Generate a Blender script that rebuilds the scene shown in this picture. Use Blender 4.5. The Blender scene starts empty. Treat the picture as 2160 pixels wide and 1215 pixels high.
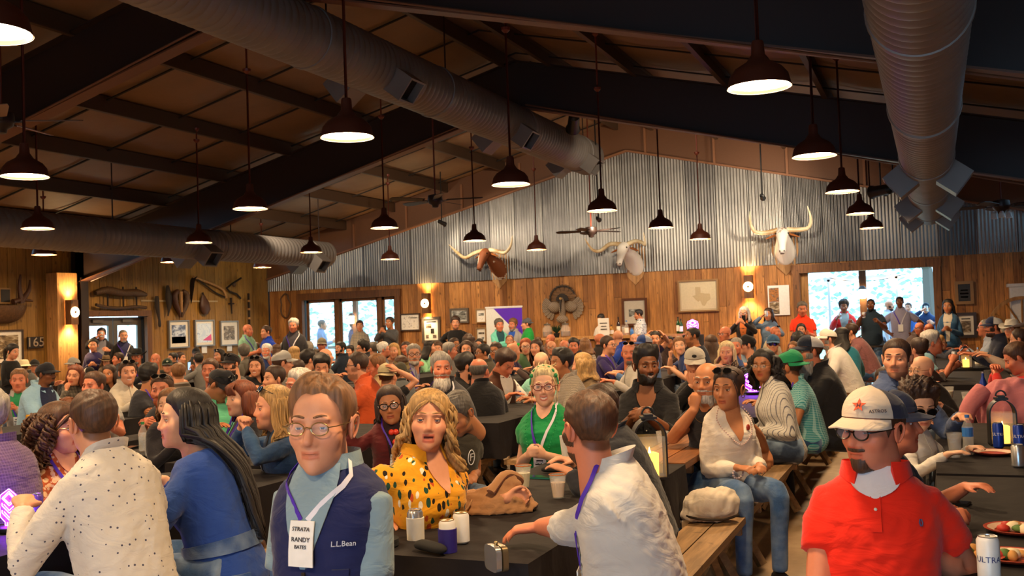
import bpy, bmesh, math, random
import numpy as np
from mathutils import Vector, Matrix, Euler
rnd = random.Random(7)
NR = np.random.RandomState(5)
S = bpy.context.scene
C = S.collection
PI = math.pi
CH = 1.65          # camera height
FPX = 2100.0       # focal length in pixels of the 2160 px wide frame
# ---------------------------------------------------------------- camera
YAW, PITCH, ROLL = 0.39983, 0.0335, -0.03497
_f = np.array([-math.sin(YAW)*math.cos(PITCH), math.cos(YAW)*math.cos(PITCH), math.sin(PITCH)])
_r0 = np.array([math.cos(YAW), math.sin(YAW), 0.0]); _u0 = np.cross(_r0, _f)
_r = math.cos(ROLL)*_r0 + math.sin(ROLL)*_u0
_u = -math.sin(ROLL)*_r0 + math.cos(ROLL)*_u0
camd = bpy.data.cameras.new('camera'); cam = bpy.data.objects.new('camera', camd); C.objects.link(cam)
camd.sensor_width = 36.0; camd.lens = FPX/2160*36.0; camd.clip_start = 0.05; camd.clip_end = 400
cam.matrix_world = Matrix(((_r[0], _u[0], -_f[0], 0), (_r[1], _u[1], -_f[1], 0), (_r[2], _u[2], -_f[2], CH), (0, 0, 0, 1)))
camd.dof.use_dof = True; camd.dof.focus_distance = 4.6; camd.dof.aperture_fstop = 8.0
S.camera = cam
# ---------------------------------------------------------------- exposure, world
S.view_settings.view_transform = 'Standard'; S.view_settings.look = 'None'
S.view_settings.gamma = 1.0; S.view_settings.use_curve_mapping = False
S.view_settings.exposure = 1.88
S.cycles.use_denoising = True
S.cycles.max_bounces = 6; S.cycles.diffuse_bounces = 4; S.cycles.glossy_bounces = 3
S.cycles.transmission_bounces = 6; S.cycles.transparent_max_bounces = 8
S.cycles.sample_clamp_indirect = 6.0
w = bpy.data.worlds.new('world'); S.world = w; w.use_nodes = True
_bg = w.node_tree.nodes['Background']
_bg.inputs[0].default_value = (0.38, 0.69, 1.0, 1); _bg.inputs[1].default_value = 1.7

def ray(x, y):
    return _f*FPX + _r*(x-1080) - _u*(y-607.5)
def at_depth(x, y, d):
    P = ray(x, y)/FPX*d; P[2] += CH; return P
def on_z(x, y, z):
    d = ray(x, y); P = d*((z-CH)/d[2]); P[2] += CH; return P
def on_x(x, y, X):
    d = ray(x, y); P = d*(X/d[0]); P[2] += CH; return P
def on_y(x, y, Y):
    d = ray(x, y); P = d*(Y/d[1]); P[2] += CH; return P
def pix(P):
    Q = np.array([P[0], P[1], P[2]-CH]); d = Q@_f
    return 1080+FPX*(Q@_r)/d, 607.5-FPX*(Q@_u)/d, d

# ---------------------------------------------------------------- materials
def lin(c):
    if isinstance(c, str):
        c = tuple(int(c[i:i+2], 16)/255 for i in (0, 2, 4))
    return tuple((v/12.92 if v <= 0.04045 else ((v+0.055)/1.055)**2.4) for v in c)
_M = {}
class NT:
    def __init__(s, name):
        s.m = bpy.data.materials.new(name); s.m.use_nodes = True; s.t = s.m.node_tree
        s.b = s.t.nodes['Principled BSDF']; s.o = s.t.nodes['Material Output']
    def n(s, typ, ins=None, **kw):
        n = s.t.nodes.new(typ)
        for k, v in kw.items(): setattr(n, k, v)
        for k, v in (ins or {}).items():
            if hasattr(v, 'is_linked') or isinstance(v, bpy.types.NodeSocket): s.t.links.new(v, n.inputs[k])
            else: n.inputs[k].default_value = v
        return n
    def l(s, a, b): s.t.links.new(a, b)
    def setb(s, **kw):
        for k, v in kw.items():
            k = k.replace('_', ' ')
            if isinstance(v, bpy.types.NodeSocket): s.l(v, s.b.inputs[k])
            else: s.b.inputs[k].default_value = v
    def coord(s, kind='Object', scale=(1, 1, 1)):
        tc = s.n('ShaderNodeTexCoord')
        return s.n('ShaderNodeMapping', {0: tc.outputs[kind], 'Scale': scale}).outputs[0]
    def noise(s, vec, scale=5, detail=3, rough=0.5):
        return s.n('ShaderNodeTexNoise', {'Vector': vec, 'Scale': scale, 'Detail': detail, 'Roughness': rough}).outputs['Fac']
    def ramp(s, fac, stops):
        r = s.n('ShaderNodeValToRGB', {0: fac}); e = r.color_ramp.elements
        while len(e) < len(stops): e.new(0.5)
        for i, (p, c) in enumerate(stops):
            e[i].position = p; e[i].color = (c[0], c[1], c[2], 1)
        return r.outputs[0]
    def mix(s, fac, a, b, mode='MIX'):
        n = s.n('ShaderNodeMix', data_type='RGBA', blend_type=mode)
        for sock, v in ((n.inputs[0], fac), (n.inputs[6], a), (n.inputs[7], b)):
            if isinstance(v, bpy.types.NodeSocket): s.l(v, sock)
            elif isinstance(v, (int, float)): sock.default_value = v
            else: sock.default_value = (v[0], v[1], v[2], 1)
        return n.outputs[2]
    def math(s, op, a, b=0.0):
        n = s.n('ShaderNodeMath', operation=op)
        for i, v in ((0, a), (1, b)):
            if isinstance(v, bpy.types.NodeSocket): s.l(v, n.inputs[i])
            else: n.inputs[i].default_value = v
        return n.outputs[0]
    def bump(s, h, strength=0.3, dist=0.01):
        n = s.n('ShaderNodeBump', {'Height': h, 'Strength': strength, 'Distance': dist})
        s.l(n.outputs[0], s.b.inputs['Normal'])
def rgba(c): c = lin(c); return (c[0], c[1], c[2], 1)
def mul(c, k): return tuple(min(1, v*k) for v in c)

def plain(name, col, rough=0.6, metal=0.0, emit=None, es=0.0, spec=0.5):
    key = ('plain', name)
    if key not in _M:
        t = NT(name); t.setb(Base_Color=rgba(col), Roughness=rough, Metallic=metal)
        t.b.inputs['Specular IOR Level'].default_value = spec
        v = t.noise(t.coord(), 30, 2); t.setb(Base_Color=t.mix(v, mul(lin(col), .88), mul(lin(col), 1.08)))
        if emit: t.setb(Emission_Color=rgba(emit), Emission_Strength=es)
        _M[key] = t.m
    return _M[key]

def wood(name, a, b, dark, axis='Z', rough=0.6, per_object=True, scale=1.0):
    key = ('wood', name)
    if key not in _M:
        t = NT(name); A, B, D = lin(a), lin(b), lin(dark)
        sc = {'Z': (14, 14, 1.1), 'Y': (14, 1.1, 14), 'X': (1.1, 14, 14)}[axis]
        tc = t.n('ShaderNodeTexCoord'); oi = t.n('ShaderNodeObjectInfo')
        off = t.n('ShaderNodeVectorMath', {0: oi.outputs['Random'], 1: (37, 53, 71)}, operation='MULTIPLY').outputs[0]
        v = t.n('ShaderNodeVectorMath', {0: tc.outputs['Object'], 1: off}, operation='ADD').outputs[0]
        mp = t.n('ShaderNodeMapping', {0: v, 'Scale': tuple(q*scale for q in sc)}).outputs[0]
        g = t.noise(mp, 2.2, 6, .62); big = t.noise(mp, .45, 2)
        base = t.ramp(oi.outputs['Random'], [(0, B), (.3, mul(A, .8)), (.55, A), (.8, mul(B, 1.15)), (1, mul(A, 1.3))]) if per_object else t.mix(big, A, B)
        c1 = t.mix(t.ramp(g, [(.38, (0, 0, 0)), (.66, (1, 1, 1))]), t.mix(.55, base, D), base)
        kn = t.ramp(t.noise(t.n('ShaderNodeMapping', {0: v, 'Scale': (4, 4, 2.0)}).outputs[0], 3.1, 1), [(.68, (0, 0, 0)), (.76, (1, 1, 1))])
        c2 = t.mix(t.math('MULTIPLY', kn, .7), c1, D)
        t.setb(Base_Color=c2, Roughness=rough); t.bump(g, .35, .004)
        _M[key] = t.m
    return _M[key]

# ---------------------------------------------------------------- mesh builder
def frame_of(d):
    d = np.asarray(d, float); d = d/(np.linalg.norm(d)+1e-12)
    a = np.array([0, 0, 1.0]) if abs(d[2]) < .9 else np.array([0, 1.0, 0])
    x = np.cross(a, d); x /= np.linalg.norm(x); y = np.cross(d, x)
    return x, y, d
class MB:
    def __init__(s): s.v = []; s.f = []; s.n = 0
    def add(s, V, F):
        V = np.asarray(V, float); s.v.append(V)
        k = s.n; s.f.extend([tuple(i+k for i in q) for q in F]); s.n += len(V); return s
    def box(s, c, d, rot=None):
        x, y, z = np.array(d)/2
        V = np.array([[-x,-y,-z],[x,-y,-z],[x,y,-z],[-x,y,-z],[-x,-y,z],[x,-y,z],[x,y,z],[-x,y,z]])
        if rot is not None: V = V@np.array(rot).T
        return s.add(V+np.array(c), [(0,3,2,1),(4,5,6,7),(0,1,5,4),(1,2,6,5),(2,3,7,6),(3,0,4,7)])
    def rings(s, rings, cap=True, closed=False):
        n = len(rings[0]); V = np.concatenate([np.asarray(r, float) for r in rings]); F = []
        m = len(rings)
        for i in range(m if closed else m-1):
            a = i*n; b = ((i+1) % m)*n
            for j in range(n):
                k = (j+1) % n; F.append((a+j, a+k, b+k, b+j))
        if cap and not closed:
            F.append(tuple(range(n-1, -1, -1))); F.append(tuple((m-1)*n+j for j in range(n)))
        return s.add(V, F)
    def tube(s, path, rad, n=8, cap=True, flat=None, up=None):
        P = np.asarray(path, float); m = len(P)
        rad = np.full(m, rad) if np.isscalar(rad) else np.asarray(rad, float)
        T = np.gradient(P, axis=0); T /= (np.linalg.norm(T, axis=1)[:, None]+1e-12)
        x = np.cross(up, T[0]) if up is not None else frame_of(T[0])[0]
        if np.linalg.norm(x) < 1e-6: x = frame_of(T[0])[0]
        x = x/np.linalg.norm(x)
        R = []; th = np.arange(n)*2*PI/n
        for i in range(m):
            x = x-T[i]*(x@T[i]); x /= np.linalg.norm(x)+1e-12; y = np.cross(T[i], x)
            fl = 1.0 if flat is None else flat
            R.append(P[i]+rad[i]*(np.cos(th)[:, None]*x+fl*np.sin(th)[:, None]*y))
        return s.rings(R, cap)
    def lathe(s, prof, n=16, c=(0, 0, 0), cap=True, axis=(0, 0, 1), sx=1.0, sy=1.0):
        x, y, d = frame_of(axis) if tuple(axis) != (0, 0, 1) else (np.array([1., 0, 0]), np.array([0, 1., 0]), np.array([0, 0, 1.]))
        th = np.arange(n)*2*PI/n; c = np.array(c, float)
        return s.rings([c+d*z+r*(np.cos(th)[:, None]*x*sx+np.sin(th)[:, None]*y*sy) for r, z in prof], cap)
    def ball(s, c, r, n=10, m=6, rot=None):
        r = np.array(r if not np.isscalar(r) else (r, r, r), float); R = []
        for i in range(m+1):
            p = -PI/2+PI*i/m; p = max(-1.54, min(1.54, p))
            th = np.arange(n)*2*PI/n
            V = np.stack([np.cos(th)*math.cos(p)*r[0], np.sin(th)*math.cos(p)*r[1], np.full(n, math.sin(p)*r[2])], 1)
            if rot is not None: V = V@np.array(rot).T
            R.append(V+np.array(c))
        return s.rings(R, True)
    def prism(s, pts, y0, y1, plane='XZ'):
        n = len(pts)
        def P(a, b, t): return {'XZ': (a, t, b), 'XY': (a, b, t), 'YZ': (t, a, b)}[plane]
        V = [P(a, b, y0) for a, b in pts]+[P(a, b, y1) for a, b in pts]
        F = [tuple(range(n-1, -1, -1)), tuple(range(n, 2*n))]+[(i, (i+1) % n, n+(i+1) % n, n+i) for i in range(n)]
        return s.add(V, F)
    def xf(s, M):
        M = np.array(M); s.v = [V@M[:3, :3].T+M[:3, 3] for V in s.v]; return s
    def mesh(s, name, smooth=None):
        me = bpy.data.meshes.new(name)
        V = np.concatenate(s.v) if s.v else np.zeros((0, 3))
        me.from_pydata(V.tolist(), [], s.f)
        if smooth: smoothit(me, smooth)
        return me
    def build(s, name, mat, parent=None, smooth=None, normals=False):
        me = s.mesh(name, smooth)
        if normals:
            b = bmesh.new(); b.from_mesh(me); bmesh.ops.recalc_face_normals(b, faces=b.faces); b.to_mesh(me); b.free()
        return link(name, me, mat, parent)
def smoothit(me, ang=40):
    me.polygons.foreach_set('use_smooth', np.ones(len(me.polygons), bool))
    if ang < 180: me.set_sharp_from_angle(angle=math.radians(ang))
def link(name, me, mat, parent=None):
    o = bpy.data.objects.new(name, me); C.objects.link(o)
    if mat is not None and not me.materials: me.materials.append(mat)
    if parent is not None: o.parent = parent
    return o
def empty(name, loc=(0, 0, 0), rz=0.0):
    o = bpy.data.objects.new(name, None); C.objects.link(o); o.empty_display_size = .1
    o.location = loc; o.rotation_euler = (0, 0, rz); return o
def tag(o, label=None, cat=None, group=None, kind=None):
    if label: o['label'] = label
    if cat: o['category'] = cat
    if group: o['group'] = group
    if kind: o['kind'] = kind
    return o
def struct(o): o['kind'] = 'structure'; return o
def dup(o, loc=None, rz=None, label=None):
    r = o.copy(); C.objects.link(r)
    if loc is not None: r.location = loc
    if rz is not None: r.rotation_euler = (0, 0, rz)
    if label: r['label'] = label
    for ch in o.children:
        c = ch.copy(); C.objects.link(c); c.parent = r
        for g in ch.children:
            d = g.copy(); C.objects.link(d); d.parent = c
    return r
def text_mesh(txt, size, depth=.002, align='CENTER'):
    cu = bpy.data.curves.new('lettering', 'FONT'); cu.body = txt; cu.size = size; cu.extrude = depth
    cu.align_x = align; cu.align_y = 'CENTER'; cu.resolution_u = 2
    o = bpy.data.objects.new('lettering', cu); C.objects.link(o)
    dg = bpy.context.evaluated_depsgraph_get(); me = bpy.data.meshes.new_from_object(o.evaluated_get(dg))
    bpy.data.objects.remove(o); bpy.data.curves.remove(cu); return me
def lettering(txt, size, mat, parent, M, depth=.002):
    me = text_mesh(txt, size, depth); me.transform(Matrix(M)); return link('lettering', me, mat, parent)
# ================================================================ ROOM
XL, XR, YB, XA, ZA, SL = -16.36, 3.74, 22.0, -6.31, 6.12, 0.245
YF = -6.0
def roof_z(x): return ZA-SL*abs(x-XA)
M_floor = NT('concrete_floor'); _v = M_floor.coord()
_n = M_floor.noise(_v, .9, 6, .6); _n2 = M_floor.noise(_v, 9, 4, .6)
M_floor.setb(Base_Color=M_floor.ramp(M_floor.math('ADD', M_floor.math('MULTIPLY', _n, .7), M_floor.math('MULTIPLY', _n2, .3)), [(.3, lin('6e5a40')), (.5, lin('94795a')), (.7, lin('b39a78'))]), Roughness=.42)
M_floor.bump(_n2, .15, .004); M_floor = M_floor.m
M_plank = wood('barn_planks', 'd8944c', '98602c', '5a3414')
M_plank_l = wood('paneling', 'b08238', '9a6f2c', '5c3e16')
M_trim = wood('door_trim', '8a5a30', '744822', '3a2210')
M_post = wood('post_wood', 'c8955a', 'b98548', '6a4420')
M_steel = plain('rafter_steel', '2b1a13', .55)
M_purlin = plain('purlin_steel', '3a2820', .6)
M_flange = plain('rafter_flange_lit', '6b432e', .5)  # lighter than the web: the lit underside is put into this colour
M_insul = NT('roof_insulation'); _v = M_insul.coord()
_n = M_insul.noise(_v, .7, 4); M_insul.setb(Base_Color=M_insul.ramp(_n, [(.3, lin('6e5136')), (.7, lin('876646'))]), Roughness=.55)
M_insul.bump(M_insul.noise(_v, 3, 4), .4, .03); M_insul = M_insul.m
M_dark = plain('dark_backing', '1a120c', .8)
M_gal = NT('galvanised'); _oi = M_gal.n('ShaderNodeObjectInfo'); _v = M_gal.coord()
_a = M_gal.noise(_v, 1.1, 5, .6); _b = M_gal.noise(M_gal.coord('Object', (30, 1, .7)), 1.5, 4)
_c = M_gal.mix(_oi.outputs['Random'], lin('6a6866'), lin('b4b0a8'))
_c = M_gal.mix(M_gal.ramp(_a, [(.35, (0, 0, 0)), (.7, (1, 1, 1))]), M_gal.mix(.45, _c, lin('4c4a4c')), _c)
_c = M_gal.mix(M_gal.math('MULTIPLY', M_gal.ramp(_b, [(.55, (0, 0, 0)), (.75, (1, 1, 1))]), .45), _c, lin('d6d2ca'))
M_gal.setb(Base_Color=_c, Metallic=.75, Roughness=M_gal.math('ADD', M_gal.math('MULTIPLY', _a, .3), .25)); M_gal = M_gal.m
M_glass = NT('window_glass'); M_glass.setb(Base_Color=(.95, 1, 1, 1), Roughness=0.0, Alpha=.12); M_glass.b.inputs['Specular IOR Level'].default_value = .5; M_glass = M_glass.m

struct(MB().box(((XL+XR)/2, (YF+YB)/2, -.05), (XR-XL, YB-YF, .1)).build('floor', M_floor))
# --- gable wall with two openings
DW = (-15.27, -12.47, 2.39)      # left glass doors
DR = (-2.62, .02, 2.46)         # right doorway
ZW = 2.73
wb = MB()
for x0, x1, z0, z1 in ((XL, DW[0], 0, ZW), (DW[0], DW[1], DW[2], ZW), (DW[1], DR[0], 0, ZW), (DR[0], DR[1], DR[2], ZW), (DR[1], XR, 0, ZW)):
    wb.box(((x0+x1)/2, YB+.13, (z0+z1)/2), (x1-x0, .16, z1-z0))
wb.prism([(XL, ZW), (XR, ZW), (XR, roof_z(XR)+.28), (XA, ZA+.3), (XL, roof_z(XL)+.28)], YB+.05, YB+.21)
wall_back = struct(wb.build('wall_back', M_dark))
x = XL+.01; k = 0
while x < XR-.05:
    wd = rnd.uniform(.10, .19); x1 = min(x+wd, XR-.01); c = (x+x1)/2
    z0 = 0.0
    for D in (DW, DR):
        if D[0]-.02 < c < D[1]+.02: z0 = D[2]
    dz = rnd.uniform(.012, .03); zs = [z0, ZW+.0]
    if z0 == 0 and rnd.random() < .75: zs = [z0, rnd.uniform(.6, 2.2), ZW]
    for a, b in zip(zs[:-1], zs[1:]):
        MB().box((0, 0, 0), (x1-x-.006, .025, b-a-.006)).build('plank', M_plank, wall_back).location = (c, YB+.03-dz, (a+b)/2)
    x = x1
# corrugated panels
x = XL
while x < XR-.05:
    wd = rnd.choice((.66, .72, .72, .8)); x1 = min(x+wd+.02, XR); n = int((x1-x)/.068*6)
    off = rnd.uniform(0, .012); xs = np.linspace(x, x1, n)
    ys = YB-.028-off+.011*np.sin((xs-x)/.068*2*PI)
    zt = np.array([roof_z(q) for q in xs])-.3
    V = np.concatenate([np.stack([xs, ys, np.full(n, ZW-.06)], 1), np.stack([xs, ys, zt], 1)])
    cx = (x+x1)/2; V[:, 0] -= cx
    o = MB().add(V, [(i, i+1, n+i+1, n+i) for i in range(n-1)]).build('corrugated_panel', M_gal, wall_back, 180); o.location.x = cx
    x += wd
# end rafter face (tan) with bottom lip
er = MB()
for sx, xe in ((-1, XL), (1, XR)):
    er.prism([(XA, ZA+.2), (xe, roof_z(xe)+.2), (xe, roof_z(xe)-.66), (XA, ZA-.66)], YB-.06, YB-.02)
struct(er.build('trim_1', plain('end_girt', '6a4326', .6)))
el = MB()
for xe in (XL, XR):
    a = math.atan2(roof_z(xe)-ZA, xe-XA); L = math.hypot(xe-XA, roof_z(xe)-ZA)
    R = Matrix.Rotation(-a, 3, 'Y')
    el.box(((XA+xe)/2, YB-.08, (ZA+roof_z(xe))/2-.67), (L, .12, .035), R)
for xx in np.arange(XL+1.2, XR, 1.55): el.box((xx, YB-.09, roof_z(xx)-.35), (.05, .05, .6))
struct(el.build('trim_2', plain('end_lip', '8a5a38', .55)))
# --- left wall
DLy = (15.72, 17.42); DLz = 2.06
wl = MB()
for y0, y1, z0, z1 in ((YF, DLy[0], 0, 3.63), (DLy[0], DLy[1], DLz, 3.63), (DLy[1], YB+.22, 0, 3.63)):
    wl.box((XL-.12, (y0+y1)/2, (z0+z1)/2), (.16, y1-y0, z1-z0))
wall_left = struct(wl.build('wall_left', M_dark))
y = 6.0
while y < YB-.02:
    y1 = min(y+rnd.uniform(.17, .24), YB-.01); c = (y+y1)/2
    z0 = DLz if DLy[0]-.02 < c < DLy[1]+.02 else 0
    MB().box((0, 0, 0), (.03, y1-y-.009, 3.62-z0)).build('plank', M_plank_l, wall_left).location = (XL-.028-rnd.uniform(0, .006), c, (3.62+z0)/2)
    y = y1
struct(MB().box((XR+.1, (YF+YB)/2, 1.83), (.2, YB-YF, 3.65)).build('wall_right', wood('right_wall', '8a5a2c', '744a22', '3a2210', per_object=False)))
# --- ceiling: insulation that sags between the purlins
PX = [-15.35, -13.85, -12.4, -10.9, -9.35, -7.85, -6.5, -5.72, -4.28, -2.83, -1.38, .1, 1.55, 3.0]
xs = sorted(set([XL]+[q for a, b in zip([XL]+PX, PX+[XR]) for q in np.linspace(a, b, 6)]))
allp = np.array([XL]+PX+[XR])
def sag(x):
    i = np.searchsorted(allp, x)-1; i = max(0, min(i, len(allp)-2)); t = (x-allp[i])/(allp[i+1]-allp[i])
    return -.06*math.sin(PI*min(1, max(0, t)))
ysr = np.linspace(YF, YB, 90)
V = []; 
for yy in ysr:
    q = .35+.65*abs(math.sin((yy-2.35)/1.5*PI))**.6
    for xx in xs: V.append((xx, yy, roof_z(xx)+.14+sag(xx)*q))
nx = len(xs); F = [(j*nx+i, (j+1)*nx+i, (j+1)*nx+i+1, j*nx+i+1) for j in range(len(ysr)-1) for i in range(nx-1)]
ceil = struct(MB().add(V, F).build('ceiling', M_insul, None, 180))
struct(MB().prism([(XL-.3, roof_z(XL)+.2), (XA, ZA+.26), (XR+.3, roof_z(XR)+.2), (XR+.3, roof_z(XR)+.3), (XA, ZA+.36), (XL-.3, roof_z(XL)+.3)], YF, YB+.3).build('roof', M_dark))
for yy in np.arange(3.45, YB, 1.5):
    for xe in (XL, XR):
        a = math.atan2(roof_z(xe)-ZA, xe-XA); L = math.hypot(xe-XA, roof_z(xe)-ZA)
        o = MB().box((0, 0, 0), (L, .035, .02), Matrix.Rotation(-a, 3, 'Y')).build('seam_strip', M_dark, ceil); o.location = ((XA+xe)/2, yy, (ZA+roof_z(xe))/2+.06)
# purlins: C sections, one per bay
M_pur = plain('purlin_paint', '46311f', .55)
for px_ in PX:
    b = MB(); sg = 1 if px_ > XA else -1; z = roof_z(px_)
    b.box((px_, (YF+YB)/2, z+.0), (.02, YB-YF, .22)); b.box((px_+sg*.03, (YF+YB)/2, z-.11), (.07, YB-YF, .014)); b.box((px_+sg*.03, (YF+YB)/2, z+.11), (.07, YB-YF, .014))
    tag(b.build('purlin', M_pur, ceil))
# rigid frames
def rigid(yf):
    e = empty('rigid_frame', (0, yf, 0)); e['kind'] = 'structure'
    for xe, sg in ((XL, -1), (XR, 1)):
        a = math.atan2(roof_z(xe)-ZA, xe-XA); L = math.hypot(xe-XA, roof_z(xe)-ZA)
        web = MB().prism([(XA, ZA-.1), (xe, roof_z(xe)-.1), (xe, roof_z(xe)-.93), (XA, ZA-.86)], -.008, .008)
        web.build('rafter_web', M_steel, e)
        a2 = math.atan2(roof_z(xe)-.93-(ZA-.86), xe-XA)
        fl = MB().box(((XA+xe)/2, 0, (ZA+roof_z(xe))/2-.9), (L, .2, .02), Matrix.Rotation(-a2, 3, 'Y')); fl.build('bottom_flange', M_flange, e)
        MB().box(((XA+xe)/2, 0, (ZA+roof_z(xe))/2-.09), (L, .2, .02), Matrix.Rotation(-a, 3, 'Y')).build('top_flange', M_steel, e)
        st = MB().box((XA+sg*.25, .05, ZA-.5), (.02, .09, .78)).box((xe-sg*.27, 0, (roof_z(xe)-.8)/2), (.02, .2, roof_z(xe)-.8)); st.box((xe-sg*.15, 0, (roof_z(xe)-.2)/2), (.24, .016, roof_z(xe)-.2)); st.box((xe-sg*.03, 0, (roof_z(xe)-.2)/2), (.02, .2, roof_z(xe)-.2))
        st.build('column', M_steel, e)
for yf in (2.4, 8.92, 15.45): rigid(yf)
fw_ = MB()
for x0, x1, z0, z1 in ((XL, -3.2, 0, 3.63), (-3.2, 2.6, 2.9, 3.63), (2.6, XR, 0, 3.63)): fw_.box(((x0+x1)/2, YF-.1, (z0+z1)/2), (x1-x0, .2, z1-z0))
fw_.prism([(XL, 3.6), (XR, 3.6), (XR, roof_z(XR)+.2), (XA, ZA+.3), (XL, roof_z(XL)+.2)], YF-.2, YF)
struct(fw_.build('wall_front', wood('front_wall', '8a5a2c', '744a22', '3a2210', per_object=False)))
pipe = MB()
for yf in (8.92, 15.45):
    for xe, sg in ((XL, -1), (XR, 1)):
        pipe.tube([(XA+sg*.2, yf-.14, ZA-.82-.05), (xe-sg*.6, yf-.14, roof_z(xe)-.86-.03)], .014, 6)
tag(pipe.build('conduit', M_flange, ceil))
# --- left door (double, glass leaves)
struct(MB().box((XL+.03, DLy[0]-.07, 1.02), (.09, .14, 2.05)).box((XL+.03, DLy[1]+.07, 1.02), (.09, .14, 2.05)).box((XL+.03, sum(DLy)/2, DLz+.06), (.09, 1.98, .13)).build('trim_3', M_trim))
M_alu = plain('door_metal', '6e665c', .4, .6)
for i in range(2):
    y0 = DLy[0]+i*.85; d = MB()
    for a, b, z0, z1 in ((y0+.01, y0+.13, 0, DLz-.02), (y0+.72, y0+.84, 0, DLz-.02), (y0+.13, y0+.72, 0, .25), (y0+.13, y0+.72, DLz-.2, DLz-.02)):
        d.box((XL-.12, (a+b)/2, (z0+z1)/2), (.05, b-a, z1-z0))
    o = struct(d.build('door_%d' % (i+1), M_alu))
    MB().box((XL-.12, y0+.425, 1.0), (.01, .59, 1.5)).build('pane', M_glass, o)
    MB().tube([(XL-.08, y0+(.78 if i == 0 else .07), .95), (XL-.05, y0+(.78 if i == 0 else .07), 1.0), (XL-.05, y0+(.78 if i == 0 else .07), 1.25), (XL-.08, y0+(.78 if i == 0 else .07), 1.3)], .012, 6).build('door_handle', M_alu, o)
    MB().box((XL-.08, y0+.4, DLz-.1), (.05, .3, .07)).build('door_closer', M_alu, o)
# --- left glass doors in gable wall
def glazed(name, D, mull, leaf_w, glass=True):
    x0, x1, zt = D
    fr = MB()
    for xx in (x0-.06, x1+.06): fr.box((xx, YB-.03, zt/2), (.14, .12, zt))
    fr.box(((x0+x1)/2, YB-.03, zt+.09), (x1-x0+.3, .12, .18))
    o = struct(fr.build(name, M_trim))
    ed = [x0]+list(mull)+[x1]
    for a in mull: MB().box((a, YB+.06, zt/2), (leaf_w, .09, zt)).build('mullion', M_trim, o)
    for a, b in zip(ed[:-1], ed[1:]):
        f = MB(); a += .05; b -= .05
        if not glass: continue
        for xx in (a+.035, b-.035): f.box((xx, YB+.08, zt/2), (.07, .04, zt))
        f.box(((a+b)/2, YB+.08, .1), (b-a, .04, .2)); f.box(((a+b)/2, YB+.08, zt-.04), (b-a, .04, .08))
        s = f.build('sash', M_trim, o)
        MB().box(((a+b)/2, YB+.08, zt/2+.05), (b-a-.12, .008, zt-.25)).build('pane', M_glass, s)
    return o
glazed('door_3', DW, (-14.25, -13.0+.02), .12)
dr = glazed('door_4', DR, (), .1, False)
# right doorway: sliding leaf parked at the left, rail
struct(MB().box((DR[0]+.09, YB+.1, DR[2]/2), (.16, .06, DR[2])).build('trim_4', M_post))
# --- outdoors
M_grass = NT('lawn'); M_grass.setb(Base_Color=M_grass.ramp(M_grass.noise(M_grass.coord(), 1.5, 5), [(.3, lin('93b088')), (.7, lin('bccfae'))]), Roughness=.9); M_grass = M_grass.m  # grass paled, bright outdoor haze put into the colour
struct(MB().box((-8, 55, -.14), (120, 66, .1)).build('ground', M_grass))
struct(MB().box((-26, 8, -.15), (18, 60, .08)).build('ground', M_grass))
struct(MB().box((-3, 24.6, -.045), (9, 5, .08)).build('trim_5', plain('patio_slab', 'a89c8c', .7)))
M_bark = plain('bark', '5a4c44', .9); M_leaf = plain('hazed_leaves', 'c2d4bc', .8)  # leaf colour made pale and bluish to carry the haze outside
def tree(x, y, h, seed, label):
    r = random.Random(seed); t = empty('tree', (x, y, -.08)); tag(t, label, 'tree', 'trees beyond the lawn')
    wd = MB(); tips = []
    def br(p, d, L, rad, lev):
        q = p+d*L+np.array([r.uniform(-.1, .1), r.uniform(-.1, .1), 0])*L
        wd.tube([p, (p+q)/2+np.array([r.uniform(-.06, .06)*L, 0, 0]), q], [rad, rad*.85, rad*.65], 5)
        if lev == 0: tips.append(q); return
        for k in range(3 if lev > 1 else 4):
            a = r.uniform(0, 2*PI); e = r.uniform(.35, .95)
            dd = d*math.cos(e)+math.sin(e)*np.array([math.cos(a), math.sin(a), .25]); br(q, dd/np.linalg.norm(dd), L*r.uniform(.6, .85), rad*.6, lev-1)
    br(np.array([0, 0, 0.]), np.array([r.uniform(-.15, .15), 0, 1.]), h*.3, h*.03, 4)
    wd.build('trunk', M_bark, t)
    lf = MB()
    for p in tips:
        for k in range(9):
            c = p+np.array([r.gauss(0, .35), r.gauss(0, .35), r.gauss(0, .35)]); x_, y_, z_ = frame_of((r.uniform(-1, 1), r.uniform(-1, 1), r.uniform(-1, 1))); s_ = r.uniform(.05, .12)
            lf.add([c-x_*s_, c+y_*s_*.6, c+x_*s_, c-y_*s_*.6], [(0, 1, 2, 3)])
    o = lf.build('foliage', M_leaf, t); o['kind'] = 'stuff'
for i, (x, y, h, s, lb) in enumerate([(-30, 38, 10, 1, 'tall spreading tree seen through the left pane of the glass doors'), (-21.5, 45, 11, 2, 'tall tree seen through the middle pane of the glass doors'), (-16.5, 33, 8, 3, 'small leafy tree seen through the right pane of the glass doors'), (-6.5, 37, 10, 5, 'leaning tree in the left half of the right doorway'), (.2, 44, 11, 7, 'tall bare branched tree far back in the right doorway'), (3.2, 34, 9, 10, 'tree with thin spring leaves at the right side of the doorway'), (-40, 24, 9, 11, 'spreading tree outside the double door in the left wall')]):
    tree(x, y, h, s, lb)
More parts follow.
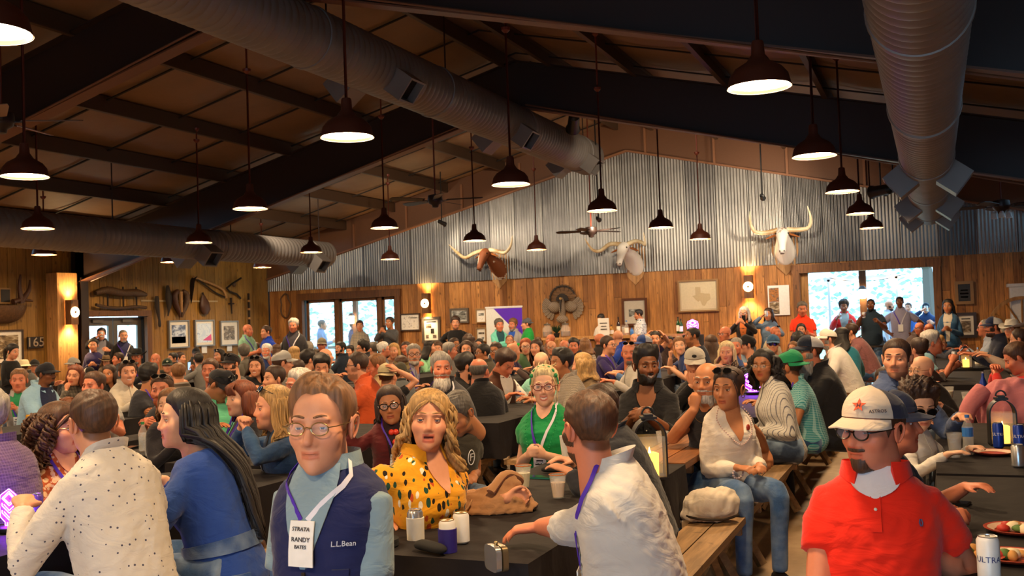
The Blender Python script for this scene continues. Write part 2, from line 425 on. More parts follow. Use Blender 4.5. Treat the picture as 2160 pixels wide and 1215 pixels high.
# hedge-like far wooded bank
bk = MB()
for i in range(15000):
    zz = NR.uniform(0, 11); p = np.array([NR.uniform(-48, 22), 52+NR.normal(0, 1.5)-zz*.15, zz]); x_, y_, z_ = frame_of(NR.normal(size=3)); s_ = NR.uniform(.3, .8)
    s_ *= .33; bk.add([p-x_*s_, p+y_*s_*.6, p+x_*s_, p-y_*s_*.6], [(0, 1, 2, 3)])
tag(bk.build('foliage', plain('woods', 'b0c4bc', .9)), 'bluish green wooded bank far beyond the lawn', 'woods', None, 'stuff')  # bluish haze of the distance is mixed into the woods colour
pg = empty('patio_frame', (-2.35, 25.5, 0)); tag(pg, 'white metal patio frame outside the right doorway', 'pergola')
M_white = plain('white_paint', 'e8e8e4', .5)
for dx in (0, 1.55):
    MB().box((dx, 0, 1.2), (.06, .06, 2.4)).build('post', M_white, pg)
MB().box((.77, 0, 2.4), (1.75, .06, .1)).build('beam', M_white, pg)
fe = empty('pasture_fence', (0, 30, 0)); tag(fe, 'low rail fence across the lawn outside the left glass doors', 'fence')
for zz in (.5, .95): MB().box((-17, 0, zz), (24, .05, .1)).build('rail', M_bark, fe)
for xx in np.arange(-29, -5, 2.4): MB().box((xx, .05, .55), (.1, .1, 1.2)).build('post', M_bark, fe)
po = empty('porch_post', (-1.42, 23.2, 0)); tag(po, 'square wooden porch post carrying a lit lantern outside the doorway', 'post')
MB().box((0, 0, 1.5), (.15, .15, 3.0)).build('post_shaft', M_trim, po)
M_lampw = plain('warm_glow', 'ffe2b0', .4, 0, 'ffd9a0', 14)
def lantern_out(x, y, z, lab):
    e = empty('porch_lantern', (x, y, z)); tag(e, lab, 'lantern')
    MB().lathe([(.02, .2), (.05, .19), (.085, .14), (.085, .12)], 8).build('lantern_cap', M_steel, e)
    MB().lathe([(.05, -.08), (.07, -.06), (.075, .1), (.06, .12)], 8).build('lantern_glass', M_lampw, e)
    MB().box((0, .1, .05), (.03, .14, .05)).build('bracket', M_steel, e)
lantern_out(-1.42, 22.97, 1.96, 'lit lantern on the porch post in the right doorway')
lantern_out(-14.15, 22.54, 1.82, 'lit lantern outside behind the left glass doors')
po2 = empty('porch_post', (-14.15, 22.75, 0)); tag(po2, 'thin porch post under a lit lantern behind the left glass doors', 'post'); MB().box((0, 0, 1.4), (.12, .1, 2.8)).build('post_shaft', M_trim, po2)
sl = empty('string_lights', (-2.2, 25.44, 2.42)); tag(sl, 'string of round bulbs hung across the patio outside the doorway', 'string lights')
pts = [(-.12+.21*i, 0, .12*((i-4)/4)**2-.1) for i in range(9)]
MB().tube(pts, .008, 5).build('cable', M_steel, sl)
for i in (1, 3, 5, 7): MB().ball(np.array(pts[i])-np.array([0, 0, .09]), .06, 8, 6).build('bulb', M_lampw, sl)
# ================================================================ DUCTS
M_duct = NT('spiral_duct'); _v = M_duct.coord(); M_duct.setb(Base_Color=M_duct.mix(M_duct.noise(_v, 2, 4), lin('6a625c'), lin('8f867e')), Metallic=.35, Roughness=.5); M_duct = M_duct.m
def duct(X, Z, r, y1, label, pitch, boxes):
    e = empty('air_duct', (X, 0, Z)); tag(e, label, 'duct')
    ys = np.arange(1.0, y1, pitch/4.0); prof = []
    for i, yy in enumerate(ys):
        prof.append((r-(.012 if i % 4 == 0 else .0)+(.004 if i % 4 == 2 else 0), yy))
    prof += [(r, y1), (r*.97, y1+.01), (.02, y1+.012)]
    MB().lathe(prof, 36, (0, 0, 0), True, (0, 1, 0)).build('duct_pipe', M_duct, e, 35)
    for yy in np.arange(3.2, y1, 3.05):
        MB().lathe([(r-.02, yy-.05), (r+.012, yy-.04), (r+.016, yy), (r+.012, yy+.04), (r-.02, yy+.05)], 36, (0, 0, 0), True, (0, 1, 0)).build('coupling', M_duct, e, 40)
        MB().tube([(0, yy+.4, r-.02), (0, yy+.4, roof_z(X)-Z)], .012, 6).build('hanger', M_steel, e)
    for yy, sd in boxes:
        a = sd*math.radians(52); R = np.array([[math.cos(a), 0, math.sin(a)], [0, 1, 0], [-math.sin(a), 0, math.cos(a)]])
        bx = MB(); h = .17
        c = lambda p: R@np.array(p)+np.array([0, yy, 0])
        n = len(bx.v)
        V = [c((dx*w_, dy*w_*1.15, z_)) for z_, w_ in ((-r*.8, .16), (-r-.22, .16), (-r-.22, .135), (-r-.1, .135)) for dx, dy in ((-1, -1), (1, -1), (1, 1), (-1, 1))]
        F = [(q*4+i, q*4+(i+1) % 4, q*4+4+(i+1) % 4, q*4+4+i) for q in range(3) for i in range(4)]+[(12, 13, 14, 15)]
        bx.add(V, F); o = bx.build('air_outlet', M_duct, e, None, True)
        MB().add([c((dx*.134, dy*.155, -r-.115)) for dx, dy in ((-1, -1), (1, -1), (1, 1), (-1, 1))], [(0, 1, 2, 3)]).build('outlet_opening', M_dark, o)
    return e
duct(-6.31, 4.9, .35, 19.1, 'large grey spiral air duct running under the ridge', .12, [(10.6, 1), (10.9, -1), (14.9, 1), (14.9, -1), (18.3, 1), (18.3, -1)])
duct(0.0, 3.4, .29, 19.3, 'ribbed grey air duct hanging at the right beside the pendant row', .15, [(12.9, 1), (12.9, -1), (16.6, 1), (16.6, -1), (18.8, 1), (18.8, -1)])
duct(-12.62, 3.3, .29, 19.1, 'dark grey air duct low along the left side wall', .12, [(14.8, 1), (14.8, -1), (18.4, 1), (18.4, -1)])
# ================================================================ PENDANTS
M_rust = plain('rust_enamel', '5a2a18', .5, .2); M_rod = plain('rod_red', '6b2a16', .5, .2)
M_shade_in = plain('shade_inside', 'f4efe2', .4)
M_lamp = plain('lamp_light', 'fff6e4', .4, 0, 'ffd6a2', 60)
def make_pendant():
    e = empty('pendant_lamp')
    MB().lathe([(.034, .30), (.04, .285), (.044, .21), (.06, .19), (.075, .165), (.15, .12), (.185, .075), (.2, .01), (.205, 0), (.2, 0), (.18, .07), (.14, .11), (.06, .15)], 28).build('lamp_shade', M_rust, e, 50)
    MB().lathe([(.188, .028), (.1, .026), (.002, .025)], 24, cap=False).build('lamp_diffuser', M_lamp, e)
    MB().lathe([(.2045, -.002), (.2, .006), (.19, .03)], 28, cap=False).build('shade_rim', M_shade_in, e, 180)
    return e
pend0 = make_pendant()
COLS = [(-.97, 'right', 'sixth'), (-4.07, '', ''), (-7.45, '', ''), (-10.9, '', ''), (-14.3, '', '')]
colname = ['beside the right air duct', 'midway between ducts', 'just left of the ridge duct', 'towards the left wall', 'nearest the left side wall']
rown = {6.5: 'nearest of its row', 9.7: 'second of its row', 12.85: 'third of its row', 16.0: 'fourth of its row', 19.0: 'last of its row'}
first = True
for ci, (X, _, _) in enumerate(COLS):
    for Y in (-2.9, 0.2, 3.35, 6.5, 9.7, 12.85, 16.0, 19.0):
        if Y < 5 and X < -8 or Y < 0 and X < -5: continue
        o = pend0 if first else dup(pend0); first = False
        o.location = (X, Y, 3.1)
        lb = 'rust red barn pendant lamp %s, %s' % (colname[ci], rown.get(Y, 'above the camera' if Y > 1 else 'just behind the camera' if Y > 0 else 'far behind the camera'))
        tag(o, lb, 'lamp', 'barn pendant lamps')
        MB().tube([(0, 0, .29), (0, 0, roof_z(X)-3.1)], .013, 6).build('rod', M_rod, o)
        MB().lathe([(.05, roof_z(X)-3.13), (.045, roof_z(X)-3.16), (.014, roof_z(X)-3.19)], 10).build('canopy', M_rod, o)
# ================================================================ FANS
M_fan = plain('fan_brown', '2a1c16', .45, .2); M_fanw = plain('fan_blade_tan', '8a6a50', .5)
def fan(X, Y, Z, R, rot, lab, mb, lights=False):
    e = empty('ceiling_fan', (X, Y, Z), rot); tag(e, lab, 'ceiling fan')
    MB().lathe([(.05, .12), (.12, .1), (.13, .02), (.11, -.03), (.06, -.06), (.05, -.1), (.01, -.11)], 18).build('motor', M_fan, e, 50)
    MB().tube([(0, 0, .1), (0, 0, roof_z(X)-Z)], .014, 6).build('rod', M_rod, e)
    MB().lathe([(.07, roof_z(X)-Z), (.065, roof_z(X)-Z-.05), (.02, roof_z(X)-Z-.1)], 12).build('canopy', M_fan, e)
    for k in range(5):
        a = k*2*PI/5; ca, sa = math.cos(a), math.sin(a)
        pts = [(.2, -.055), (R*.8, -.075), (R*.97, -.06), (R, 0), (R*.97, .06), (R*.8, .075), (.2, .055)]
        V = [(u_*ca-v_*sa, u_*sa+v_*ca, .02+v_*.25+t) for t in (0, .008) for u_, v_ in pts]; n = len(pts)
        b = MB().add(V, [tuple(range(n-1, -1, -1)), tuple(range(n, 2*n))]+[(i, (i+1) % n, n+(i+1) % n, n+i) for i in range(n)]).build('blade', mb, e)
        MB().box((.16*ca, .16*sa, .01), (.12, .03, .012), Matrix.Rotation(a, 3, 'Z')).build('blade_arm', M_fan, b)
    if lights:
        for k in range(3):
            a = k*2*PI/3; MB().lathe([(.02, .05), (.035, .03), (.05, -.05)], 10, (0.12*math.cos(a), .12*math.sin(a), -.12)).build('lamp_cup', plain('frosted', 'd8d4cc', .3), e)
P = on_z(918, 425, 3.72); fan(P[0], P[1], 3.72, .82, .25, 'dark brown five blade ceiling fan left of the ridge duct', M_fan)
P = on_z(1247, 490, 3.4); fan(P[0], P[1], 3.4, .72, .9, 'dark brown ceiling fan in front of the metal gable', M_fan)
P = on_z(2, 260, 3.8); fan(P[0], P[1], 3.8, .78, .55, 'tan bladed ceiling fan at the left edge of the hall', M_fanw)
P = on_z(2112, 437, 3.15); fan(P[0], P[1], 3.15, .75, .5, 'dark ceiling fan with lamp cups near the right wall', M_fan, True)
# ================================================================ remesh helper
def remesh(mb, voxel, smooth=3, fac=.5, name='body'):
    me0 = mb.mesh('tmp'); o = bpy.data.objects.new('tmp', me0); C.objects.link(o)
    m = o.modifiers.new('r', 'REMESH'); m.mode = 'VOXEL'; m.voxel_size = voxel; m.use_smooth_shade = True
    if smooth:
        m2 = o.modifiers.new('s', 'SMOOTH'); m2.iterations = smooth; m2.factor = fac
    dg = bpy.context.evaluated_depsgraph_get(); me = bpy.data.meshes.new_from_object(o.evaluated_get(dg))
    bpy.data.objects.remove(o); bpy.data.meshes.remove(me0); me.name = name
    return me
def catmull(P, n):
    P = np.asarray(P, float); m = len(P); t = np.linspace(0, m-1, n); out = []
    for u_ in t:
        i = min(int(u_), m-2); f = u_-i; p0 = P[max(i-1, 0)]; p1 = P[i]; p2 = P[i+1]; p3 = P[min(i+2, m-1)]
        out.append(.5*((2*p1)+(p2-p0)*f+(2*p0-5*p1+4*p2-p3)*f*f+(3*p1-p0-3*p2+p3)*f**3))
    return np.array(out)
YW = YB-.03
# ================================================================ LONGHORNS
def hide_mat(name, a, b, sc, lo=.45, hi=.55):
    t = NT(name); n = t.noise(t.coord(), sc, 4, .6)
    c = t.ramp(n, [(lo, lin(a)), (hi, lin(b))]); t.setb(Base_Color=c, Roughness=.75); t.bump(t.noise(t.coord(), 60, 3), .3, .004); return t.m
M_horn = NT('horn'); _h = M_horn.noise(M_horn.coord(), 3, 3); M_horn.setb(Base_Color=M_horn.ramp(_h, [(.35, lin('b08a58')), (.6, lin('e6d6b0'))]), Roughness=.35); M_horn = M_horn.m
M_eye = plain('glass_eye', '120a06', .1); M_nose = plain('muzzle_skin', '4a3228', .5)
def longhorn(px, py, rz, hide, horns, label, sc=1.0):
    P = on_y(px, py, YW); e = empty('longhorn_mount', (P[0], YW, P[2]), rz*0)
    tag(e, label, 'mounted head', 'longhorn heads on the gable')
    # local: -Y out of wall, origin = poll height at the wall
    T = Matrix.Rotation(rz, 3, 'Z'); A = lambda p: np.array(T@Vector(p))*sc
    b = MB()
    nk = [((0, .02, -.42), .24, .36), ((0, -.12, -.36), .22, .33), ((0, -.3, -.2), .17, .24), ((0, -.46, -.04), .13, .17), ((0, -.54, .02), .1, .12)]
    R = []
    for c, w_, h_ in nk:
        th = np.arange(20)*2*PI/20; R.append([A((c[0]+w_*math.cos(t), c[1]-.25*h_*math.sin(t), c[2]+h_*math.sin(t)*.95)) for t in th])
    b.rings(R)
    hd = [((0, -.40, .05), .09, .1), ((0, -.50, .05), .135, .12), ((0, -.60, -.03), .14, .125), ((0, -.69, -.15), .115, .11), ((0, -.76, -.28), .085, .085), ((0, -.80, -.36), .078, .075), ((0, -.83, -.42), .075, .068), ((0, -.835, -.455), .05, .045)]
    R = []; d = np.array([0, -.55, -.83]); up = np.array([0, -.83, .55])
    for c, w_, h_ in hd:
        th = np.arange(16)*2*PI/16; R.append([A(np.array(c)+np.array([w_*math.cos(t), 0, 0])+up*h_*math.sin(t)) for t in th])
    b.rings(R)
    for sx in (-1, 1):
        b.ball(A((sx*.115, -.64, -.02)), .035*sc, 8, 6); b.ball(A((sx*.05, -.84, -.40)), .03*sc, 8, 6)
    me = remesh(b, .022, 3); o = link('head', me, hide, e)
    pl = MB(); pts = [(.0, -.92), (.2, -.72), (.3, -.35), (.26, -.02), (.12, .1), (-.12, .1), (-.26, -.02), (-.3, -.35), (-.2, -.72)]
    pl.prism([(x*sc, z*sc) for x, z in pts], -.005, .03); pl.build('plaque', M_post, e)
    for sx, pth in zip((-1, 1), horns):
        pts = catmull([A(p) for p in pth], 18)
        MB().tube(pts, np.interp(np.linspace(0, 1, 18), [0, .2, .75, 1], [.062, .055, .035, .006])*sc, 10).build('horn', M_horn, e, 60)
        MB().lathe([(.02, 0), (.055, .05), (.06, .12), (.03, .22), (.005, .25)], 8, A((sx*.13, -.48, -.02)), True, tuple(A((sx*.9, -.15, -.35))/sc), 1.0, .4).build('ear', plain('ear_hide', 'a8622c', .8), e, 60)
        MB().ball(A((sx*.128, -.655, -.02)), .022*sc, 8, 6).build('eye', M_eye, o, 180)
        MB().ball(A((sx*.045, -.865, -.415)), .017*sc, 8, 5).build('nostril', M_nose, o, 180)
    MB().ball(A((0, -.80, -.475)), (.05*sc, .03*sc, .012*sc), 10, 6).build('mouth', M_nose, o, 180)
H_a = hide_mat('hide_brown', '7a3f17', 'e8d6bc', 2.6, .50, .53); H_b = hide_mat('hide_white', 'f0e6d6', 'b98a5c', 2.6, .56, .62); H_c = hide_mat('hide_speckled', 'efe7da', '8a5a36', 5, .6, .66)
b_ = (.1, -.5, .06)
longhorn(1052, 535, -.25, H_a, [[(-.1, -.5, .07), (-.4, -.52, .02), (-.7, -.55, -.08), (-.95, -.6, .1), (-1.12, -.7, .3)], [(.1, -.5, .07), (.35, -.52, .02), (.62, -.55, -.04), (.85, -.6, .1), (1.0, -.7, .36)]], 'brown and white longhorn head with pale upswept horns, left of the three', .92)
longhorn(1338, 523, -.2, H_b, [[(-.1, -.5, .07), (-.4, -.52, .1), (-.66, -.55, -.05), (-.85, -.62, .0), (-1.0, -.7, .28)], [(.1, -.5, .07), (.3, -.52, .12), (.48, -.55, .08), (.6, -.6, .02), (.62, -.7, .3)]], 'white faced longhorn head with tan drooping horns, above the turkey and bar', .92)
longhorn(1655, 495, .05, H_c, [[(-.1, -.5, .07), (-.35, -.52, .03), (-.58, -.55, .06), (-.68, -.6, .25), (-.67, -.66, .52)], [(.1, -.5, .07), (.35, -.52, .05), (.55, -.55, .08), (.62, -.6, .25), (.56, -.66, .55)]], 'speckled white longhorn head with upright horns, beside the right doorway', .95)
# ================================================================ TURKEY
P = on_y(1188, 632, YW); tk = empty('turkey_mount', (P[0], YW+.035, P[2])); tag(tk, 'mounted turkey with fanned tail and spread wings on the plank wall', 'mounted bird')
M_f1 = NT('tail_feather_brown'); _x = M_f1.coord('Object'); _w = M_f1.n('ShaderNodeTexWave', {0: _x, 'Scale': 9, 'Distortion': 1.5}, bands_direction='Z').outputs['Fac']
M_f1.setb(Base_Color=M_f1.ramp(_w, [(.3, lin('4a3018')), (.7, lin('80592e'))]), Roughness=.6); M_f1 = M_f1.m
M_f2 = NT('wing_feather_grey'); _w = M_f2.n('ShaderNodeTexWave', {0: M_f2.coord('Object'), 'Scale': 14, 'Distortion': 2}, bands_direction='DIAGONAL').outputs['Fac']
M_f2.setb(Base_Color=M_f2.ramp(_w, [(.3, lin('6a5a48')), (.7, lin('94806a'))]), Roughness=.65); M_f2 = M_f2.m
M_f3 = plain('feather_band', '1e130c', .5)
def feather(L, w_, ang, c, mat, name, y=-.03, tip=False):
    pts = [(-w_*.25, 0), (-w_*.5, L*.55), (-w_*.48, L*.85), (-w_*.25, L*.97), (w_*.25, L*.97), (w_*.48, L*.85), (w_*.5, L*.55), (w_*.25, 0)]
    ca, sa = math.cos(ang), math.sin(ang)
    q = [(c[0]+u_*ca+v_*sa, c[1]-u_*sa+v_*ca) for u_, v_ in pts]
    o = MB().prism(q, y, y-.008).build(name, mat, tk)
    return o
for i in range(19):
    a = math.radians(-112+224*i/18); feather(.37, .085, a, (0, 0), M_f1, 'tail_feather', -.03-.012*(i % 2)-.002*i)
    q = [(math.sin(a+d)*r_, math.cos(a+d)*r_) for d, r_ in ((-.1, .3), (-.1, .335), (.1, .335), (.1, .3))]
    MB().prism(q, -.05-.012*(i % 2), -.078).build('tail_band', M_f3, tk)
for i in range(9):
    a = math.radians(-80+160*i/8); feather(.17, .06, a, (0, -.02), M_f3, 'covert_feather', -.085-.004*i)
for sx in (-1, 1):
    for i in range(8):
        a = sx*math.radians(165-i*16); feather(.36-.012*i, .09, a, (sx*.22, -.13+.0*i), M_f2, 'wing_feather', -.05-.01*i)
    MB().ball((sx*.2, -.1, -.17), (.17, .06, .13), 12, 8).build('wing_shoulder', M_f2, tk, 180)
b = MB().ball((0, -.12, -.22), (.08, .1, .28), 14, 10); b.ball((0, -.13, -.1), (.05, .06, .06)); b.ball((0, -.15, -.46), (.16, .07, .1)); link('breast', remesh(b, .02, 2), M_f2, tk)
MB().tube([(0, -.2, .0), (0, -.24, -.06), (0, -.24, -.16), (0, -.235, -.3)], [.03, .026, .018, .008], 8).build('beard', M_f3, tk, 60)
MB().ball((0, -.22, .02), .034, 10, 8).build('bird_head', plain('turkey_head', 'b08a50', .5), tk, 180)
# ================================================================ FRAMES
M_fr = dict(dark=plain('frame_dark', '3a2a1e', .4), grey=plain('frame_grey', '5c5248', .5), brown=plain('frame_brown', '5a2c12', .35), light=plain('frame_oak', '9a7444', .5), black=plain('frame_black', '1e1814', .4), silver=plain('frame_silver', '8a8680', .4, .4))
M_mat = plain('picture_mat', 'efe8da', .7)
def print_mat(name, stops, sc=(3, 3, 3), seed=0.0, dist=1.0):
    t = NT('print_'+name); v = t.coord('Object', sc)
    n = t.n('ShaderNodeTexNoise', {'Vector': t.n('ShaderNodeVectorMath', {0: v, 1: (seed, seed*2, seed*3)}, operation='ADD').outputs[0], 'Scale': 2.0, 'Detail': 6, 'Distortion': dist}).outputs['Fac']
    t.setb(Base_Color=t.ramp(n, [(p, lin(c)) for p, c in stops]), Roughness=.35); return t.m
def picture(name, P0, P1, wall, label, fr, fw, blocks, mat=M_mat, cat='picture', group=None, depth=.03):
    """P0/P1 = opposite corners on the wall. blocks = (u0,v0,u1,v1,material) in 0..1 of the opening"""
    if wall == 'back': W_ = abs(P1[0]-P0[0]); c = ((P0[0]+P1[0])/2, YW, (P0[2]+P1[2])/2); rz = 0
    else: W_ = abs(P1[1]-P0[1]); c = (XL+.0, (P0[1]+P1[1])/2, (P0[2]+P1[2])/2); rz = PI/2
    H_ = abs(P1[2]-P0[2]); e = empty(name, c, rz); tag(e, label, cat, group)
    y0 = -depth-.012
    f = MB()
    if fw > 0:
        for (cx, cz, dx, dz) in ((0, H_/2-fw/2, W_, fw), (0, -H_/2+fw/2, W_, fw), (-W_/2+fw/2, 0, fw, H_-2*fw), (W_/2-fw/2, 0, fw, H_-2*fw)):
            f.box((cx, y0/2-.006, cz), (dx, -y0+.012, dz))
        f.build('frame', M_fr[fr], e)
    MB().box((0, -.012-.006, 0), (W_-2*fw, .014, H_-2*fw)).build('backing_sheet', mat, e)
    for (u0, v0, u1, v1, m) in blocks:
        w2, h2 = W_-2*fw, H_-2*fw
        MB().box((-w2/2+(u0+u1)/2*w2, -.027, -h2/2+(v0+v1)/2*h2), ((u1-u0)*w2, .003, (v1-v0)*h2)).build('print', m, e)
    return e, W_, H_
bw = lambda x, y: on_y(x, y, YW)
lw = lambda x, y: on_x(x, y, XL)
pm_bw1 = print_mat('photo', [(.3, '1c1815'), (.5, '6a5c4e'), (.7, 'd8cdb8')], (4, 4, 9)); pm_bw2 = print_mat('landscape', [(.35, '2a2c28'), (.5, '7a7a72'), (.65, 'cfd0cc')], (3, 3, 12), 4)
pm_doc = print_mat('document', [(.42, 'e8e0d0'), (.55, 'f2ece0'), (.66, '9a8a78')], (9, 9, 14), 2); pm_col = print_mat('colour', [(.3, '2a2420'), (.45, 'b8742c'), (.6, '5a4a3c'), (.75, 'e0d4c4')], (5, 5, 7), 6)
pm_sep = print_mat('sepia', [(.3, '2c2016'), (.5, '8a7452'), (.7, 'e8dcc0')], (3, 3, 8), 3); pm_blue = print_mat('mountain', [(.3, '2c3040'), (.5, '7c86a0'), (.62, 'dce4f0')], (3, 3, 5), 8); pm_pink = print_mat('pale_map', [(.4, 'cfe0f4'), (.55, 'e8f2fc'), (.68, '9fb4d8')], (5, 5, 5), 1)
pm_hot = plain('print_pink', 'e05a9a', .5); pm_ink = plain('print_ink', '24201c', .5)
picture('framed_picture', bw(845, 662), bw(888, 697), 'back', 'thin framed pale document with faint sketch, beside the left glass doors', 'dark', .03, [(.08, .1, .92, .9, pm_doc), (.5, .75, .9, .8, pm_ink)])
picture('framed_picture', bw(891, 669), bw(931, 722), 'back', 'grey framed board of small dark photos under the wall sconce', 'grey', .06, [(.12, .6, .5, .78, pm_bw1), (.45, .32, .7, .55, pm_ink), (.1, .1, .3, .25, pm_bw1), (.6, .1, .85, .25, pm_bw1), (.15, .85, .85, .9, pm_ink)])
picture('framed_picture', bw(950, 651), bw(990, 681), 'back', 'grey framed wide landscape photo above the man in black', 'grey', .045, [(0.04, .06, .96, .94, pm_bw2)])
picture('framed_picture', bw(1004, 651), bw(1028, 681), 'back', 'small oak framed white page with one dark photo, upper of two', 'light', .03, [(.2, .5, .8, .72, pm_bw2), (.15, .2, .85, .3, pm_doc)])
picture('framed_picture', bw(1005, 691), bw(1028, 721), 'back', 'small oak framed white page with thin photo strip, lower of two', 'light', .03, [(.15, .55, .85, .7, pm_bw1), (.5, .1, .8, .3, pm_bw2)])
picture('framed_picture', bw(1312, 630), bw(1367, 686), 'back', 'large red brown frame with wide grey mat and small landscape, behind the bar', 'brown', .05, [(.22, .3, .78, .62, pm_bw2)], plain('grey_mat', 'c9c0ae', .7))
e, W_, H_ = picture('framed_map', bw(1430, 592), bw(1518, 656), 'back', 'large cream framed state map between turkey and sconce', 'light', .035, [], plain('map_paper', 'd9c9a4', .6), 'map')
tx = [(.30, .80), (.46, .80), (.46, .58), (.60, .55), (.74, .54), (.76, .34), (.66, .26), (.58, .10), (.50, .12), (.44, .30), (.38, .26), (.30, .34), (.20, .48), (.30, .5)]
MB().prism([((u_-.5)*W_*.8+.08, (v_-.48)*H_*.85) for u_, v_ in tx], -.026, -.029).build('map_outline', plain('map_ink', 'c2ad84', .6), e)
for s_ in (-1, 1): MB().box((s_*W_*.44, -.027, 0), (.006, .003, H_*.84)).box((0, -.027, s_*H_*.42), (W_*.88, .003, .006)).build('map_border', plain('map_line', '8a744e', .6), e)
picture('poster', bw(1619, 603), bw(1667, 664), 'back', 'white unframed poster with dark photo strip down its left side', 'light', 0, [(.06, .45, .52, .92, pm_col), (.06, .04, .52, .44, pm_sep)], plain('poster_white', 'f0ede6', .6), 'poster')
picture('framed_picture', bw(2013, 594), bw(2055, 641), 'back', 'oak framed dark plaque with pale lettering rows, right of the doorway', 'light', .06, [(.0, .0, 1, 1, pm_ink), (.2, .6, .8, .68, M_mat), (.15, .4, .85, .5, M_mat), (.2, .2, .8, .3, M_mat)])
picture('framed_picture', bw(2014, 660), bw(2062, 712), 'back', 'brown framed sepia photo of a rider behind the woman in denim', 'dark', .06, [(.18, .12, .82, .72, pm_sep), (.2, .8, .8, .86, pm_ink)])
picture('framed_picture', lw(-32, 697), lw(47, 766), 'left', 'dark framed sepia landscape with white mat at the left edge', 'dark', .03, [(.1, .12, .9, .88, pm_sep)])
picture('framed_picture', lw(353, 676), lw(397, 733), 'left', 'silver framed print of dark figures under a pale sky, left of three', 'silver', .03, [(.12, .14, .88, .86, pm_blue), (.12, .14, .88, .4, pm_bw1)], group='prints in a row on the left wall')
e, W_, H_ = picture('framed_picture', lw(408, 675), lw(450, 729), 'left', 'silver framed pale blue map print with pink corner, middle of three', 'silver', .03, [(.1, .1, .9, .9, pm_pink)], group='prints in a row on the left wall')
MB().prism([(-.1*W_, -.28*H_), (.34*W_, -.05*H_), (.36*W_, -.3*H_)], -.03, -.034).build('print', pm_hot, e)
picture('framed_picture', lw(462, 677), lw(501, 728), 'left', 'silver framed sepia tree print with cream mat, right of three', 'silver', .03, [(.17, .2, .83, .82, pm_sep)], group='prints in a row on the left wall')
for x, y, l in ((430, 737, 'small white caption card under the pale blue map print'), (483, 733, 'small white caption card under the sepia tree print')):
    P = lw(x, y); q = tag(MB().box((0, 0, 0), (.015, .18, .18)).build('caption_card', M_white), l, 'card', 'caption cards'); q.location = (XL+.012, P[1], P[2])
# number sign
P0, P1 = lw(55, 711), lw(88, 734); sg = empty('number_sign', (XL+.0, (P0[1]+P1[1])/2, (P0[2]+P1[2])/2), PI/2); tag(sg, 'dark plaque with pale digits 165 beside the left wall picture', 'sign')
MB().box((0, -.03, 0), (abs(P1[1]-P0[1]), .03, abs(P0[2]-P1[2]))).build('plate', M_fr['black'], sg)
lettering('165', .26, plain('digit_grey', 'b8a890', .4, .5), sg, Matrix(((1.12, 0, 0, 0), (0, 0, -1, -.047), (0, 1, 0, 0), (0, 0, 0, 1))), .004)
# ================================================================ SCONCES
M_glow = plain('sconce_glow', 'ffd890', .4, 0, 'ffb868', 16); M_disc = plain('sconce_disc', 'fff0cc', .4, 0, 'ffdfa0', 4.5)
def star_pts(r, r2, cx=0, cz=0):
    return [(cx+(r if i % 2 == 0 else r2)*math.sin(i*PI/5), cz+(r if i % 2 == 0 else r2)*math.cos(i*PI/5)) for i in range(10)]
def sconce(loc, rz, label):
    e = empty('wall_sconce', loc, rz); tag(e, label, 'sconce', 'star sconces')
    b = MB()
    for sx in (-.085, .085): b.box((sx, -.09, 0), (.014, .16, .5))
    b.box((0, -.165, 0), (.156, .014, .5)); b.build('housing', M_trim, e)
    MB().box((0, -.09, .27), (.2, .19, .02)).box((0, -.09, -.27), (.2, .19, .02)).build('cap_board', M_post, e) if False else None
    MB().box((0, -.09, .2), (.15, .13, .01)).build('glow_panel', M_glow, e); MB().box((0, -.09, -.2), (.15, .13, .01)).build('glow_panel', M_glow, e)
    MB().lathe([(.105, 0), (.105, .012), (.09, .018)], 20, (0, -.172, 0), True, (0, -1, 0)).build('star_disc', M_disc, e, 40)
    MB().prism(star_pts(.05, .02), -.189, -.195).build('star', M_trim, e)
    for s_ in (-1, 1):
        l = bpy.data.lights.new('sconce_light', 'SPOT'); l.energy = 22; l.color = (1, .68, .32); l.spot_size = 2.2; l.spot_blend = .8; l.shadow_soft_size = .06
        o = bpy.data.objects.new('sconce_light', l); C.objects.link(o); o.parent = e; o.location = (0, -.1, s_*.27); o.rotation_euler = (0 if s_ < 0 else PI, 0, 0)
P = bw(1581, 605); sconce((P[0], YW, P[2]), 0, 'glowing wooden star sconce between the map and the white poster')
P = bw(903, 640); sconce((P[0], YW, P[2]), 0, 'glowing wooden star sconce above the grey framed photo board')
post = empty('wall_post', (XL+.0, 14.98, 0)); tag(post, 'boxed pale wood post on the left wall carrying a star sconce', 'post')
MB().box((.15, 0, 1.47), (.3, .5, 2.94)).build('post_case', M_post, post)
sconce((XL+.3, 15.0, lw(142, 660)[2]), PI/2, 'glowing star sconce on the pale wood post at the left wall')
# ================================================================ BANNER
P0, P1 = bw(1048, 645), bw(1120, 760); bn = empty('pull_up_banner', ((P0[0]+P1[0])/2+.05, 21.3, 0)); tag(bn, 'white pull up banner with a purple corner behind the standing men', 'banner')
bwid = .92; bz = bw(1084, 645)[2]-.03
MB().box((0, 0, bz/2+.02), (bwid, .006, bz-.04)).build('sheet', M_white, bn)
M_purple = plain('purple_print', '5a1fc8', .5)
MB().prism([(-bwid*.28, bz-.03), (bwid/2, bz-.03), (bwid/2, bz-.75)], -.006, -.003).build('print', M_purple, bn)
MB().prism([(-bwid/2, .06), (bwid/2, .06), (bwid/2, .5)], -.006, -.003).build('print', M_purple, bn)
MB().box((0, 0, bz), (bwid+.03, .02, .035)).build('top_rail', M_white, bn)
MB().box((0, 0, .03), (bwid+.04, .22, .06)).build('base', M_alu, bn); MB().tube([(0, .04, .05), (0, .02, bz)], .01, 6).build('pole', M_alu, bn)
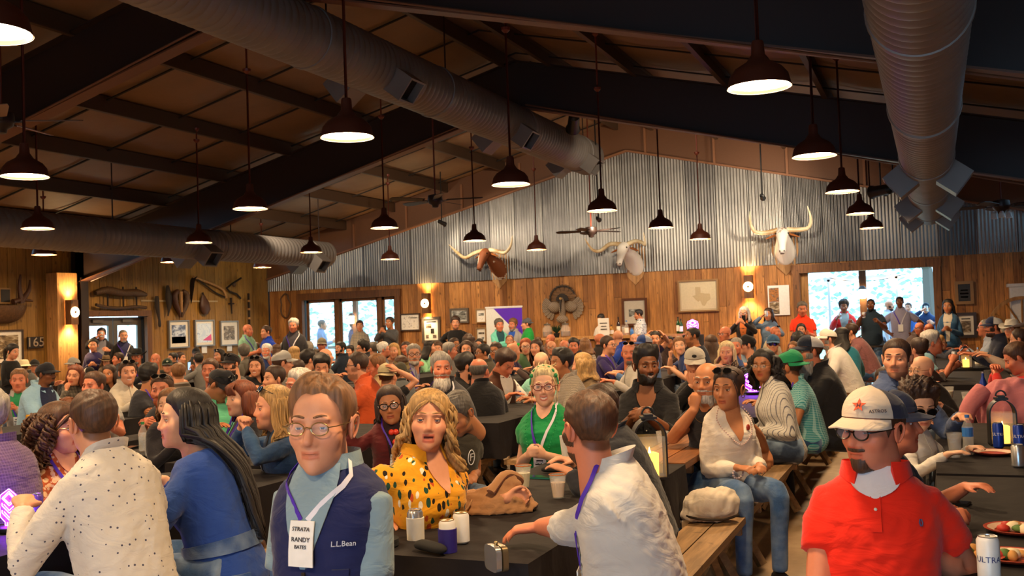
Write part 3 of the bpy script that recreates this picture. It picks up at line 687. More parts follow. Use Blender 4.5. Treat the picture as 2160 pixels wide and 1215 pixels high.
# ================================================================ LEFT WALL ANTIQUES
M_old = wood('old_wood', '6a4a2c', '54381f', '2a1a0c', 'Y'); M_iron = plain('old_iron', '2e221a', .6, .4); M_leather = plain('old_leather', '4a2a18', .5)
def ante(name, label, x, y, cat):
    P = lw(x, y); e = empty(name, (XL+.012, P[1], P[2]), PI/2); tag(e, label, cat); return e   # local x = along wall to the right, -y = out
sx_ = lambda x, x0: (lw(x, 640)[1]-lw(x0, 640)[1]); sz_ = lambda y, y0: (lw(300, y)[2]-lw(300, y0)[2])
def pth(pts, c): return [(sx_(x, c[0]), -.05, sz_(y, c[1])) for x, y in pts]
c = (246, 635); e = ante('ox_yoke', 'weathered wooden ox yoke of two logs above the double door', *c, 'yoke'); e.location.x += .06
MB().tube(catmull(pth([(192, 620), (215, 614), (246, 619), (275, 618), (300, 622)], c), 14), [.05, .06, .07, .08, .09, .09, .085, .08, .08, .085, .09, .08, .06, .04], 10).build('beam', M_old, e, 60)
MB().tube(catmull(pth([(193, 643), (215, 648), (246, 650), (275, 647), (299, 649)], c), 12), .035, 8).build('lower_bar', M_old, e, 60)
for x in (218, 251, 279): MB().tube(pth([(x, 606), (x, 650)], c), .02, 6).build('rung', M_iron, e)
c = (329, 657); e = ante('saw_blade', 'narrow dark iron blade hung left of the long dark paddle', *c, 'blade')
MB().tube(catmull(pth([(327, 624), (328, 650), (331, 675), (332, 691)], c), 10), [.05, .07, .075, .07, .06, .045, .04, .05, .055, .03], 8, True, .3).build('iron_blade', M_iron, e, 60)
c = (351, 635); e = ante('wooden_paddle', 'long dark wooden paddle on the left wall beside the hide form', *c, 'paddle')
MB().tube(catmull(pth([(350, 601), (351, 620), (352, 645), (349, 668)], c), 10), [.04, .06, .08, .1, .11, .1, .08, .05, .03, .02], 8, True, .35).build('paddle_blade', M_iron, e, 60)
c = (377, 640); e = ante('horse_collar', 'pair of curved wooden hames hung in a long V above the prints', *c, 'collar')
for s_ in (-1, 1): MB().tube(catmull(pth([(377+s_*5, 612), (377+s_*13, 622), (377+s_*11, 642), (377+s_*4, 660), (377+s_*2, 671)], c), 12), [.04, .06, .07, .075, .075, .07, .065, .06, .05, .04, .03, .02], 8).build('hame', M_old if s_ > 0 else M_leather, e, 60)
MB().tube(pth([(377, 614), (378, 660)], c), [.05, .03], 8).build('rib', M_post, e)
c = (435, 610); e = ante('scythe', 'old scythe with long curved handle and dark blade on the left wall', *c, 'scythe')
MB().tube(catmull(pth([(404, 583), (425, 591), (450, 601), (467, 612), (473, 630)], c), 14), .032, 8).build('snath', M_post, e, 60)
MB().tube(catmull(pth([(410, 582), (403, 590), (400, 615), (398, 644)], c), 12), [.02, .06, .075, .075, .075, .07, .07, .06, .05, .04, .025, .008], 8, True, .15).build('blade', M_iron, e, 60)
MB().tube(catmull(pth([(412, 588), (430, 602), (450, 618), (470, 628)], c), 8), .02, 6).build('brace_rod', M_iron, e)
c = (428, 645); e = ante('bellows', 'dark pear shaped leather bellows above the pale blue map print', *c, 'bellows')
MB().tube(pth([(425, 619), (425, 626), (427, 640), (429, 655), (429, 665)], c), [.03, .08, .16, .17, .08], 14, True, .4).build('bellows_body', M_leather, e, 60)
MB().tube(pth([(424, 615), (425, 622)], c), .025, 8).build('nozzle', M_iron, e)
c = (490, 610); e = ante('hand_drill', 'old iron brace drill with bent crank on the left wall', *c, 'drill')
MB().tube(pth([(505, 583), (485, 598), (474, 608), (480, 616), (495, 622), (503, 632)], c), .025, 8).build('crank', M_iron, e)
MB().lathe([(.02, -.05), (.05, -.02), (.05, .03), (.02, .05)], 10, pth([(490, 600)], c)[0]).build('grip', M_old, e)
c = (487, 645); e = ante('spur_cross', 'small rusty iron tool with short cross arms above the sepia print', *c, 'tool'); e.location.x -= .035
MB().tube(pth([(486, 626), (487, 664)], c), [.03, .015], 8).tube(pth([(481, 640), (492, 640)], c), .018, 6).build('shank', M_iron, e)
c = (521, 652); e = ante('cattle_prod', 'thin dark spotted pole standing upright near the wall corner', *c, 'pole')
MB().tube(pth([(521, 614), (521, 692)], c), .028, 8).build('shaft', M_iron, e)
for y in (630, 650, 672): MB().tube(pth([(521, y), (521, y+5)], c), .036, 8).build('band', M_post, e)
struct(MB().box((XL+.0, 0, 0), (.02, 2.6, .035)).build('trim_6', plain('batten', 'b8a078', .5))).location = (0, (lw(283, 635)[1]+lw(470, 635)[1])/2, lw(380, 635)[2])
P0 = lw(-40, 645); P1 = lw(50, 645); e = empty('hull_shelf', (XL+.012, (P0[1]+P1[1])/2, P0[2]), PI/2); tag(e, 'half of a weathered wooden boat hull mounted as a shelf', 'shelf'); Lh = (P1[1]-P0[1])/2
R = []
for t in np.linspace(-1, 1, 15):
    h_ = .34*(1-abs(t)**3*.75); w_ = .26*(1-abs(t)**2.2)**.6+.02; R.append([(t*Lh*(1-.0), -w_*math.cos(a), -h_*math.sin(a)*1.0) for a in np.linspace(0, PI/2, 7)]+[(t*Lh, 0, -h_), (t*Lh, 0, 0)])
MB().rings(R).build('hull', M_old, e, 30)
P = lw(30, 620); e = empty('driftwood', (XL+.2, P[1], lw(30, 640)[2]), PI/2); tag(e, 'twisted driftwood branch standing on the hull shelf', 'driftwood')
for q in ([(0, 0, 0), (-.05, 0, .3), (-.02, 0, .55)], [(0, 0, .05), (.15, -.02, .25), (.2, 0, .45)], [(-.2, 0, .02), (0, 0, .06), (.25, 0, .04)]): MB().tube(catmull(q, 8), np.linspace(.06, .015, 8), 7).build('branch', M_leather, e, 60)
P = lw(2, 628); e = empty('small_frame', (XL+.1, P[1], lw(2, 640)[2]), PI/2); tag(e, 'small dark standing frame on the hull shelf at the left edge', 'frame'); MB().box((0, 0, .14), (.26, .03, .3)).build('border', M_fr['light'], e); MB().box((0, -.018, .14), (.2, .006, .24)).build('photo', pm_ink, e)
# corner wreath
P = bw(603, 645); e = empty('antler_wreath', (P[0], YW-.02, P[2])); tag(e, 'oval hanging loop of twisted branch beside the left glass doors', 'wreath')
MB().tube(catmull([(.15*math.sin(a)*(1+.2*math.sin(5*a)), .0, .32*math.cos(a)) for a in np.linspace(0, 2*PI, 14)], 40), .02, 6).build('branch_loop', M_old, e, 60)
# ================================================================ RIGHT EDGE
P = bw(2148, 700); wh = empty('wagon_wheel', (P[0]+.05, 21.5, bw(2148, 690)[2])); tag(wh, 'pale wooden wagon wheel leaning by the back wall at the right edge', 'wheel'); wr = .58
wh.rotation_euler = (.15, 0, 0)
MB().rings([[(math.cos(a)*(wr+dr), dy, math.sin(a)*(wr+dr)) for dr, dy in ((-.03, -.03), (.03, -.03), (.03, .03), (-.03, .03))] for a in np.linspace(0, 2*PI, 33)[:-1]], False, True).build('rim', M_post, wh, 40)
for k in range(12): MB().tube([(.06*math.cos(k*PI/6), 0, .06*math.sin(k*PI/6)), (wr*math.cos(k*PI/6), 0, wr*math.sin(k*PI/6))], .02, 6).build('spoke', M_post, wh)
MB().lathe([(.04, -.1), (.09, -.08), (.09, .08), (.04, .1)], 14, (0, 0, 0), True, (0, 1, 0)).build('hub', M_post, wh, 40)
pz = bw(2148, 655)[2]
P = on_y(2150, 640, 21.6); e = empty('white_crate', (P[0]+.15, 21.7, 0)); tag(e, 'white painted slatted cupboard by the back wall at the right edge', 'cupboard')
hb = bw(2140, 597)[2]-.05
MB().box((0, 0, hb/2), (.6, .4, hb)).build('case', M_white, e); MB().box((0, 0, hb), (.68, .46, .06)).build('top_board', M_white, e)
for k in range(6): MB().box((0, -.21, hb-.2-k*.28), (.58, .02, .25)).build('board', M_white, e)
# ================================================================ SPOTLIGHT FIXTURES
M_blk = plain('fixture_black', '14110f', .45)
def spot(x, y, Y, tgt, energy, label, name='spotlight', size=.16, ang=.9, color=(1, .82, .6), light=True):
    P = on_y(x, y, Y); e = empty(name, (P[0], P[1], P[2])); tag(e, label, 'spotlight')
    d = np.array(tgt)-P; d /= np.linalg.norm(d)
    MB().lathe([(size*.25, -size*1.1), (size*.45, -size*.9), (size*.5, size*.6), (size*.62, size), (size*.55, size*.95), (size*.4, size*.7)], 14, (0, 0, 0), True, tuple(d)).build('housing', M_blk, e, 40)
    MB().tube([(0, 0, 0), (0, 0, size*.9), (0, 0, max(.2, roof_z(P[0])-P[2]-.02))], .014, 6).build('hanger', M_blk, e)
    MB().lathe([(size*.5, size*.72), (size*.01, size*.73)], 14, (0, 0, 0), False, tuple(d)).build('lens', plain('lens_glass', 'fff2d8', .2, 0, 'ffeccc', 6 if light else 0), e)
    if light:
        l = bpy.data.lights.new('beam', 'SPOT'); l.energy = energy; l.color = color; l.spot_size = ang; l.spot_blend = .6; l.shadow_soft_size = .05
        o = bpy.data.objects.new('beam', l); C.objects.link(o); o.parent = e; o.location = d*size*1.1
        o.rotation_euler = Vector(tuple(d)).to_track_quat('-Z', 'Y').to_euler()
spot(1210, 258, 16.6, bw(1180, 560), 5, 'black theatre spotlight hung from the rafter right of the ridge duct', size=.22, ang=1.25, light=False)
spot(1608, 415, 19.2, bw(1650, 500), 45, 'small hanging globe spotlight in front of the right longhorn', size=.09, ang=1.9)
spot(932, 470, 20.3, bw(1060, 540), 45, 'small black spotlight on the gable left of the brown longhorn', size=.1, ang=1.9)
spot(1858, 402, 18.6, bw(1450, 480), 110, 'black spotlight can hanging left of the right duct end', size=.2, ang=1.3)
spot(1884, 396, 19.4, bw(1400, 560), 10, 'second black spotlight can close beside the right duct', size=.18, light=False)
spot(1262, 462, 18.7, bw(1340, 540), 45, 'small globe spotlight under the pendant by the fan', size=.08, ang=1.9)
for X_, tx_ in ((-11.6, 700), (-8.2, 980), (-3.6, 1330)):  # unseen wall washers, added to brighten the gable
    q_ = pix((X_, 15.85, ZA-SL*abs(X_-XA)-.55)); spot(q_[0], q_[1], 15.85, bw(tx_, 540), 85, 'added unseen wall wash spotlight behind the second rafter, %s' % ('left' if X_ < -10 else 'middle' if X_ < -6 else 'right'), size=.12, ang=1.5)
# ================================================================ BAR
P0 = on_y(1228, 708, 20.2); P1 = on_y(1440, 704, 20.2); bz = 1.28
bar = empty('bar_counter', ((P0[0]+P1[0])/2, 20.2, 0)); tag(bar, 'wooden bar counter in front of the plank wall', 'bar'); bl = P1[0]-P0[0]+.3
MB().box((0, 0, bz-.03), (bl+.1, .6, .06)).build('bar_top', M_post, bar); MB().box((0, .05, (bz-.06)/2), (bl, .45, bz-.06)).build('bar_case', M_trim, bar)
for k in range(int(bl/.17)): MB().box((-bl/2+.085+k*.17, -.185, (bz-.1)/2), (.16, .02, bz-.1)).build('plank', M_plank, bar)
sb = empty('side_table', (on_y(1186, 712, 20.4)[0]-.12, 20.5, 0)); tag(sb, 'narrow wooden side table with drink jars under the turkey', 'table')
MB().box((0, 0, 1.24), (.75, .5, .05)).build('table_top', M_post, sb)
for dx in (-.33, .33):
    for dy in (-.2, .2): MB().box((dx, dy, .61), (.06, .06, 1.22)).build('leg', M_trim, sb)
M_bot = {'green': plain('bottle_green', '14401c', .1), 'clear': None, 'brown': plain('bottle_brown', '2a160a', .1), 'blue': plain('label_blue', '3a7ac8', .3)}
M_clear = NT('clear_plastic'); M_clear.setb(Base_Color=(.93, .93, .9, 1), Roughness=.06, Alpha=.16); M_clear = M_clear.m; M_bot['clear'] = M_clear
def bottle(x, y, Yd, z, h, r, mat, label, cap=None, cat='bottle', lab=True):
    P = on_y(x, y, Yd); e = empty('bottle', (P[0], Yd, z)); tag(e, label, cat, 'bottles on the bar')
    MB().lathe([(r*.9, 0), (r, .01), (r, h*.6), (r*.8, h*.68), (r*.35, h*.8), (r*.33, h*.96), (r*.38, h)], 12).build('glass', mat, e, 40)
    MB().lathe([(r*.42, h*.93), (r*.42, h*1.01), (r*.1, h*1.02)], 10).build('cap', cap or M_iron, e)
    if lab: MB().lathe([(r*1.01, h*.15), (r*1.02, h*.5)], 12, cap=False).build('paper_label', M_mat, e)
bottle(1305, 700, 20.2, bz, .38, .04, M_bot['brown'], 'tall dark wine bottle on the bar between the two bartenders')
bottle(1431, 700, 20.2, bz, .34, .04, M_bot['green'], 'green bottle standing at the right end of the bar, left of two')
bottle(1437, 700, 20.1, bz, .3, .04, M_bot['green'], 'green bottle standing at the right end of the bar, right of two')
bottle(1322, 700, 20.2, bz, .3, .045, M_bot['clear'], 'clear bottle on the bar left of the patterned bartender', M_bot['blue'])
bottle(1290, 700, 20.2, bz, .22, .05, plain('amber', 'a87a30', .15), 'short amber bottle on the bar beside the white menu', None)
bottle(1333, 706, 20.05, bz, .16, .04, M_bot['blue'], 'small blue can on the bar in front of the patterned bartender', None, 'can', False)
for k, x in enumerate((1314, 1342, 1350)):
    P = on_y(x, 700, 20.25); e = empty('cup_stack', (P[0], 20.3-.06*k, bz)); tag(e, 'stack of clear plastic cups on the bar, %s' % ('beside the wine bottle', 'left of two under the patterned shirt', 'right of two under the patterned shirt')[k], 'cups', 'cup stacks on the bar')
    MB().lathe([(.03, 0), (.045, .18+.03*k), (.043, .18+.03*k), (.028, .01)], 12).build('cup', M_clear, e, 40); MB().lathe([(.045, .2+.03*k), (.047, .205+.03*k), (.045, .21+.03*k)], 12, cap=False).build('cup_rim', M_clear, e)
P = on_y(1276, 690, 20.1); e = empty('menu_card', (P[0], 20.02, bz)); tag(e, 'white printed menu card standing on the bar', 'menu'); MB().box((0, 0, .2), (.24, .01, .34), Matrix.Rotation(.12, 3, 'X')).build('card', M_white, e); MB().box((0, 0, .015), (.2, .1, .03)).build('card_foot', M_clear, e)
MB().box((0, -.013, .27), (.16, .002, .03)).box((0, -.01, .2), (.12, .002, .015)).box((0, -.006, .14), (.14, .002, .015)).build('print', pm_ink, e)
for k, dx in enumerate((-.2, .22)):
    e = empty('drink_dispenser', (sb.location.x+dx, 20.35, 1.265)); tag(e, 'clear drink jar with lid on the side table, %s of the plant' % ('left', 'right')[k], 'jar')
    MB().lathe([(.07, 0), (.11, .03), (.11, .2), (.07, .25), (.07, .27)], 14).build('jar', M_clear, e, 40); MB().lathe([(.075, .27), (.075, .3), (.02, .31), (.015, .33)], 12).build('lid', M_alu, e, 40); MB().lathe([(.1, .02), (.1, .13)], 14).build('drink', plain('iced_tea', '6a4020', .2), e)
e = empty('potted_plant', (sb.location.x+.03, 20.3, 1.265)); tag(e, 'small dark green potted plant between the two drink jars', 'plant')
MB().lathe([(.05, 0), (.07, .1), (.06, .1), (.01, .09)], 12).build('pot', M_blk, e, 40)
b = MB()
for i in range(40):
    a = rnd.uniform(0, 6.28); l_ = rnd.uniform(.1, .2); b.tube([(0, 0, .08), (.06*math.cos(a), .06*math.sin(a), .08+l_*.7), (.12*math.cos(a), .12*math.sin(a), .08+l_)], [.004, .012, .002], 4)
o = b.build('leaves', plain('plant_green', '1e3a20', .6), e); o['kind'] = 'stuff'
# ================================================================ PEOPLE ENGINE
def _ell(p, c, r):
    q = (p-np.array(c))/np.array(r); k = np.linalg.norm(q, axis=-1)+1e-9
    k1 = np.linalg.norm(q/np.array(r), axis=-1)+1e-9
    return k*(k-1)/k1
def _sph(p, c, r): return np.linalg.norm(p-np.array(c), axis=-1)-r
def _cap(p, a, b, ra, rb):
    a = np.array(a); b = np.array(b); ab = b-a; t = np.clip(((p-a)@ab)/(ab@ab), 0, 1)
    return np.linalg.norm(p-(a+t[..., None]*ab), axis=-1)-(ra+(rb-ra)*t)
def _smin(a, b, k): h = np.clip(.5+.5*(b-a)/k, 0, 1); return b+(a-b)*h-k*h*(1-h)
def _ssub(a, b, k): h = np.clip(.5-.5*(a+b)/k, 0, 1); return a+(-b-a)*h+k*h*(1-h)
def mouth_z(x, sm): return -.0635+sm*.010*(np.abs(x)/.024)**2
def head_sdf(p, fem, heavy, mouth, skull=False):
    d = _ell(p, (0, -.012, .036), (.077, .097, .082))
    d = _smin(d, _ell(p, (0, .028, -.028), (.0635+.006*heavy, .068, .086)), .02)
    d = _smin(d, _ell(p, (0, .036, -.074), (.049-.004*fem+.012*heavy, .05, .042+.004*heavy)), .02)
    if skull: return d
    d = _smin(d, _sph(p, (0, .072, -.099), .019-.003*fem), .02)
    ax = np.abs(p[..., :1]); q = np.concatenate([ax, p[..., 1:]], -1)
    d = _smin(d, _sph(q, (.043, .052, -.022), .026+.004*heavy), .02)
    d = _smin(d, _ell(q, (.024, .079, .027), (.028, .013, .0085-.001*fem)), .012)
    d = _ssub(d, _sph(q, (.033, .101, .004), .0235), .012)
    n = _cap(p, (0, .084, .012), (0, .104-.004*fem, -.028), .008, .0125-.0015*fem)
    n = _smin(n, _sph(q, (.0135-.002*fem, .092, -.034), .0085-.001*fem), .008)
    d = _smin(d, n, .008)
    if heavy: d = _smin(d, _ell(p, (0, .03, -.115), (.05, .045, .03)), .03)
    sm = {'n': 0.0, 's': 1.0, 'o': .1, 't': 1.0, 'f': -.5}[mouth]
    mz = mouth_z(p[..., 0], sm); wy = .083-.35*np.abs(p[..., 0])**1.5/.024**.5*1.0
    op = .006 if mouth == 'o' else (.004 if mouth == 't' else 0)
    pu = np.stack([p[..., 0], p[..., 1]-wy, p[..., 2]-mz-.0045-op*.3], -1); d = _smin(d, _ell(pu, (0, 0, 0), (.025, .011, .0055)), .006)
    pl = np.stack([p[..., 0], p[..., 1]-wy, p[..., 2]-mz+.0058+op], -1); d = _smin(d, _ell(pl, (0, 0, 0), (.021, .0105, .0065)), .006)
    pm = np.stack([p[..., 0], p[..., 1]-wy-.016, p[..., 2]-mz+op*.35], -1); d = _ssub(d, _ell(pm, (0, 0, 0), (.024, .012, .0018+op*.8)), .003)
    r = .057-.011*fem+.009*heavy
    d = _smin(d, _cap(p, (0, -.02, -.07), (0, -.045, -.2), r, r*1.08), .03)
    return d
LODS = {0: (112, 84), 1: (56, 44), 2: (32, 25)}
_HT = {}
def head_dirs(lod):
    n, m = LODS[lod]; t = np.arange(n)/n*2*PI
    az = t-.42*np.sin(t)   # denser near the face (az 0 = +Y)
    el = np.linspace(-PI/2*.985, PI/2*.985, m); el = el-.10*np.sin(2*el+.35)
    A, E = np.meshgrid(az, el)
    return np.stack([np.sin(A)*np.cos(E), np.cos(A)*np.cos(E), np.sin(E)], -1).reshape(-1, 3)
def radial(dirs, f, rmax=.28, steps=90):
    rs = np.linspace(.02, rmax, steps); prev = np.full(len(dirs), -1.); out = np.full(len(dirs), rmax); done = np.zeros(len(dirs), bool)
    for i, r in enumerate(rs):
        v = f(dirs*r); hit = (v > 0) & ~done
        if hit.any():
            lo = np.full(hit.sum(), rs[max(i-1, 0)]); hi = np.full(hit.sum(), r); dd = dirs[hit]
            for _ in range(9):
                mid = (lo+hi)/2; vm = f(dd*mid[:, None]); lo = np.where(vm < 0, mid, lo); hi = np.where(vm < 0, hi, mid)
            out[hit] = (lo+hi)/2; done |= hit
        if done.all(): break
    return out
def head_template(lod, fem, heavy, mouth):
    key = (lod, fem, heavy, mouth)
    if key not in _HT:
        d = head_dirs(lod); r = radial(d, lambda p: head_sdf(p, fem, heavy, mouth)); k = ('sk', lod, fem, heavy)
        if k not in _HT: _HT[k] = d*radial(d, lambda p: head_sdf(p, fem, heavy, mouth, True))[:, None]
        n, m = LODS[lod]
        F = [(j*n+i, j*n+(i+1) % n, (j+1)*n+(i+1) % n, (j+1)*n+i) for j in range(m-1) for i in range(n)]+[tuple(range(n-1, -1, -1)), tuple((m-1)*n+i for i in range(n))]
        F = [f[::-1] for f in F]
        _HT[key] = (d*r[:, None], F, _HT[k])
    return _HT[key]
def sstep(a, b, x): t = np.clip((x-a)/(b-a), 0, 1); return t*t*(3-2*t)
_HL_AZ = np.radians([0, 22, 38, 55, 66, 76, 84, 95, 105, 125, 150, 180])
HAIRLINES = {'n': [.074, .073, .068, .046, .012, -.016, .004, .016, .004, -.045, -.062, -.066],
             'rec': [.090, .094, .088, .062, .020, -.012, .006, .016, .004, -.045, -.062, -.066],
             'bald': [.2, .2, .2, .16, .05, -.005, .006, .016, .004, -.045, -.062, -.066],
             'f': [.078, .076, .068, .044, .02, .0, -.03, -.03, -.04, -.06, -.07, -.075]}
def hair_mask(p, line, soft=.006, top=None):
    az = np.abs(np.arctan2(p[:, 0], p[:, 1])); h = np.interp(az, _HL_AZ, HAIRLINES[line])
    s = sstep(-soft, soft, p[:, 2]-h)
    if line == 'bald': s = s*(1-sstep(.045, .07, p[:, 2]))
    return s
def wob(p, f, seed):
    r = np.random.RandomState(seed); o = np.zeros(len(p))
    for k in range(5):
        a = r.normal(size=3)*f*(1+k*.35); o += np.sin(p@a+r.uniform(0, 6.28))
    return o/5
def shell(sk, th, F, keep):
    """closed-looking hair shell: skull pushed out by th (m); only faces that carry hair"""
    nrm = sk/np.linalg.norm(sk, axis=1)[:, None]
    V = sk+nrm*th[:, None]; Fk = [f for f in F[:-2] if any(keep[i] for i in f)]
    if keep[F[-1][0]]: Fk.append(F[-1])
    used = sorted({i for f in Fk for i in f}); mp = {u_: i for i, u_ in enumerate(used)}
    return V[used], [tuple(mp[i] for i in f) for f in Fk]
def strand_mat(col, rough=.58, band=60):
    key = ('hair', col)
    if key not in _M:
        t = NT('hair'); c = lin(col); v = t.coord('Object', (band, band, 6)); n = t.noise(v, 1.6, 3); n2 = t.noise(t.coord(), 14, 2)
        t.setb(Base_Color=t.mix(t.ramp(n, [(.35, (0, 0, 0)), (.65, (1, 1, 1))]), mul(c, .62), t.mix(n2, c, mul(c, 1.6))), Roughness=rough); t.bump(n, .6, .004); _M[key] = t.m
    return _M[key]
HC = dict(black='1c1614', dbrown='38241a', brown='4a2e1a', lbrown='7a5332', auburn='6e351c', red='9a4a22', blond='b08a54', lblond='d8bd8c', grey='8d8780', lgrey='b9b3aa', white='e0dbd2', salt='5a544e')
SKIN = dict(fair='d89a78', pale='e4b090', red='cf8060', tan='b87a52', olive='a86e4a', brown='7a4a2c', dark='4e3020')
_t = NT('skin'); _a = _t.n('ShaderNodeAttribute', attribute_name='Col')
_n = _t.noise(_t.coord(), 55, 3); _t.setb(Base_Color=_t.mix(_n, _t.mix(1.0, _a.outputs['Color'], (.9, .86, .84), 'MULTIPLY'), _a.outputs['Color']), Roughness=.5)
_t.b.inputs['Subsurface Weight'].default_value = .0; _t.b.inputs['Specular IOR Level'].default_value = .35; _t.bump(_t.noise(_t.coord(), 130, 3), .12, .002); M_skin = _t.m
M_ink2 = plain('glasses_black', '15120f', .25); M_gold = plain('thin_metal', 'a08a60', .25, .8); M_lens_dark = plain('dark_lens', '0c0c0e', .08); M_redrim = plain('red_rim', '6a1c20', .25)
M_lens = NT('clear_lens'); M_lens.setb(Base_Color=(.9, .92, .95, 1), Roughness=.02, Alpha=.12); M_lens = M_lens.m
M_shoe = plain('shoe_dark', '241a14', .5); M_badge = plain('badge_white', 'f2f0ea', .4); M_pur = plain('lanyard_purple', '4a25b0', .6); M_lanw = plain('lanyard_white', 'e6e2ea', .6)
def eye_mesh(col):
    key = ('eyemesh', col)
    if key not in _M:
        t = NT('eye'); tc = t.n('ShaderNodeTexCoord'); sx = t.n('ShaderNodeSeparateXYZ', {0: tc.outputs['Object']})
        d = t.math('SQRT', t.math('ADD', t.math('POWER', sx.outputs[0], 2.0), t.math('POWER', sx.outputs[2], 2.0)))
        fr = t.math('GREATER_THAN', sx.outputs[1], 0.0); r = t.ramp(t.math('MULTIPLY', d, 80.0), [(0, (0.005, .005, .005)), (.2, (.005, .005, .005)), (.22, lin(col)), (.44, mul(lin(col), .6)), (.49, (.78, .74, .70))])
        t.setb(Base_Color=r, Roughness=.12); me = MB().ball((0, 0, 0), .0125, 12, 8).mesh('eye', 180); me.materials.append(t.m); _M[key] = me
    return _M[key]
def cloth(col, pat='', c2='ffffff', rough=.85, scale=1.0):
    key = ('cloth', col, pat, c2, rough, scale)
    if key in _M: return _M[key]
    t = NT('cloth'); A, B = lin(col), lin(c2); v = t.coord('Object'); sx = t.n('ShaderNodeSeparateXYZ', {0: v})
    def band(ax, f, w_): return t.math('LESS_THAN', t.math('FRACT', t.math('MULTIPLY', sx.outputs[ax], f)), w_)
    base = t.mix(t.noise(v, 9, 3), mul(A, .86), mul(A, 1.12))
    if pat == 'plaid':
        f = 26*scale; base = t.mix(t.math('MULTIPLY', band(0, f, .45), .55), base, B); base = t.mix(t.math('MULTIPLY', band(2, f, .45), .55), base, B)
    elif pat == 'check':
        f = 70*scale; base = t.mix(t.math('MULTIPLY', band(0, f, .4), .45), base, B); base = t.mix(t.math('MULTIPLY', band(2, f, .4), .45), base, B)
    elif pat == 'stripe': base = t.mix(band(0, 55*scale, .18), base, B)
    elif pat == 'hstripe': base = t.mix(band(2, 16*scale, .4), base, B)
    elif pat in ('dots', 'floral', 'cowgirl'):
        vo = t.n('ShaderNodeTexVoronoi', {'Vector': v, 'Scale': (34 if pat == 'dots' else 26)*scale, 'Randomness': .55 if pat == 'dots' else 1.0})
        base = t.mix(t.math('LESS_THAN', vo.outputs['Distance'], .15 if pat == 'dots' else .42), base, B)
        if pat == 'floral':
            v2 = t.n('ShaderNodeTexVoronoi', {'Vector': v, 'Scale': 43*scale}); base = t.mix(t.math('LESS_THAN', v2.outputs['Distance'], .35), base, t.mix(.5, A, (.9, .8, .6)))
    elif pat == 'print':
        vo = t.n('ShaderNodeTexVoronoi', {'Vector': t.n('ShaderNodeMapping', {0: v, 'Scale': (44, 44, 21)}).outputs[0], 'Scale': 1.0}); cr = t.n('ShaderNodeSeparateColor', {0: vo.outputs['Color']}).outputs[0]
        pc = t.n('ShaderNodeValToRGB', {0: cr}); pc.color_ramp.interpolation = 'CONSTANT'; e = pc.color_ramp.elements
        for p_, c_ in ((.28, '1f4a38'), (.46, '20180f'), (.6, 'f0e6d0'), (.72, 'c04a18')): q_ = e.new(p_); q_.color = rgba(c_)
        e[0].color = rgba(col); e[-1].color = rgba(col); e[-1].position = .84
        base = t.mix(t.math('LESS_THAN', vo.outputs['Distance'], .46), base, pc.outputs[0])
    elif pat == 'denim':
        base = t.mix(t.noise(v, 160, 2), mul(A, .7), mul(A, 1.35)); base = t.mix(t.ramp(t.noise(v, 5, 3), [(.45, (0, 0, 0)), (.75, (1, 1, 1))]), base, B)
    elif pat == 'heather': base = t.mix(t.noise(v, 220, 2, .7), mul(A, .65), mul(A, 1.4))
    elif pat == 'camo': base = t.mix(t.math('GREATER_THAN', t.noise(v, 12, 2), .53), base, B)
    t.setb(Base_Color=base, Roughness=rough); t.b.inputs['Sheen Weight'].default_value = .15; t.b.inputs['Specular IOR Level'].default_value = .25
    mp = t.n('ShaderNodeMapping', {0: v, 'Scale': (7, 7, 13), 'Rotation': (.3, .5, 0)}).outputs[0]
    w_ = t.n('ShaderNodeTexNoise', {'Vector': mp, 'Scale': 1.0, 'Detail': 3, 'Distortion': 1.6}).outputs['Fac']
    t.bump(w_, .35, .025); _M[key] = t.m; return t.m
def setcol(me, cols):
    a = me.color_attributes.new('Col', 'FLOAT_COLOR', 'POINT'); c = np.ones((len(me.vertices), 4), np.float32); c[:, :3] = cols; a.data.foreach_set('color', c.ravel())
def rotx(a): c, s = math.cos(a), math.sin(a); return np.array([[1, 0, 0], [0, c, -s], [0, s, c]])
def roty(a): c, s = math.cos(a), math.sin(a); return np.array([[c, 0, s], [0, 1, 0], [-s, 0, c]])
def rotz(a): c, s = math.cos(a), math.sin(a); return np.array([[c, -s, 0], [s, c, 0], [0, 0, 1]])
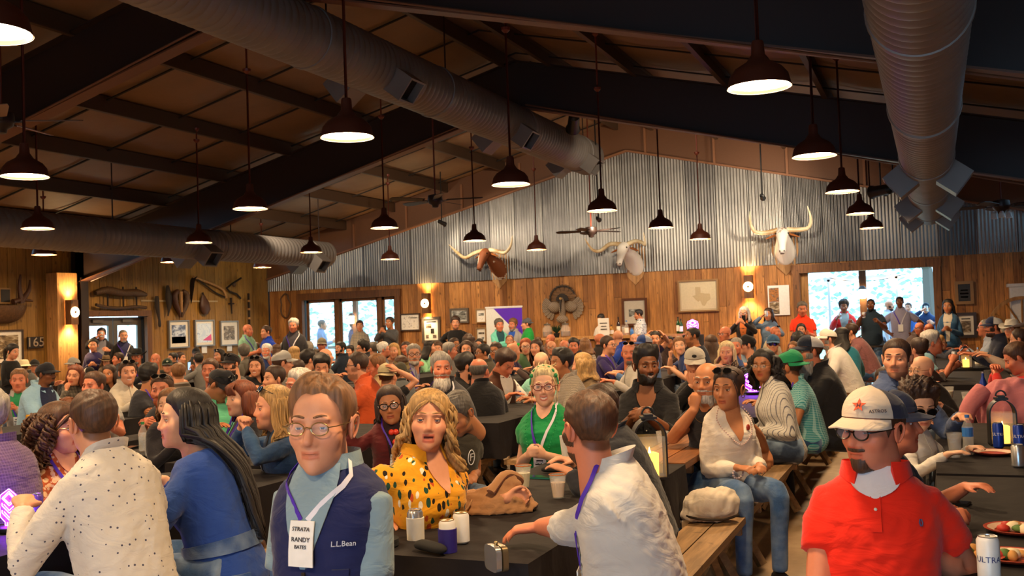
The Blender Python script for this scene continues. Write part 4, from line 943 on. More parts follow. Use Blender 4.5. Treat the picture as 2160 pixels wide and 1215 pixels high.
# torso profile: (height, half width, half depth, forward shift)
TORSO_M = [(-.10, .12, .10, 0), (-.06, .165, .125, 0), (.0, .178, .135, 0), (.10, .168, .128, .005), (.20, .172, .125, .01), (.30, .180, .122, .008), (.38, .186, .118, .0), (.435, .182, .106, -.008), (.475, .166, .092, -.014), (.51, .118, .078, -.018), (.54, .078, .066, -.018), (.56, .062, .058, -.016)]
TORSO_F = [(-.10, .12, .10, 0), (-.06, .165, .125, 0), (.0, .175, .135, 0), (.10, .150, .112, .005), (.20, .145, .108, .01), (.29, .160, .130, .022), (.36, .160, .126, .016), (.41, .158, .102, -.004), (.455, .142, .084, -.014), (.49, .104, .070, -.018), (.52, .068, .056, -.018), (.545, .053, .048, -.016)]
class Torso:
    def __init__(s, fem, fat, lean, k, slump=0.0, sq=2.5):
        T = np.array(TORSO_F if fem else TORSO_M, float); f = np.interp(T[:, 0], [-.1, 0, .2, .36, .5], [fat, fat, fat, 1+.7*(fat-1), 1])
        T[:, 1] *= f; T[:, 2] *= np.interp(T[:, 0], [-.1, .0, .12, .3, .5], [1, 1.05*fat, fat*fat, fat, 1]); T[:, 3] += np.interp(T[:, 0], [0, .12, .3], [0, .05*(fat-1)*2, 0])
        T[:, 1] *= (.91 if not fem else .90); s.T = T; s.L = lean; s.k = k; s.slump = slump; s.sq = sq
    def spine(s, h):
        # the pelvis stays upright; the bend spreads over the lower back
        t = np.clip(h/.22, 0, 1); a = s.L*t
        y = np.where(h > 0, np.sin(s.L*.55)*np.minimum(h, .22)+np.sin(s.L)*np.maximum(h-.22, 0), 0)+s.slump*np.clip(h/.5, 0, 1)**2*.08
        z = np.where(h > 0, np.cos(s.L*.55)*np.minimum(h, .22)+np.cos(s.L)*np.maximum(h-.22, 0), h)
        return y, z, a
    def pt(s, az, h, off=0.0):
        az = np.asarray(az, float); h = np.asarray(h, float); az, h = np.broadcast_arrays(az, h)
        a_ = np.interp(h, s.T[:, 0], s.T[:, 1])+off; b_ = np.interp(h, s.T[:, 0], s.T[:, 2])+off; fw = np.interp(h, s.T[:, 0], s.T[:, 3])
        sx, cx = np.sin(az), np.cos(az); e = 2/s.sq
        x = a_*np.sign(sx)*np.abs(sx)**e; y = b_*np.sign(cx)*np.abs(cx)**e+fw
        ys, zs, an = s.spine(h)
        return np.stack([x, ys+y*np.cos(an), zs-y*np.sin(an)], -1)*s.k
    def rings(s, n=24, off=0.0, h0=None, h1=None):
        H = [h for h in s.T[:, 0] if (h0 is None or h >= h0) and (h1 is None or h <= h1)]
        if h0 is not None and h0 not in H: H = [h0]+H
        th = np.arange(n)*2*PI/n
        return [s.pt(th, np.full(n, h), off)[::-1] for h in H]
def ik(sh, wr, l1, l2, hint):
    d = wr-sh; D = np.linalg.norm(d); m = (l1+l2)*.995
    if D > m: wr = sh+d/D*m; d = wr-sh; D = m
    if D < abs(l1-l2)+.02: D = abs(l1-l2)+.02
    u_ = d/np.linalg.norm(d); a = (l1*l1-l2*l2+D*D)/(2*D); hgt = math.sqrt(max(0, l1*l1-a*a))
    hv = hint-u_*(hint@u_); hv /= np.linalg.norm(hv)+1e-9
    return sh+u_*a+hv*hgt, wr
def add_hand(mb, w_, fd, pn, side, curl, k, n=6, spread=.0, thumb=.5):
    """wrist w_, finger direction fd, palm normal pn (out of the palm); side +1 right"""
    fd = fd/np.linalg.norm(fd); pn = pn-fd*(pn@fd); pn /= np.linalg.norm(pn)+1e-9; sd = np.cross(fd, pn)*side*1.0
    # sd points to the thumb side
    P = lambda f, s_, p: w_+k*(fd*f+sd*s_+pn*p)
    R = []; th = np.arange(10)*2*PI/10
    for f, hw, ht in ((-.02, .026, .022), (.015, .032, .019), (.05, .041, .018), (.085, .042, .015), (.097, .036, .011)):
        R.append([P(f, hw*math.cos(t), ht*math.sin(t)) for t in (th if side > 0 else th[::-1])])
    mb.rings(R)
    for i, (o, L) in enumerate(((.031, .068), (.0105, .077), (-.0105, .072), (-.031, .056))):
        p = np.array([.086-.006*abs(i-1), o, .0]); a = .12; ln = [L*.42, L*.32, L*.26]; pts = [P(p[0]-.02, o, 0), P(*p)]; sp = (1.5-i)*spread
        for q in range(3):
            a += curl*(1.0 if q else .8); p = p+ln[q]*np.array([math.cos(a), sp, math.sin(a)]); pts.append(P(*p))
        mb.tube(pts, np.array([.0088, .0092, .0085, .0078, .0062])*k, n)
    c = curl*thumb; mb.tube([P(.005, .018, .003), P(.035, .044, .010+.01*c), P(.062, .058-.01*c, .016+.02*c), P(.088, .058-.026*c, .022+.03*c)], np.array([.015, .0125, .0105, .007])*k, n)
def ribbon(T, azs, hs, w_, off, th=.002):
    m = len(azs); c = T.pt(np.array(azs), np.array(hs), off); c2 = T.pt(np.array(azs), np.array(hs), off+th/T.k)
    t = np.gradient(c, axis=0); t /= np.linalg.norm(t, axis=1)[:, None]+1e-9; nr = c2-c; nr /= np.linalg.norm(nr, axis=1)[:, None]+1e-9
    s_ = np.cross(t, nr)*w_/2*T.k
    return [np.array([c[i]-s_[i], c[i]+s_[i], c2[i]+s_[i], c2[i]-s_[i]]) for i in range(m)]
def patch(T, poly, off, th=.003, nsub=10):
    """polygon rows [(h, az_left, az_right), ...] laid on the torso as a thin curved sheet"""
    rows = []
    for h, a0, a1 in poly: rows.append(T.pt(np.linspace(a0, a1, nsub), np.full(nsub, h), off))
    rows = np.array(rows); m = len(rows)
    rows2 = np.array([T.pt(np.linspace(a0, a1, nsub), np.full(nsub, h), off-.012) for h, a0, a1 in poly])
    V = np.concatenate([rows.reshape(-1, 3), rows2.reshape(-1, 3)]); N = m*nsub
    F = [(i*nsub+j, (i+1)*nsub+j, (i+1)*nsub+j+1, i*nsub+j+1) for i in range(m-1) for j in range(nsub-1)]
    F += [(N+i*nsub+j, N+i*nsub+j+1, N+(i+1)*nsub+j+1, N+(i+1)*nsub+j) for i in range(m-1) for j in range(nsub-1)]
    for i in range(m-1):
        for j in (0, nsub-1): F.append((i*nsub+j, N+i*nsub+j, N+(i+1)*nsub+j, (i+1)*nsub+j))
    for j in range(nsub-1):
        for i in (0, m-1): F.append((i*nsub+j, i*nsub+j+1, N+i*nsub+j+1, N+i*nsub+j))
    return V, F
def rows_interp(keys, n=9):
    k = np.array(keys, float); t = np.linspace(0, 1, n); s_ = np.linspace(0, 1, len(k)); return [tuple(np.interp(x_, s_, k[:, j]) for j in range(3)) for x_ in t]

POSES = {  # wrist targets in the body frame from the hip (x for the right arm, mirrored for the left), elbow hint, curl, palm
    'table': (((.15, .40, .335), (.20, .36, .335)), (.45, -.4, -.8), .25, (0, 0, -1)),
    'clasp': (((.045, .40, .36), (.045, .38, .35)), (.5, -.4, -.8), .55, (-1, 0, -.3)),
    'lap': (((.07, .27, .16), (.09, .25, .16)), (.4, -.9, -.4), .4, (-.3, 0, -1)),
    'cup': (((.14, .36, .42), (.18, .38, .335)), (.45, -.4, -.8), .6, (-1, .1, 0)),
    'drink': (((.06, .24, .60), (.18, .36, .335)), (.9, .1, -.7), .6, (-1, -.2, 0)),
    'phone': (((.07, .33, .46), (.07, .33, .46)), (.8, -.1, -.8), .5, (-.6, -.6, 0)),
    'hips': (((.20, .03, .10), (.20, .03, .10)), (1, -.5, .1), .5, (-1, 0, 0)),
    'down': (((.23, .06, -.10), (.23, .06, -.10)), (.4, -1, 0), .35, (-1, 0, 0)),
    'cross': (((-.10, .20, .28), (-.10, .21, .24)), (1, .0, -.4), .4, (0, -1, 0)),
    'hold': (((.05, .27, .22), (.07, .26, .22)), (.5, -.8, -.4), .6, (-.7, -.5, 0)),
    'pray': (((.04, .33, .52), (.04, .33, .52)), (1, .1, -.9), .6, (-1, 0, 0)),
    'behind': (((.16, -.14, .12), (.16, -.14, .12)), (.9, -.7, .1), .4, (-1, 0, 0)),
}
TABLE_X = []   # filled by the seating plan
NPEOPLE = [0]; HELD = []
def person(x, y, h, hy, label, sex='m', skin='fair', hair='short', hc='brown', top='shirt', col='8a8a8a', pat='', c2='ffffff', pitch=0, roll=0, by=None, d=None, pose='table', lean=8, fat=1.0,
           stand=False, mouth='n', gl='', top_gl='', hat='', hatc='333333', hatc2=None, beard='', bc=None, lan=0, inner=None, legs='2b3950', fit=None, seat=.55, pos=None, gaze=0, extra=None, legpose='sit', kfix=None, vneck=0, arms=None, neckwear=None, hitch=0.0, logo=None):
    fem = 1 if sex == 'f' else 0; heavy = 1 if fat >= 1.16 else 0
    dep = d if d else 520.0/h
    Hw = at_depth(x, y, dep) if pos is None else np.array(pos, float)
    hs = h*dep/FPX/.235*1.02                         # head scale
    hs = min(max(hs, .88), 1.16)
    lod = 0 if h >= 70 else (1 if h >= 38 else 2)
    dcam = np.array([Hw[0], Hw[1]]); phi = math.atan2(-dcam[1], -dcam[0])
    hphi = phi-math.radians(hy); bphi = hphi if by is None else phi-math.radians(by)
    L = math.radians(lean)
    # ---- body frame
    k0 = 1.0; T = Torso(fem, fat, L, 1.0)
    def headpos(T):
        yy, zz, a = T.spine(np.array(.545 if not fem else .53)); return np.array([0, float(yy)+.025+.05*math.sin(L), float(zz)+(.114 if not fem else .104)])
    hl = headpos(T)
    if stand: k = Hw[2]/(hl[2]+.93); seat_z = .93*k
    else: k = (Hw[2]-seat)/hl[2]; seat_z = seat
    k = min(max(k, .84), 1.14) if kfix is None else kfix
    T = Torso(fem, fat, L, k); hl = hl*k; seat_z = Hw[2]-hl[2]
    brz = bphi-PI/2; Rb = rotz(brz)
    base = Hw-Rb@hl; root = empty('person', (base[0], base[1], base[2]-seat_z if seat_z > 0 else 0), brz)
    if root.location.z < 0.02: root.location.z = 0.0
    oz = base[2]-root.location.z     # hip height in root space
    O = np.array([0, 0, oz])
    tag(root, label, 'person', 'guests standing along the walls' if stand else 'guests seated at the tables')
    NPEOPLE[0] += 1
    # ---- head frame (root space)
    hrel = hphi-bphi; Rh = rotz(hrel)@rotx(math.radians(pitch))@roty(math.radians(roll)); Hc = hl+O
    toh = lambda P: (np.asarray(P, float)*hs)@Rh.T+Hc
    sk = np.array(lin(SKIN.get(skin, skin))); hcol = np.array(lin(HC.get(hc, hc))); bcol = np.array(lin(HC.get(bc or hc, bc or hc)))
    V, F, Sk = head_template(lod, fem, heavy, mouth)
    cols = np.tile(sk, (len(V), 1)); fx, fy, fz = V[:, 0], V[:, 1], V[:, 2]
    def blend(m, c):
        nonlocal cols; m = np.asarray(m)[:, None]; cols = cols*(1-m)+np.array(c)*m
    sm = {'n': 0, 's': 1, 'o': .1, 't': 1, 'f': -.5}[mouth]; op = .006 if mouth == 'o' else (.004 if mouth == 't' else 0)
    blush = np.exp(-((np.abs(fx)-.045)**2/.0006+(fz+.025)**2/.0006))*(fy > .02)+np.exp(-(fx**2/.0003+(fz+.028)**2/.0003))*(fy > .08); blend(.35*np.clip(blush, 0, 1), sk*np.array([1.02, .72, .68]))
    lineh = 'bald' if hair in ('bald', 'ring') else ('rec' if hair in ('rec', 'buzzrec') or (extra or {}).get('high') else ('f' if fem else 'n'))
    hm = hair_mask(V, lineh) if hair != 'bald' else np.zeros(len(V)); blend(hm*(fy < .2)*.85*(fz > -.07), hcol*.9)
    dz = fz-mouth_z(fx, sm); front = fy > .055
    lipc = sk*np.array([.88, .62, .58]) if not fem else sk*np.array([.82, .46, .46])
    blend(sstep(.0125+op, .0095+op, np.abs(dz+.0012+op*.35))*sstep(.027, .022, np.abs(fx))*front, lipc)
    if op: blend(sstep(op*1.25, op*.8, np.abs(dz+op*.35))*sstep(.021, .017, np.abs(fx))*front, (.82, .78, .7) if mouth == 't' else (.12, .03, .03))
    else: blend(.7*sstep(.0022, .0008, np.abs(dz))*sstep(.025, .02, np.abs(fx))*front, lipc*.4)
    bz_ = .0315+.004*np.sin(np.clip((np.abs(fx)-.014)/.034, 0, 1)*2.4)
    if lod: blend(.8*sstep(.0062, .003, np.abs(fz-bz_))*sstep(.011, .015, np.abs(fx))*sstep(.05, .044, np.abs(fx))*front, hcol*.8 if hair != 'bald' or beard else np.array(lin('4a3424')))
    if lod: blend(.45*np.exp(-((np.abs(fx)-.033)**2/.00012+(fz-.006)**2/.00007))*front, sk*.45)
    if beard:
        dm = sstep(-.032, -.05, fz)*(fy > -.005)*sstep(-.135, -.122, fz)
        lip = sstep(.0105, .0125, np.abs(dz+.0012)); must = sstep(.034, .028, np.abs(fx))*sstep(-.0405, -.046, fz)*sstep(-.07, -.06, fz)
        side = sstep(.046, .056, np.abs(fx))*sstep(.0, -.02, fz)*(fy > .0)*(fy < .055)*(fz > -.11)
        chin = sstep(1.18, .88, np.sqrt((fx/.029)**2+((fz+.096)/.027)**2))*(fy > .03)
        bm = np.clip(np.maximum(dm*sstep(-.062, -.075, fz), np.maximum(must, side)), 0, 1)*lip
        if beard in ('full', 'long', 'short'): bm = np.maximum(bm, sstep(.022, .028, np.abs(fx))*sstep(-.045, -.052, fz)*(fy > .03)*lip)
        if beard == 'goatee': bm = np.maximum(must, np.maximum(chin*dm, sstep(.031, .025, np.abs(fx))*sstep(.02, .026, np.abs(fx))*dm))*lip
        if beard == 'must': bm = must*lip
        bm = bm*(fy > .0)
        blend(bm*(.5 if beard == 'stub' else .95), bcol)
    # ears, lids appended to the same mesh
    hb = MB(); hb.add(V, F); ecol = []
    for sx in (-1, 1):
        n0 = hb.n
        R = rotz(-sx*.35)@rotx(-.15)
        if lod == 0:
            hb.ball((sx*.0775, -.010, -.004), (.0085, .019, .032), 10, 8, R)
            hb.tube(catmull([(sx*.084, .006, -.008), (sx*.088, .004, .018), (sx*.092, -.014, .028), (sx*.092, -.026, .012), (sx*.088, -.02, -.014), (sx*.083, -.008, -.03)], 12), .0042, 6)
        else: hb.ball((sx*.0785, -.012, -.004), (.010, .018, .031), 8, 6, R)
        ecol += [sk*np.array([1.0, .88, .84])]*(hb.n-n0)
        if lod < 2:
            n0 = hb.n
            for e0, e1, rr in ((5, 88, .0152), (-88, -17, .0146)):
                rows = [[np.array([sx*.033, .0705, .006])+rr*np.array([math.sin(a)*math.cos(e), math.cos(a)*math.cos(e), math.sin(e)]) for a in np.linspace(-1.45, 1.45, 9)] for e in np.radians(np.linspace(e0, e1, 5))]
                hb.add(np.array(rows).reshape(-1, 3), [(i*9+j, i*9+j+1, (i+1)*9+j+1, (i+1)*9+j) for i in range(4) for j in range(8)])
            lidc = sk*.82; ecol += [lidc]*(hb.n-n0)
            if lod == 0 and fem:
                n0 = hb.n; hb.tube([np.array([sx*.033, .0705, .006])+.0156*np.array([math.sin(a)*math.cos(.22), math.cos(a)*math.cos(.22), math.sin(.22)]) for a in np.linspace(-1.2, 1.2, 8)], .0009, 4); ecol += [np.array([.02, .015, .01])]*(hb.n-n0)
    HV = toh(np.concatenate(hb.v)); HF = hb.f; HCc = np.concatenate([cols]+([np.array(ecol)] if ecol else []))
    # ---- arms
    tg, hint, curl, pn = POSES[pose] if pose in POSES else POSES['table']
    arm_sk = MB(); hands = MB(); slv = MB(); grips = {}; vest_sl = {}
    shy, shz, sha = T.spine(np.array(.43 if not fem else .405)); sw = (.148 if not fem else .124)*(1+.5*(fat-1))
    near = lod == 0
    sleeve = dict(tee=.52, polo=.58, shirt=1, jacket=1, vest=0, sweater=1, blouse=1, puff=.55, tank=0, rolled=.72+.6, none=0).get(top, 1)
    for i, sd in enumerate((1, -1)):
        S0 = np.array([sd*sw, float(shy)-.01, float(shz)])*k+O
        tgt = np.array(tg[i], float)*np.array([sd, 1, 1]); hn = np.array(hint, float)*np.array([sd, 1, 1]); cu = curl; pnn = np.array(pn, float)*np.array([sd, 1, 1]); fdir = None
        W = tgt*k+O
        if not stand and pose in ('table', 'clasp', 'cup', 'drink') and tgt[2] < .45: W[2] = max(W[2], .80-root.location.z)
        if arms and arms[i]:
            a_ = arms[i]
            if a_[0] == 'chin': W = toh((sd*.03+a_[1] if len(a_) > 1 else sd*.03, .115, -.165)); hn = np.array([sd*.8, .3, -1]); cu = .75; pnn = Rh@np.array([0, -1, .2]); fdir = Rh@np.array([-sd*.1, -.1, 1.])
            elif a_[0] == 'head': W = toh((sd*.13, -.03, .06)); hn = np.array([sd*1., .5, .2]); cu = .3; pnn = Rh@np.array([-sd, 0, -.3]); fdir = Rh@np.array([-sd*.6, -.4, .6])
            elif a_[0] == 'fist': W = toh((sd*.15, .1, -.14)); hn = np.array([sd*.6, .1, -1]); cu = 1.3; pnn = Rh@np.array([-sd, 0, 0]); fdir = np.array([0, .1, 1.])
            elif a_[0] == 'w':   # world wrist target, finger dir and palm in world axes
                W = Rb.T@(np.array(a_[1])-np.array(root.location)); hn = np.array(a_[2], float)*np.array([sd, 1, 1]); cu = a_[3] if len(a_) > 3 else curl
                if len(a_) > 4: fdir = Rb.T@np.array(a_[4], float)
                if len(a_) > 5: pnn = Rb.T@np.array(a_[5], float)
            elif a_[0] == 'l': W = np.array(a_[1])*k+O; hn = np.array(a_[2], float); cu = a_[3]; pnn = np.array(a_[4], float); fdir = np.array(a_[5], float) if len(a_) > 5 else None
        E_, W = ik(S0, W, .285*k, .255*k, hn)
        f1 = W-E_; f1 /= np.linalg.norm(f1); fd = f1 if fdir is None else fdir/np.linalg.norm(fdir)
        if fdir is None and pose in ('table', 'clasp', 'lap') : fd = f1*np.array([1, 1, .25])
        g = np.sqrt(fat)*(.86 if fem else 1.0)*k
        up = [S0*.35+np.array([0, S0[1], S0[2]])*.65, S0, S0*.5+E_*.5, E_, E_*.6+W*.4, W, W+f1*.01]
        arm_sk.tube(up, np.array([.036, .044, .046, .041, .043, .029, .027])*g, 10 if near else 8)
        add_hand(hands, W+f1*.012*k, fd, pnn, sd, cu, k*(.9 if fem else 1.0), 6 if lod < 2 else 4)
        grips[sd] = (W+k*(fd/np.linalg.norm(fd)*.075+pnn/np.linalg.norm(pnn)*.035), fd, pnn)
        vest_sl[sd] = (S0*.3+np.array([0, S0[1], S0[2]])*.7, S0, E_)
        if sleeve:
            puff = 1.35 if top == 'puff' else 1.0; lo = 1.12 if top in ('sweater', 'jacket') else (1.22 if top == 'blouse' else 1.05)
            if sleeve < 1: e = S0+(E_-S0)*(sleeve if sleeve < .9 else .9); pts = [S0*.3+np.array([0, S0[1], S0[2]])*.7, S0, S0*.55+e*.45, e]; rr = np.array([.05, .058, .066*puff, .064*(1 if puff == 1 else .9)])*g
            elif top == 'rolled': e2 = E_+(W-E_)*.35; pts = [S0*.3+np.array([0, S0[1], S0[2]])*.7, S0, S0*.5+E_*.5, E_, e2]; rr = np.array([.05, .057, .061, .058, .056])*g
            else: pts = [S0*.3+np.array([0, S0[1], S0[2]])*.7, S0, S0*.5+E_*.5, E_, E_*.5+W*.5, W-f1*.012]; rr = np.array([.05, .057, .061, .056, .05, .04 if top != 'blouse' else .034])*g*np.array([1, 1, lo, lo, lo*(1.15 if top == 'blouse' else 1), 1])
            slv.tube(pts, rr, 14 if near else 8)
    # ---- skin body
    core = MB(); core.rings([r+O for r in T.rings(16, -.022, None, .545)])
    if lod < 2:
        for v, f in ((arm_sk.v, arm_sk.f), (hands.v if near else [], hands.f if near else [])):
            if v: core.add(np.concatenate(v), f)
        vx = .0075 if near else .014
        if near: vx = .008
        me = remesh(core, vx, 2, .4); bv = np.zeros(len(me.vertices)*3); me.vertices.foreach_get('co', bv); bv = bv.reshape(-1, 3)
        bf = [tuple(p.vertices) for p in me.polygons]; bpy.data.meshes.remove(me)
    else:
        core.add(np.concatenate(arm_sk.v), arm_sk.f); bv = np.concatenate(core.v); bf = core.f
    allb = MB(); allb.add(HV, HF); allb.add(bv, bf)
    ncol = [HCc, np.tile(sk, (len(bv), 1))]
    if not near: allb.add(np.concatenate(hands.v), hands.f); ncol.append(np.tile(sk*np.array([1, .93, .9]), (hands.n, 1)))
    if vneck:
        pv, pf = patch(T, rows_interp([(.535 if fem else .55, -1.0, 1.0), (.515, -.60, .60), (.49, -.36, .36), (.49-vneck*.5, -.19, .19), (.49-vneck, -.01, .01)], 9), {'blouse': .028, 'puff': .02, 'sweater': .022}.get(top, .018)); 
        if (extra or {}).get('under'): MB().add(pv+O, pf).build('undershirt', cloth(extra['under']), root, 60)
        else: allb.add(pv+O, pf); ncol.append(np.tile(sk, (len(pv), 1)))
    me = allb.mesh('body', 60 if not near else 50); setcol(me, np.concatenate(ncol)); body = link('body', me, M_skin, root)
    # ---- eyes
    irc = {'blue': '3a5a7a', 'green': '4a5a3a'}.get((extra or {}).get('iris'), '2e1a0e')
    for sx in (-1, 1):
        o = bpy.data.objects.new('eye', eye_mesh(irc)); C.objects.link(o); o.parent = body
        M = np.eye(4); M[:3, :3] = Rh@rotz(math.radians(gaze))*hs; M[:3, 3] = toh((sx*.033, .0705, .006)); o.matrix_local = Matrix(M)
        if lod == 0:
            pts = toh([(sx*xx, .0855+.0035-.9*abs(xx-.014)**1.7*1.2, .0315+.006*math.sin(min(1, (xx-.012)/.036)*2.3)) for xx in np.linspace(.012, .049, 8)])
            MB().tube(pts, np.array([.0030, .0042, .0044, .0042, .0038, .003, .0022, .0012])*hs*(.8 if fem else 1.05), 6, True, .8).build('eyebrow', strand_mat(HC.get(bc or hc, hc) if (beard or hair == 'bald') else HC.get(hc, hc)) if hair not in ('bald',) or beard else strand_mat('4a3424'), body, 180)
    # ---- beard volume
    if beard and beard not in ('stub',):
        lnb = {'full': .009, 'long': .022, 'goatee': .0055, 'must': .005, 'short': .005}[beard]
        th = lnb*bm*(1+.35*wob(V, 160, 3))*np.where(fz < -.085, 1.6 if beard == 'long' else 1.1, np.where(fz > -.074, .35, .8) if beard == 'long' else 1)-.003
        keep = bm > .25; bV, bF = shell(V, th, F, keep)
        if beard == 'long': bV[:, 2] -= np.where(bV[:, 2] < -.08, (-.08-bV[:, 2])*.55, 0); bV[:, 1] += np.where(bV[:, 2] < -.09, .006, 0)
        if bF: MB().add(toh(bV), bF).build('beard', strand_mat(HC.get(bc or hc, bc or hc)), root, 180)
    loose_ = {'jacket': .02, 'sweater': .014, 'vest': .018, 'puff': .012, 'blouse': .02}.get(top, .010)
    # ---- hair
    hmat = strand_mat(HC.get(hc, hc)); seed = int(x*7+y*13) % 9999; rr_ = np.random.RandomState(seed)
    covered = hat in ('cap', 'capb', 'cowboy', 'bucket', 'beanie')
    if hair != 'bald':
        m = hair_mask(Sk, lineh, .007)
        tk = {'buzz': .004, 'buzzrec': .004, 'short': .013, 'rec': .011, 'ring': .009, 'thick': .026, 'curly': .03, 'pomp': .02, 'side': .017, 'slick': .012, 'shag': .022}.get(hair, .018)
        nz = Sk[:, 2]; top_ = sstep(.02, .09, nz); tv = tk*(.55+.75*top_)
        if hair == 'pomp': tv = tv+.035*sstep(.04, .1, nz)*sstep(-.06, .06, Sk[:, 1])*(1+.6*wob(Sk, 110, seed))-.006*(1-top_)
        if hair == 'side': tv = tv+.012*np.exp(-((Sk[:, 0]-.03)**2/.0012))*top_+.006*wob(Sk, 50, seed)*top_-.009*np.exp(-((Sk[:, 0]+.035)**2/.00003))*top_*(Sk[:, 1] > 0)
        if hair in ('thick', 'short', 'rec', 'shag'): tv = tv*(1+.35*wob(Sk*np.array([1, .5, 1]), 90 if lod == 0 else 60, seed))
        if hair == 'curly': tv = tv*(1+.6*wob(Sk, 150, seed))+.012
        if covered: tv = np.minimum(tv, .006)
        hz = np.interp(np.abs(np.arctan2(Sk[:, 0], Sk[:, 1])), _HL_AZ, HAIRLINES[lineh]); tv = .004+(tv-.004)*np.clip((Sk[:, 2]-hz)/.034, 0, 1)**.75; th = tv*m-.004*(1-m); hV, hF = shell(Sk, th, F, m > .12)
        if hF: MB().add(toh(hV), hF).build('hair', hmat, root, 180)
        longs = {'long': (.34, .022, 0), 'vlong': (.47, .026, 0), 'wavy': (.26, .017, 1), 'bob': (.13, .026, .3), 'curlylong': (.18, .045, 2), 'xlong': (.52, .03, .15), 'shagf': (.14, .035, .8)}
        if hair in longs:
            Lh, tck, wv = longs[hair]; na = 40 if lod == 0 else (26 if lod == 1 else 16); nt = 18 if lod == 0 else (10 if lod == 1 else 7)
            azs = np.linspace(math.radians(52), math.radians(308), na); ts = np.linspace(0, 1, nt); zt = .085
            O_, I_ = [], []; Rw = rotz(hrel); hwd = .079+tck; hdp = .095+tck
            for t_ in ts:
                z = zt-(zt+Lh)*t_; sh_ = math.sqrt(max(.06, 1-(max(z-.02, 0)/.095)**2)); low = max(0, -z-.06)
                spread = 1+.25*min(low/.25, 1)-.30*max(0, low-.22)/.3; row = []; row2 = []
                for a in azs:
                    w_ = 1+wv*.09*math.sin(a*9+z*46+seed)+.05*math.sin(a*23+z*12)*(.5+t_); rx = hwd*sh_*spread*w_; ry = hdp*sh_*w_*(1-.25*min(1, low/.25))
                    p = np.array([math.sin(a)*rx, math.cos(a)*ry*(1 if math.cos(a) < 0 else .55)-.012-(.015+.15*float(sstep(.02, .22, low)))*min(1, low/.06)-.12*max(0, low-.22), z+.02*math.sin(a*5+seed)*t_]); row.append(p); q = p.copy(); q[0] *= .86; q[1] = q[1]*.86+.006; row2.append(q)
                O_.append(row); I_.append(row2)
            O_ = np.array(O_).reshape(-1, 3); I_ = np.array(I_).reshape(-1, 3)
            def bend(P):   # below the chin the hair hangs straight down instead of following the head pitch
                A = toh(P); B = (P*hs)@Rw.T+Hc; t_ = sstep(-.02, -.16, P[:, 2])[:, None]; B = B+(toh(np.array([[0, -.03, -.06]]))-((np.array([[0, -.03, -.06]])*hs)@Rw.T+Hc))
                return A*(1-t_)+B*t_
            def rest_on_back(W_, off):   # hair lies on the shoulders and back, never inside them
                Q = (W_-O)/k; hh = np.linspace(.02, .54, 40); sy, sz, sa = T.spine(hh); nb = np.stack([np.zeros(40), np.sin(sa), np.cos(sa)], 1); cb_ = np.stack([np.zeros(40), sy, sz], 1)
                t_ = np.abs(np.einsum('ijk,jk->ij', Q[:, None]-cb_[None], nb)); i_ = t_.argmin(1); h_ = hh[i_]; a_ = np.interp(h_, T.T[:, 0], T.T[:, 1])+off; b_ = np.interp(h_, T.T[:, 0], T.T[:, 2])+off; fw = np.interp(h_, T.T[:, 0], T.T[:, 3])
                rel = Q-cb_[i_]; yv = rel[:, 1]*np.cos(sa[i_])-rel[:, 2]*np.sin(sa[i_])-fw; xr = np.abs(rel[:, 0])/a_; lim = b_*np.maximum(1-np.minimum(xr, 1)**2.5, 0)**.4
                ins = (xr < 1) & (np.abs(yv) < lim) & (t_.min(1) < .03); dy = np.where(ins, np.where(yv < .02, -lim-yv, lim-yv), 0); W_ = W_.copy()
                W_[:, 1] += dy*np.cos(sa[i_])*k; W_[:, 2] -= dy*np.sin(sa[i_])*k; return W_
            wo = rest_on_back(bend(O_), loose_+.034); wi = rest_on_back(bend(I_), loose_+.004)
            N = len(O_); W2 = np.concatenate([wo, wi]); Fq = []
            for i in range(nt-1):
                for j in range(na-1): q = i*na+j; Fq += [(q, q+1, q+na+1, q+na), (N+q, N+q+na, N+q+na+1, N+q+1)]
                for j in (0, na-1): q = i*na+j; Fq.append((q, q+na, N+q+na, N+q))
            for j in range(na-1):
                for i in (0, nt-1): q = i*na+j; Fq.append((q, N+q, N+q+1, q+1))
            MB().add(W2, Fq).build('long_hair', hmat, root, 180, True)
            if lod == 0:
                lk = MB(); OO = wo.reshape(nt, na, 3)
                for j in range(90):
                    a = rr_.uniform(0, na-1.01); j0 = int(a); f_ = a-j0; i0 = rr_.randint(0, 3); pth_ = OO[i0:, j0]*(1-f_)+OO[i0:, j0+1]*f_
                    cc = pth_.mean(0); ph = rr_.uniform(0, 6.28); am = (.003+.009*min(wv, 1.5))*hs
                    out_ = pth_-Hc; out_[:, 2] *= .2; out_ /= np.linalg.norm(out_, axis=1)[:, None]+1e-9
                    tt = np.linspace(0, 1, len(pth_)); pth_ = pth_+out_*(am*np.sin(tt*(6+8*wv)+ph))[:, None]+np.cross(out_, [0, 0, 1])*(am*1.2*np.cos(tt*(6+8*wv)+ph))[:, None]
                    lk.tube(pth_, np.interp(tt, [0, .2, .8, 1], [.004, .008, .007, .002])*hs*(1.4 if wv else 1), 5, True, .6)
                o = lk.build('hair_locks', hmat, root, 180); o['kind'] = 'stuff'
                fr = MB()   # locks framing the brow
                for j in range(16 if wv > .5 else 0):
                    sd = 1 if j % 2 else -1; x0 = sd*rr_.uniform(.002, .02); fr.tube(catmull(toh([(x0, .078, .085), (sd*.045, .082, .062+rr_.uniform(-.01, .01)), (sd*.072, .05, .02), (sd*.083, .02, -.03), (sd*(.085+rr_.uniform(-.01, .01)), .02, -.08)]), 12), np.interp(np.linspace(0, 1, 12), [0, .3, .8, 1], [.004, .008, .007, .002])*hs, 5, True, .6)
                
                if fr.n: o = fr.build('front_locks', hmat, root, 180); o['kind'] = 'stuff'
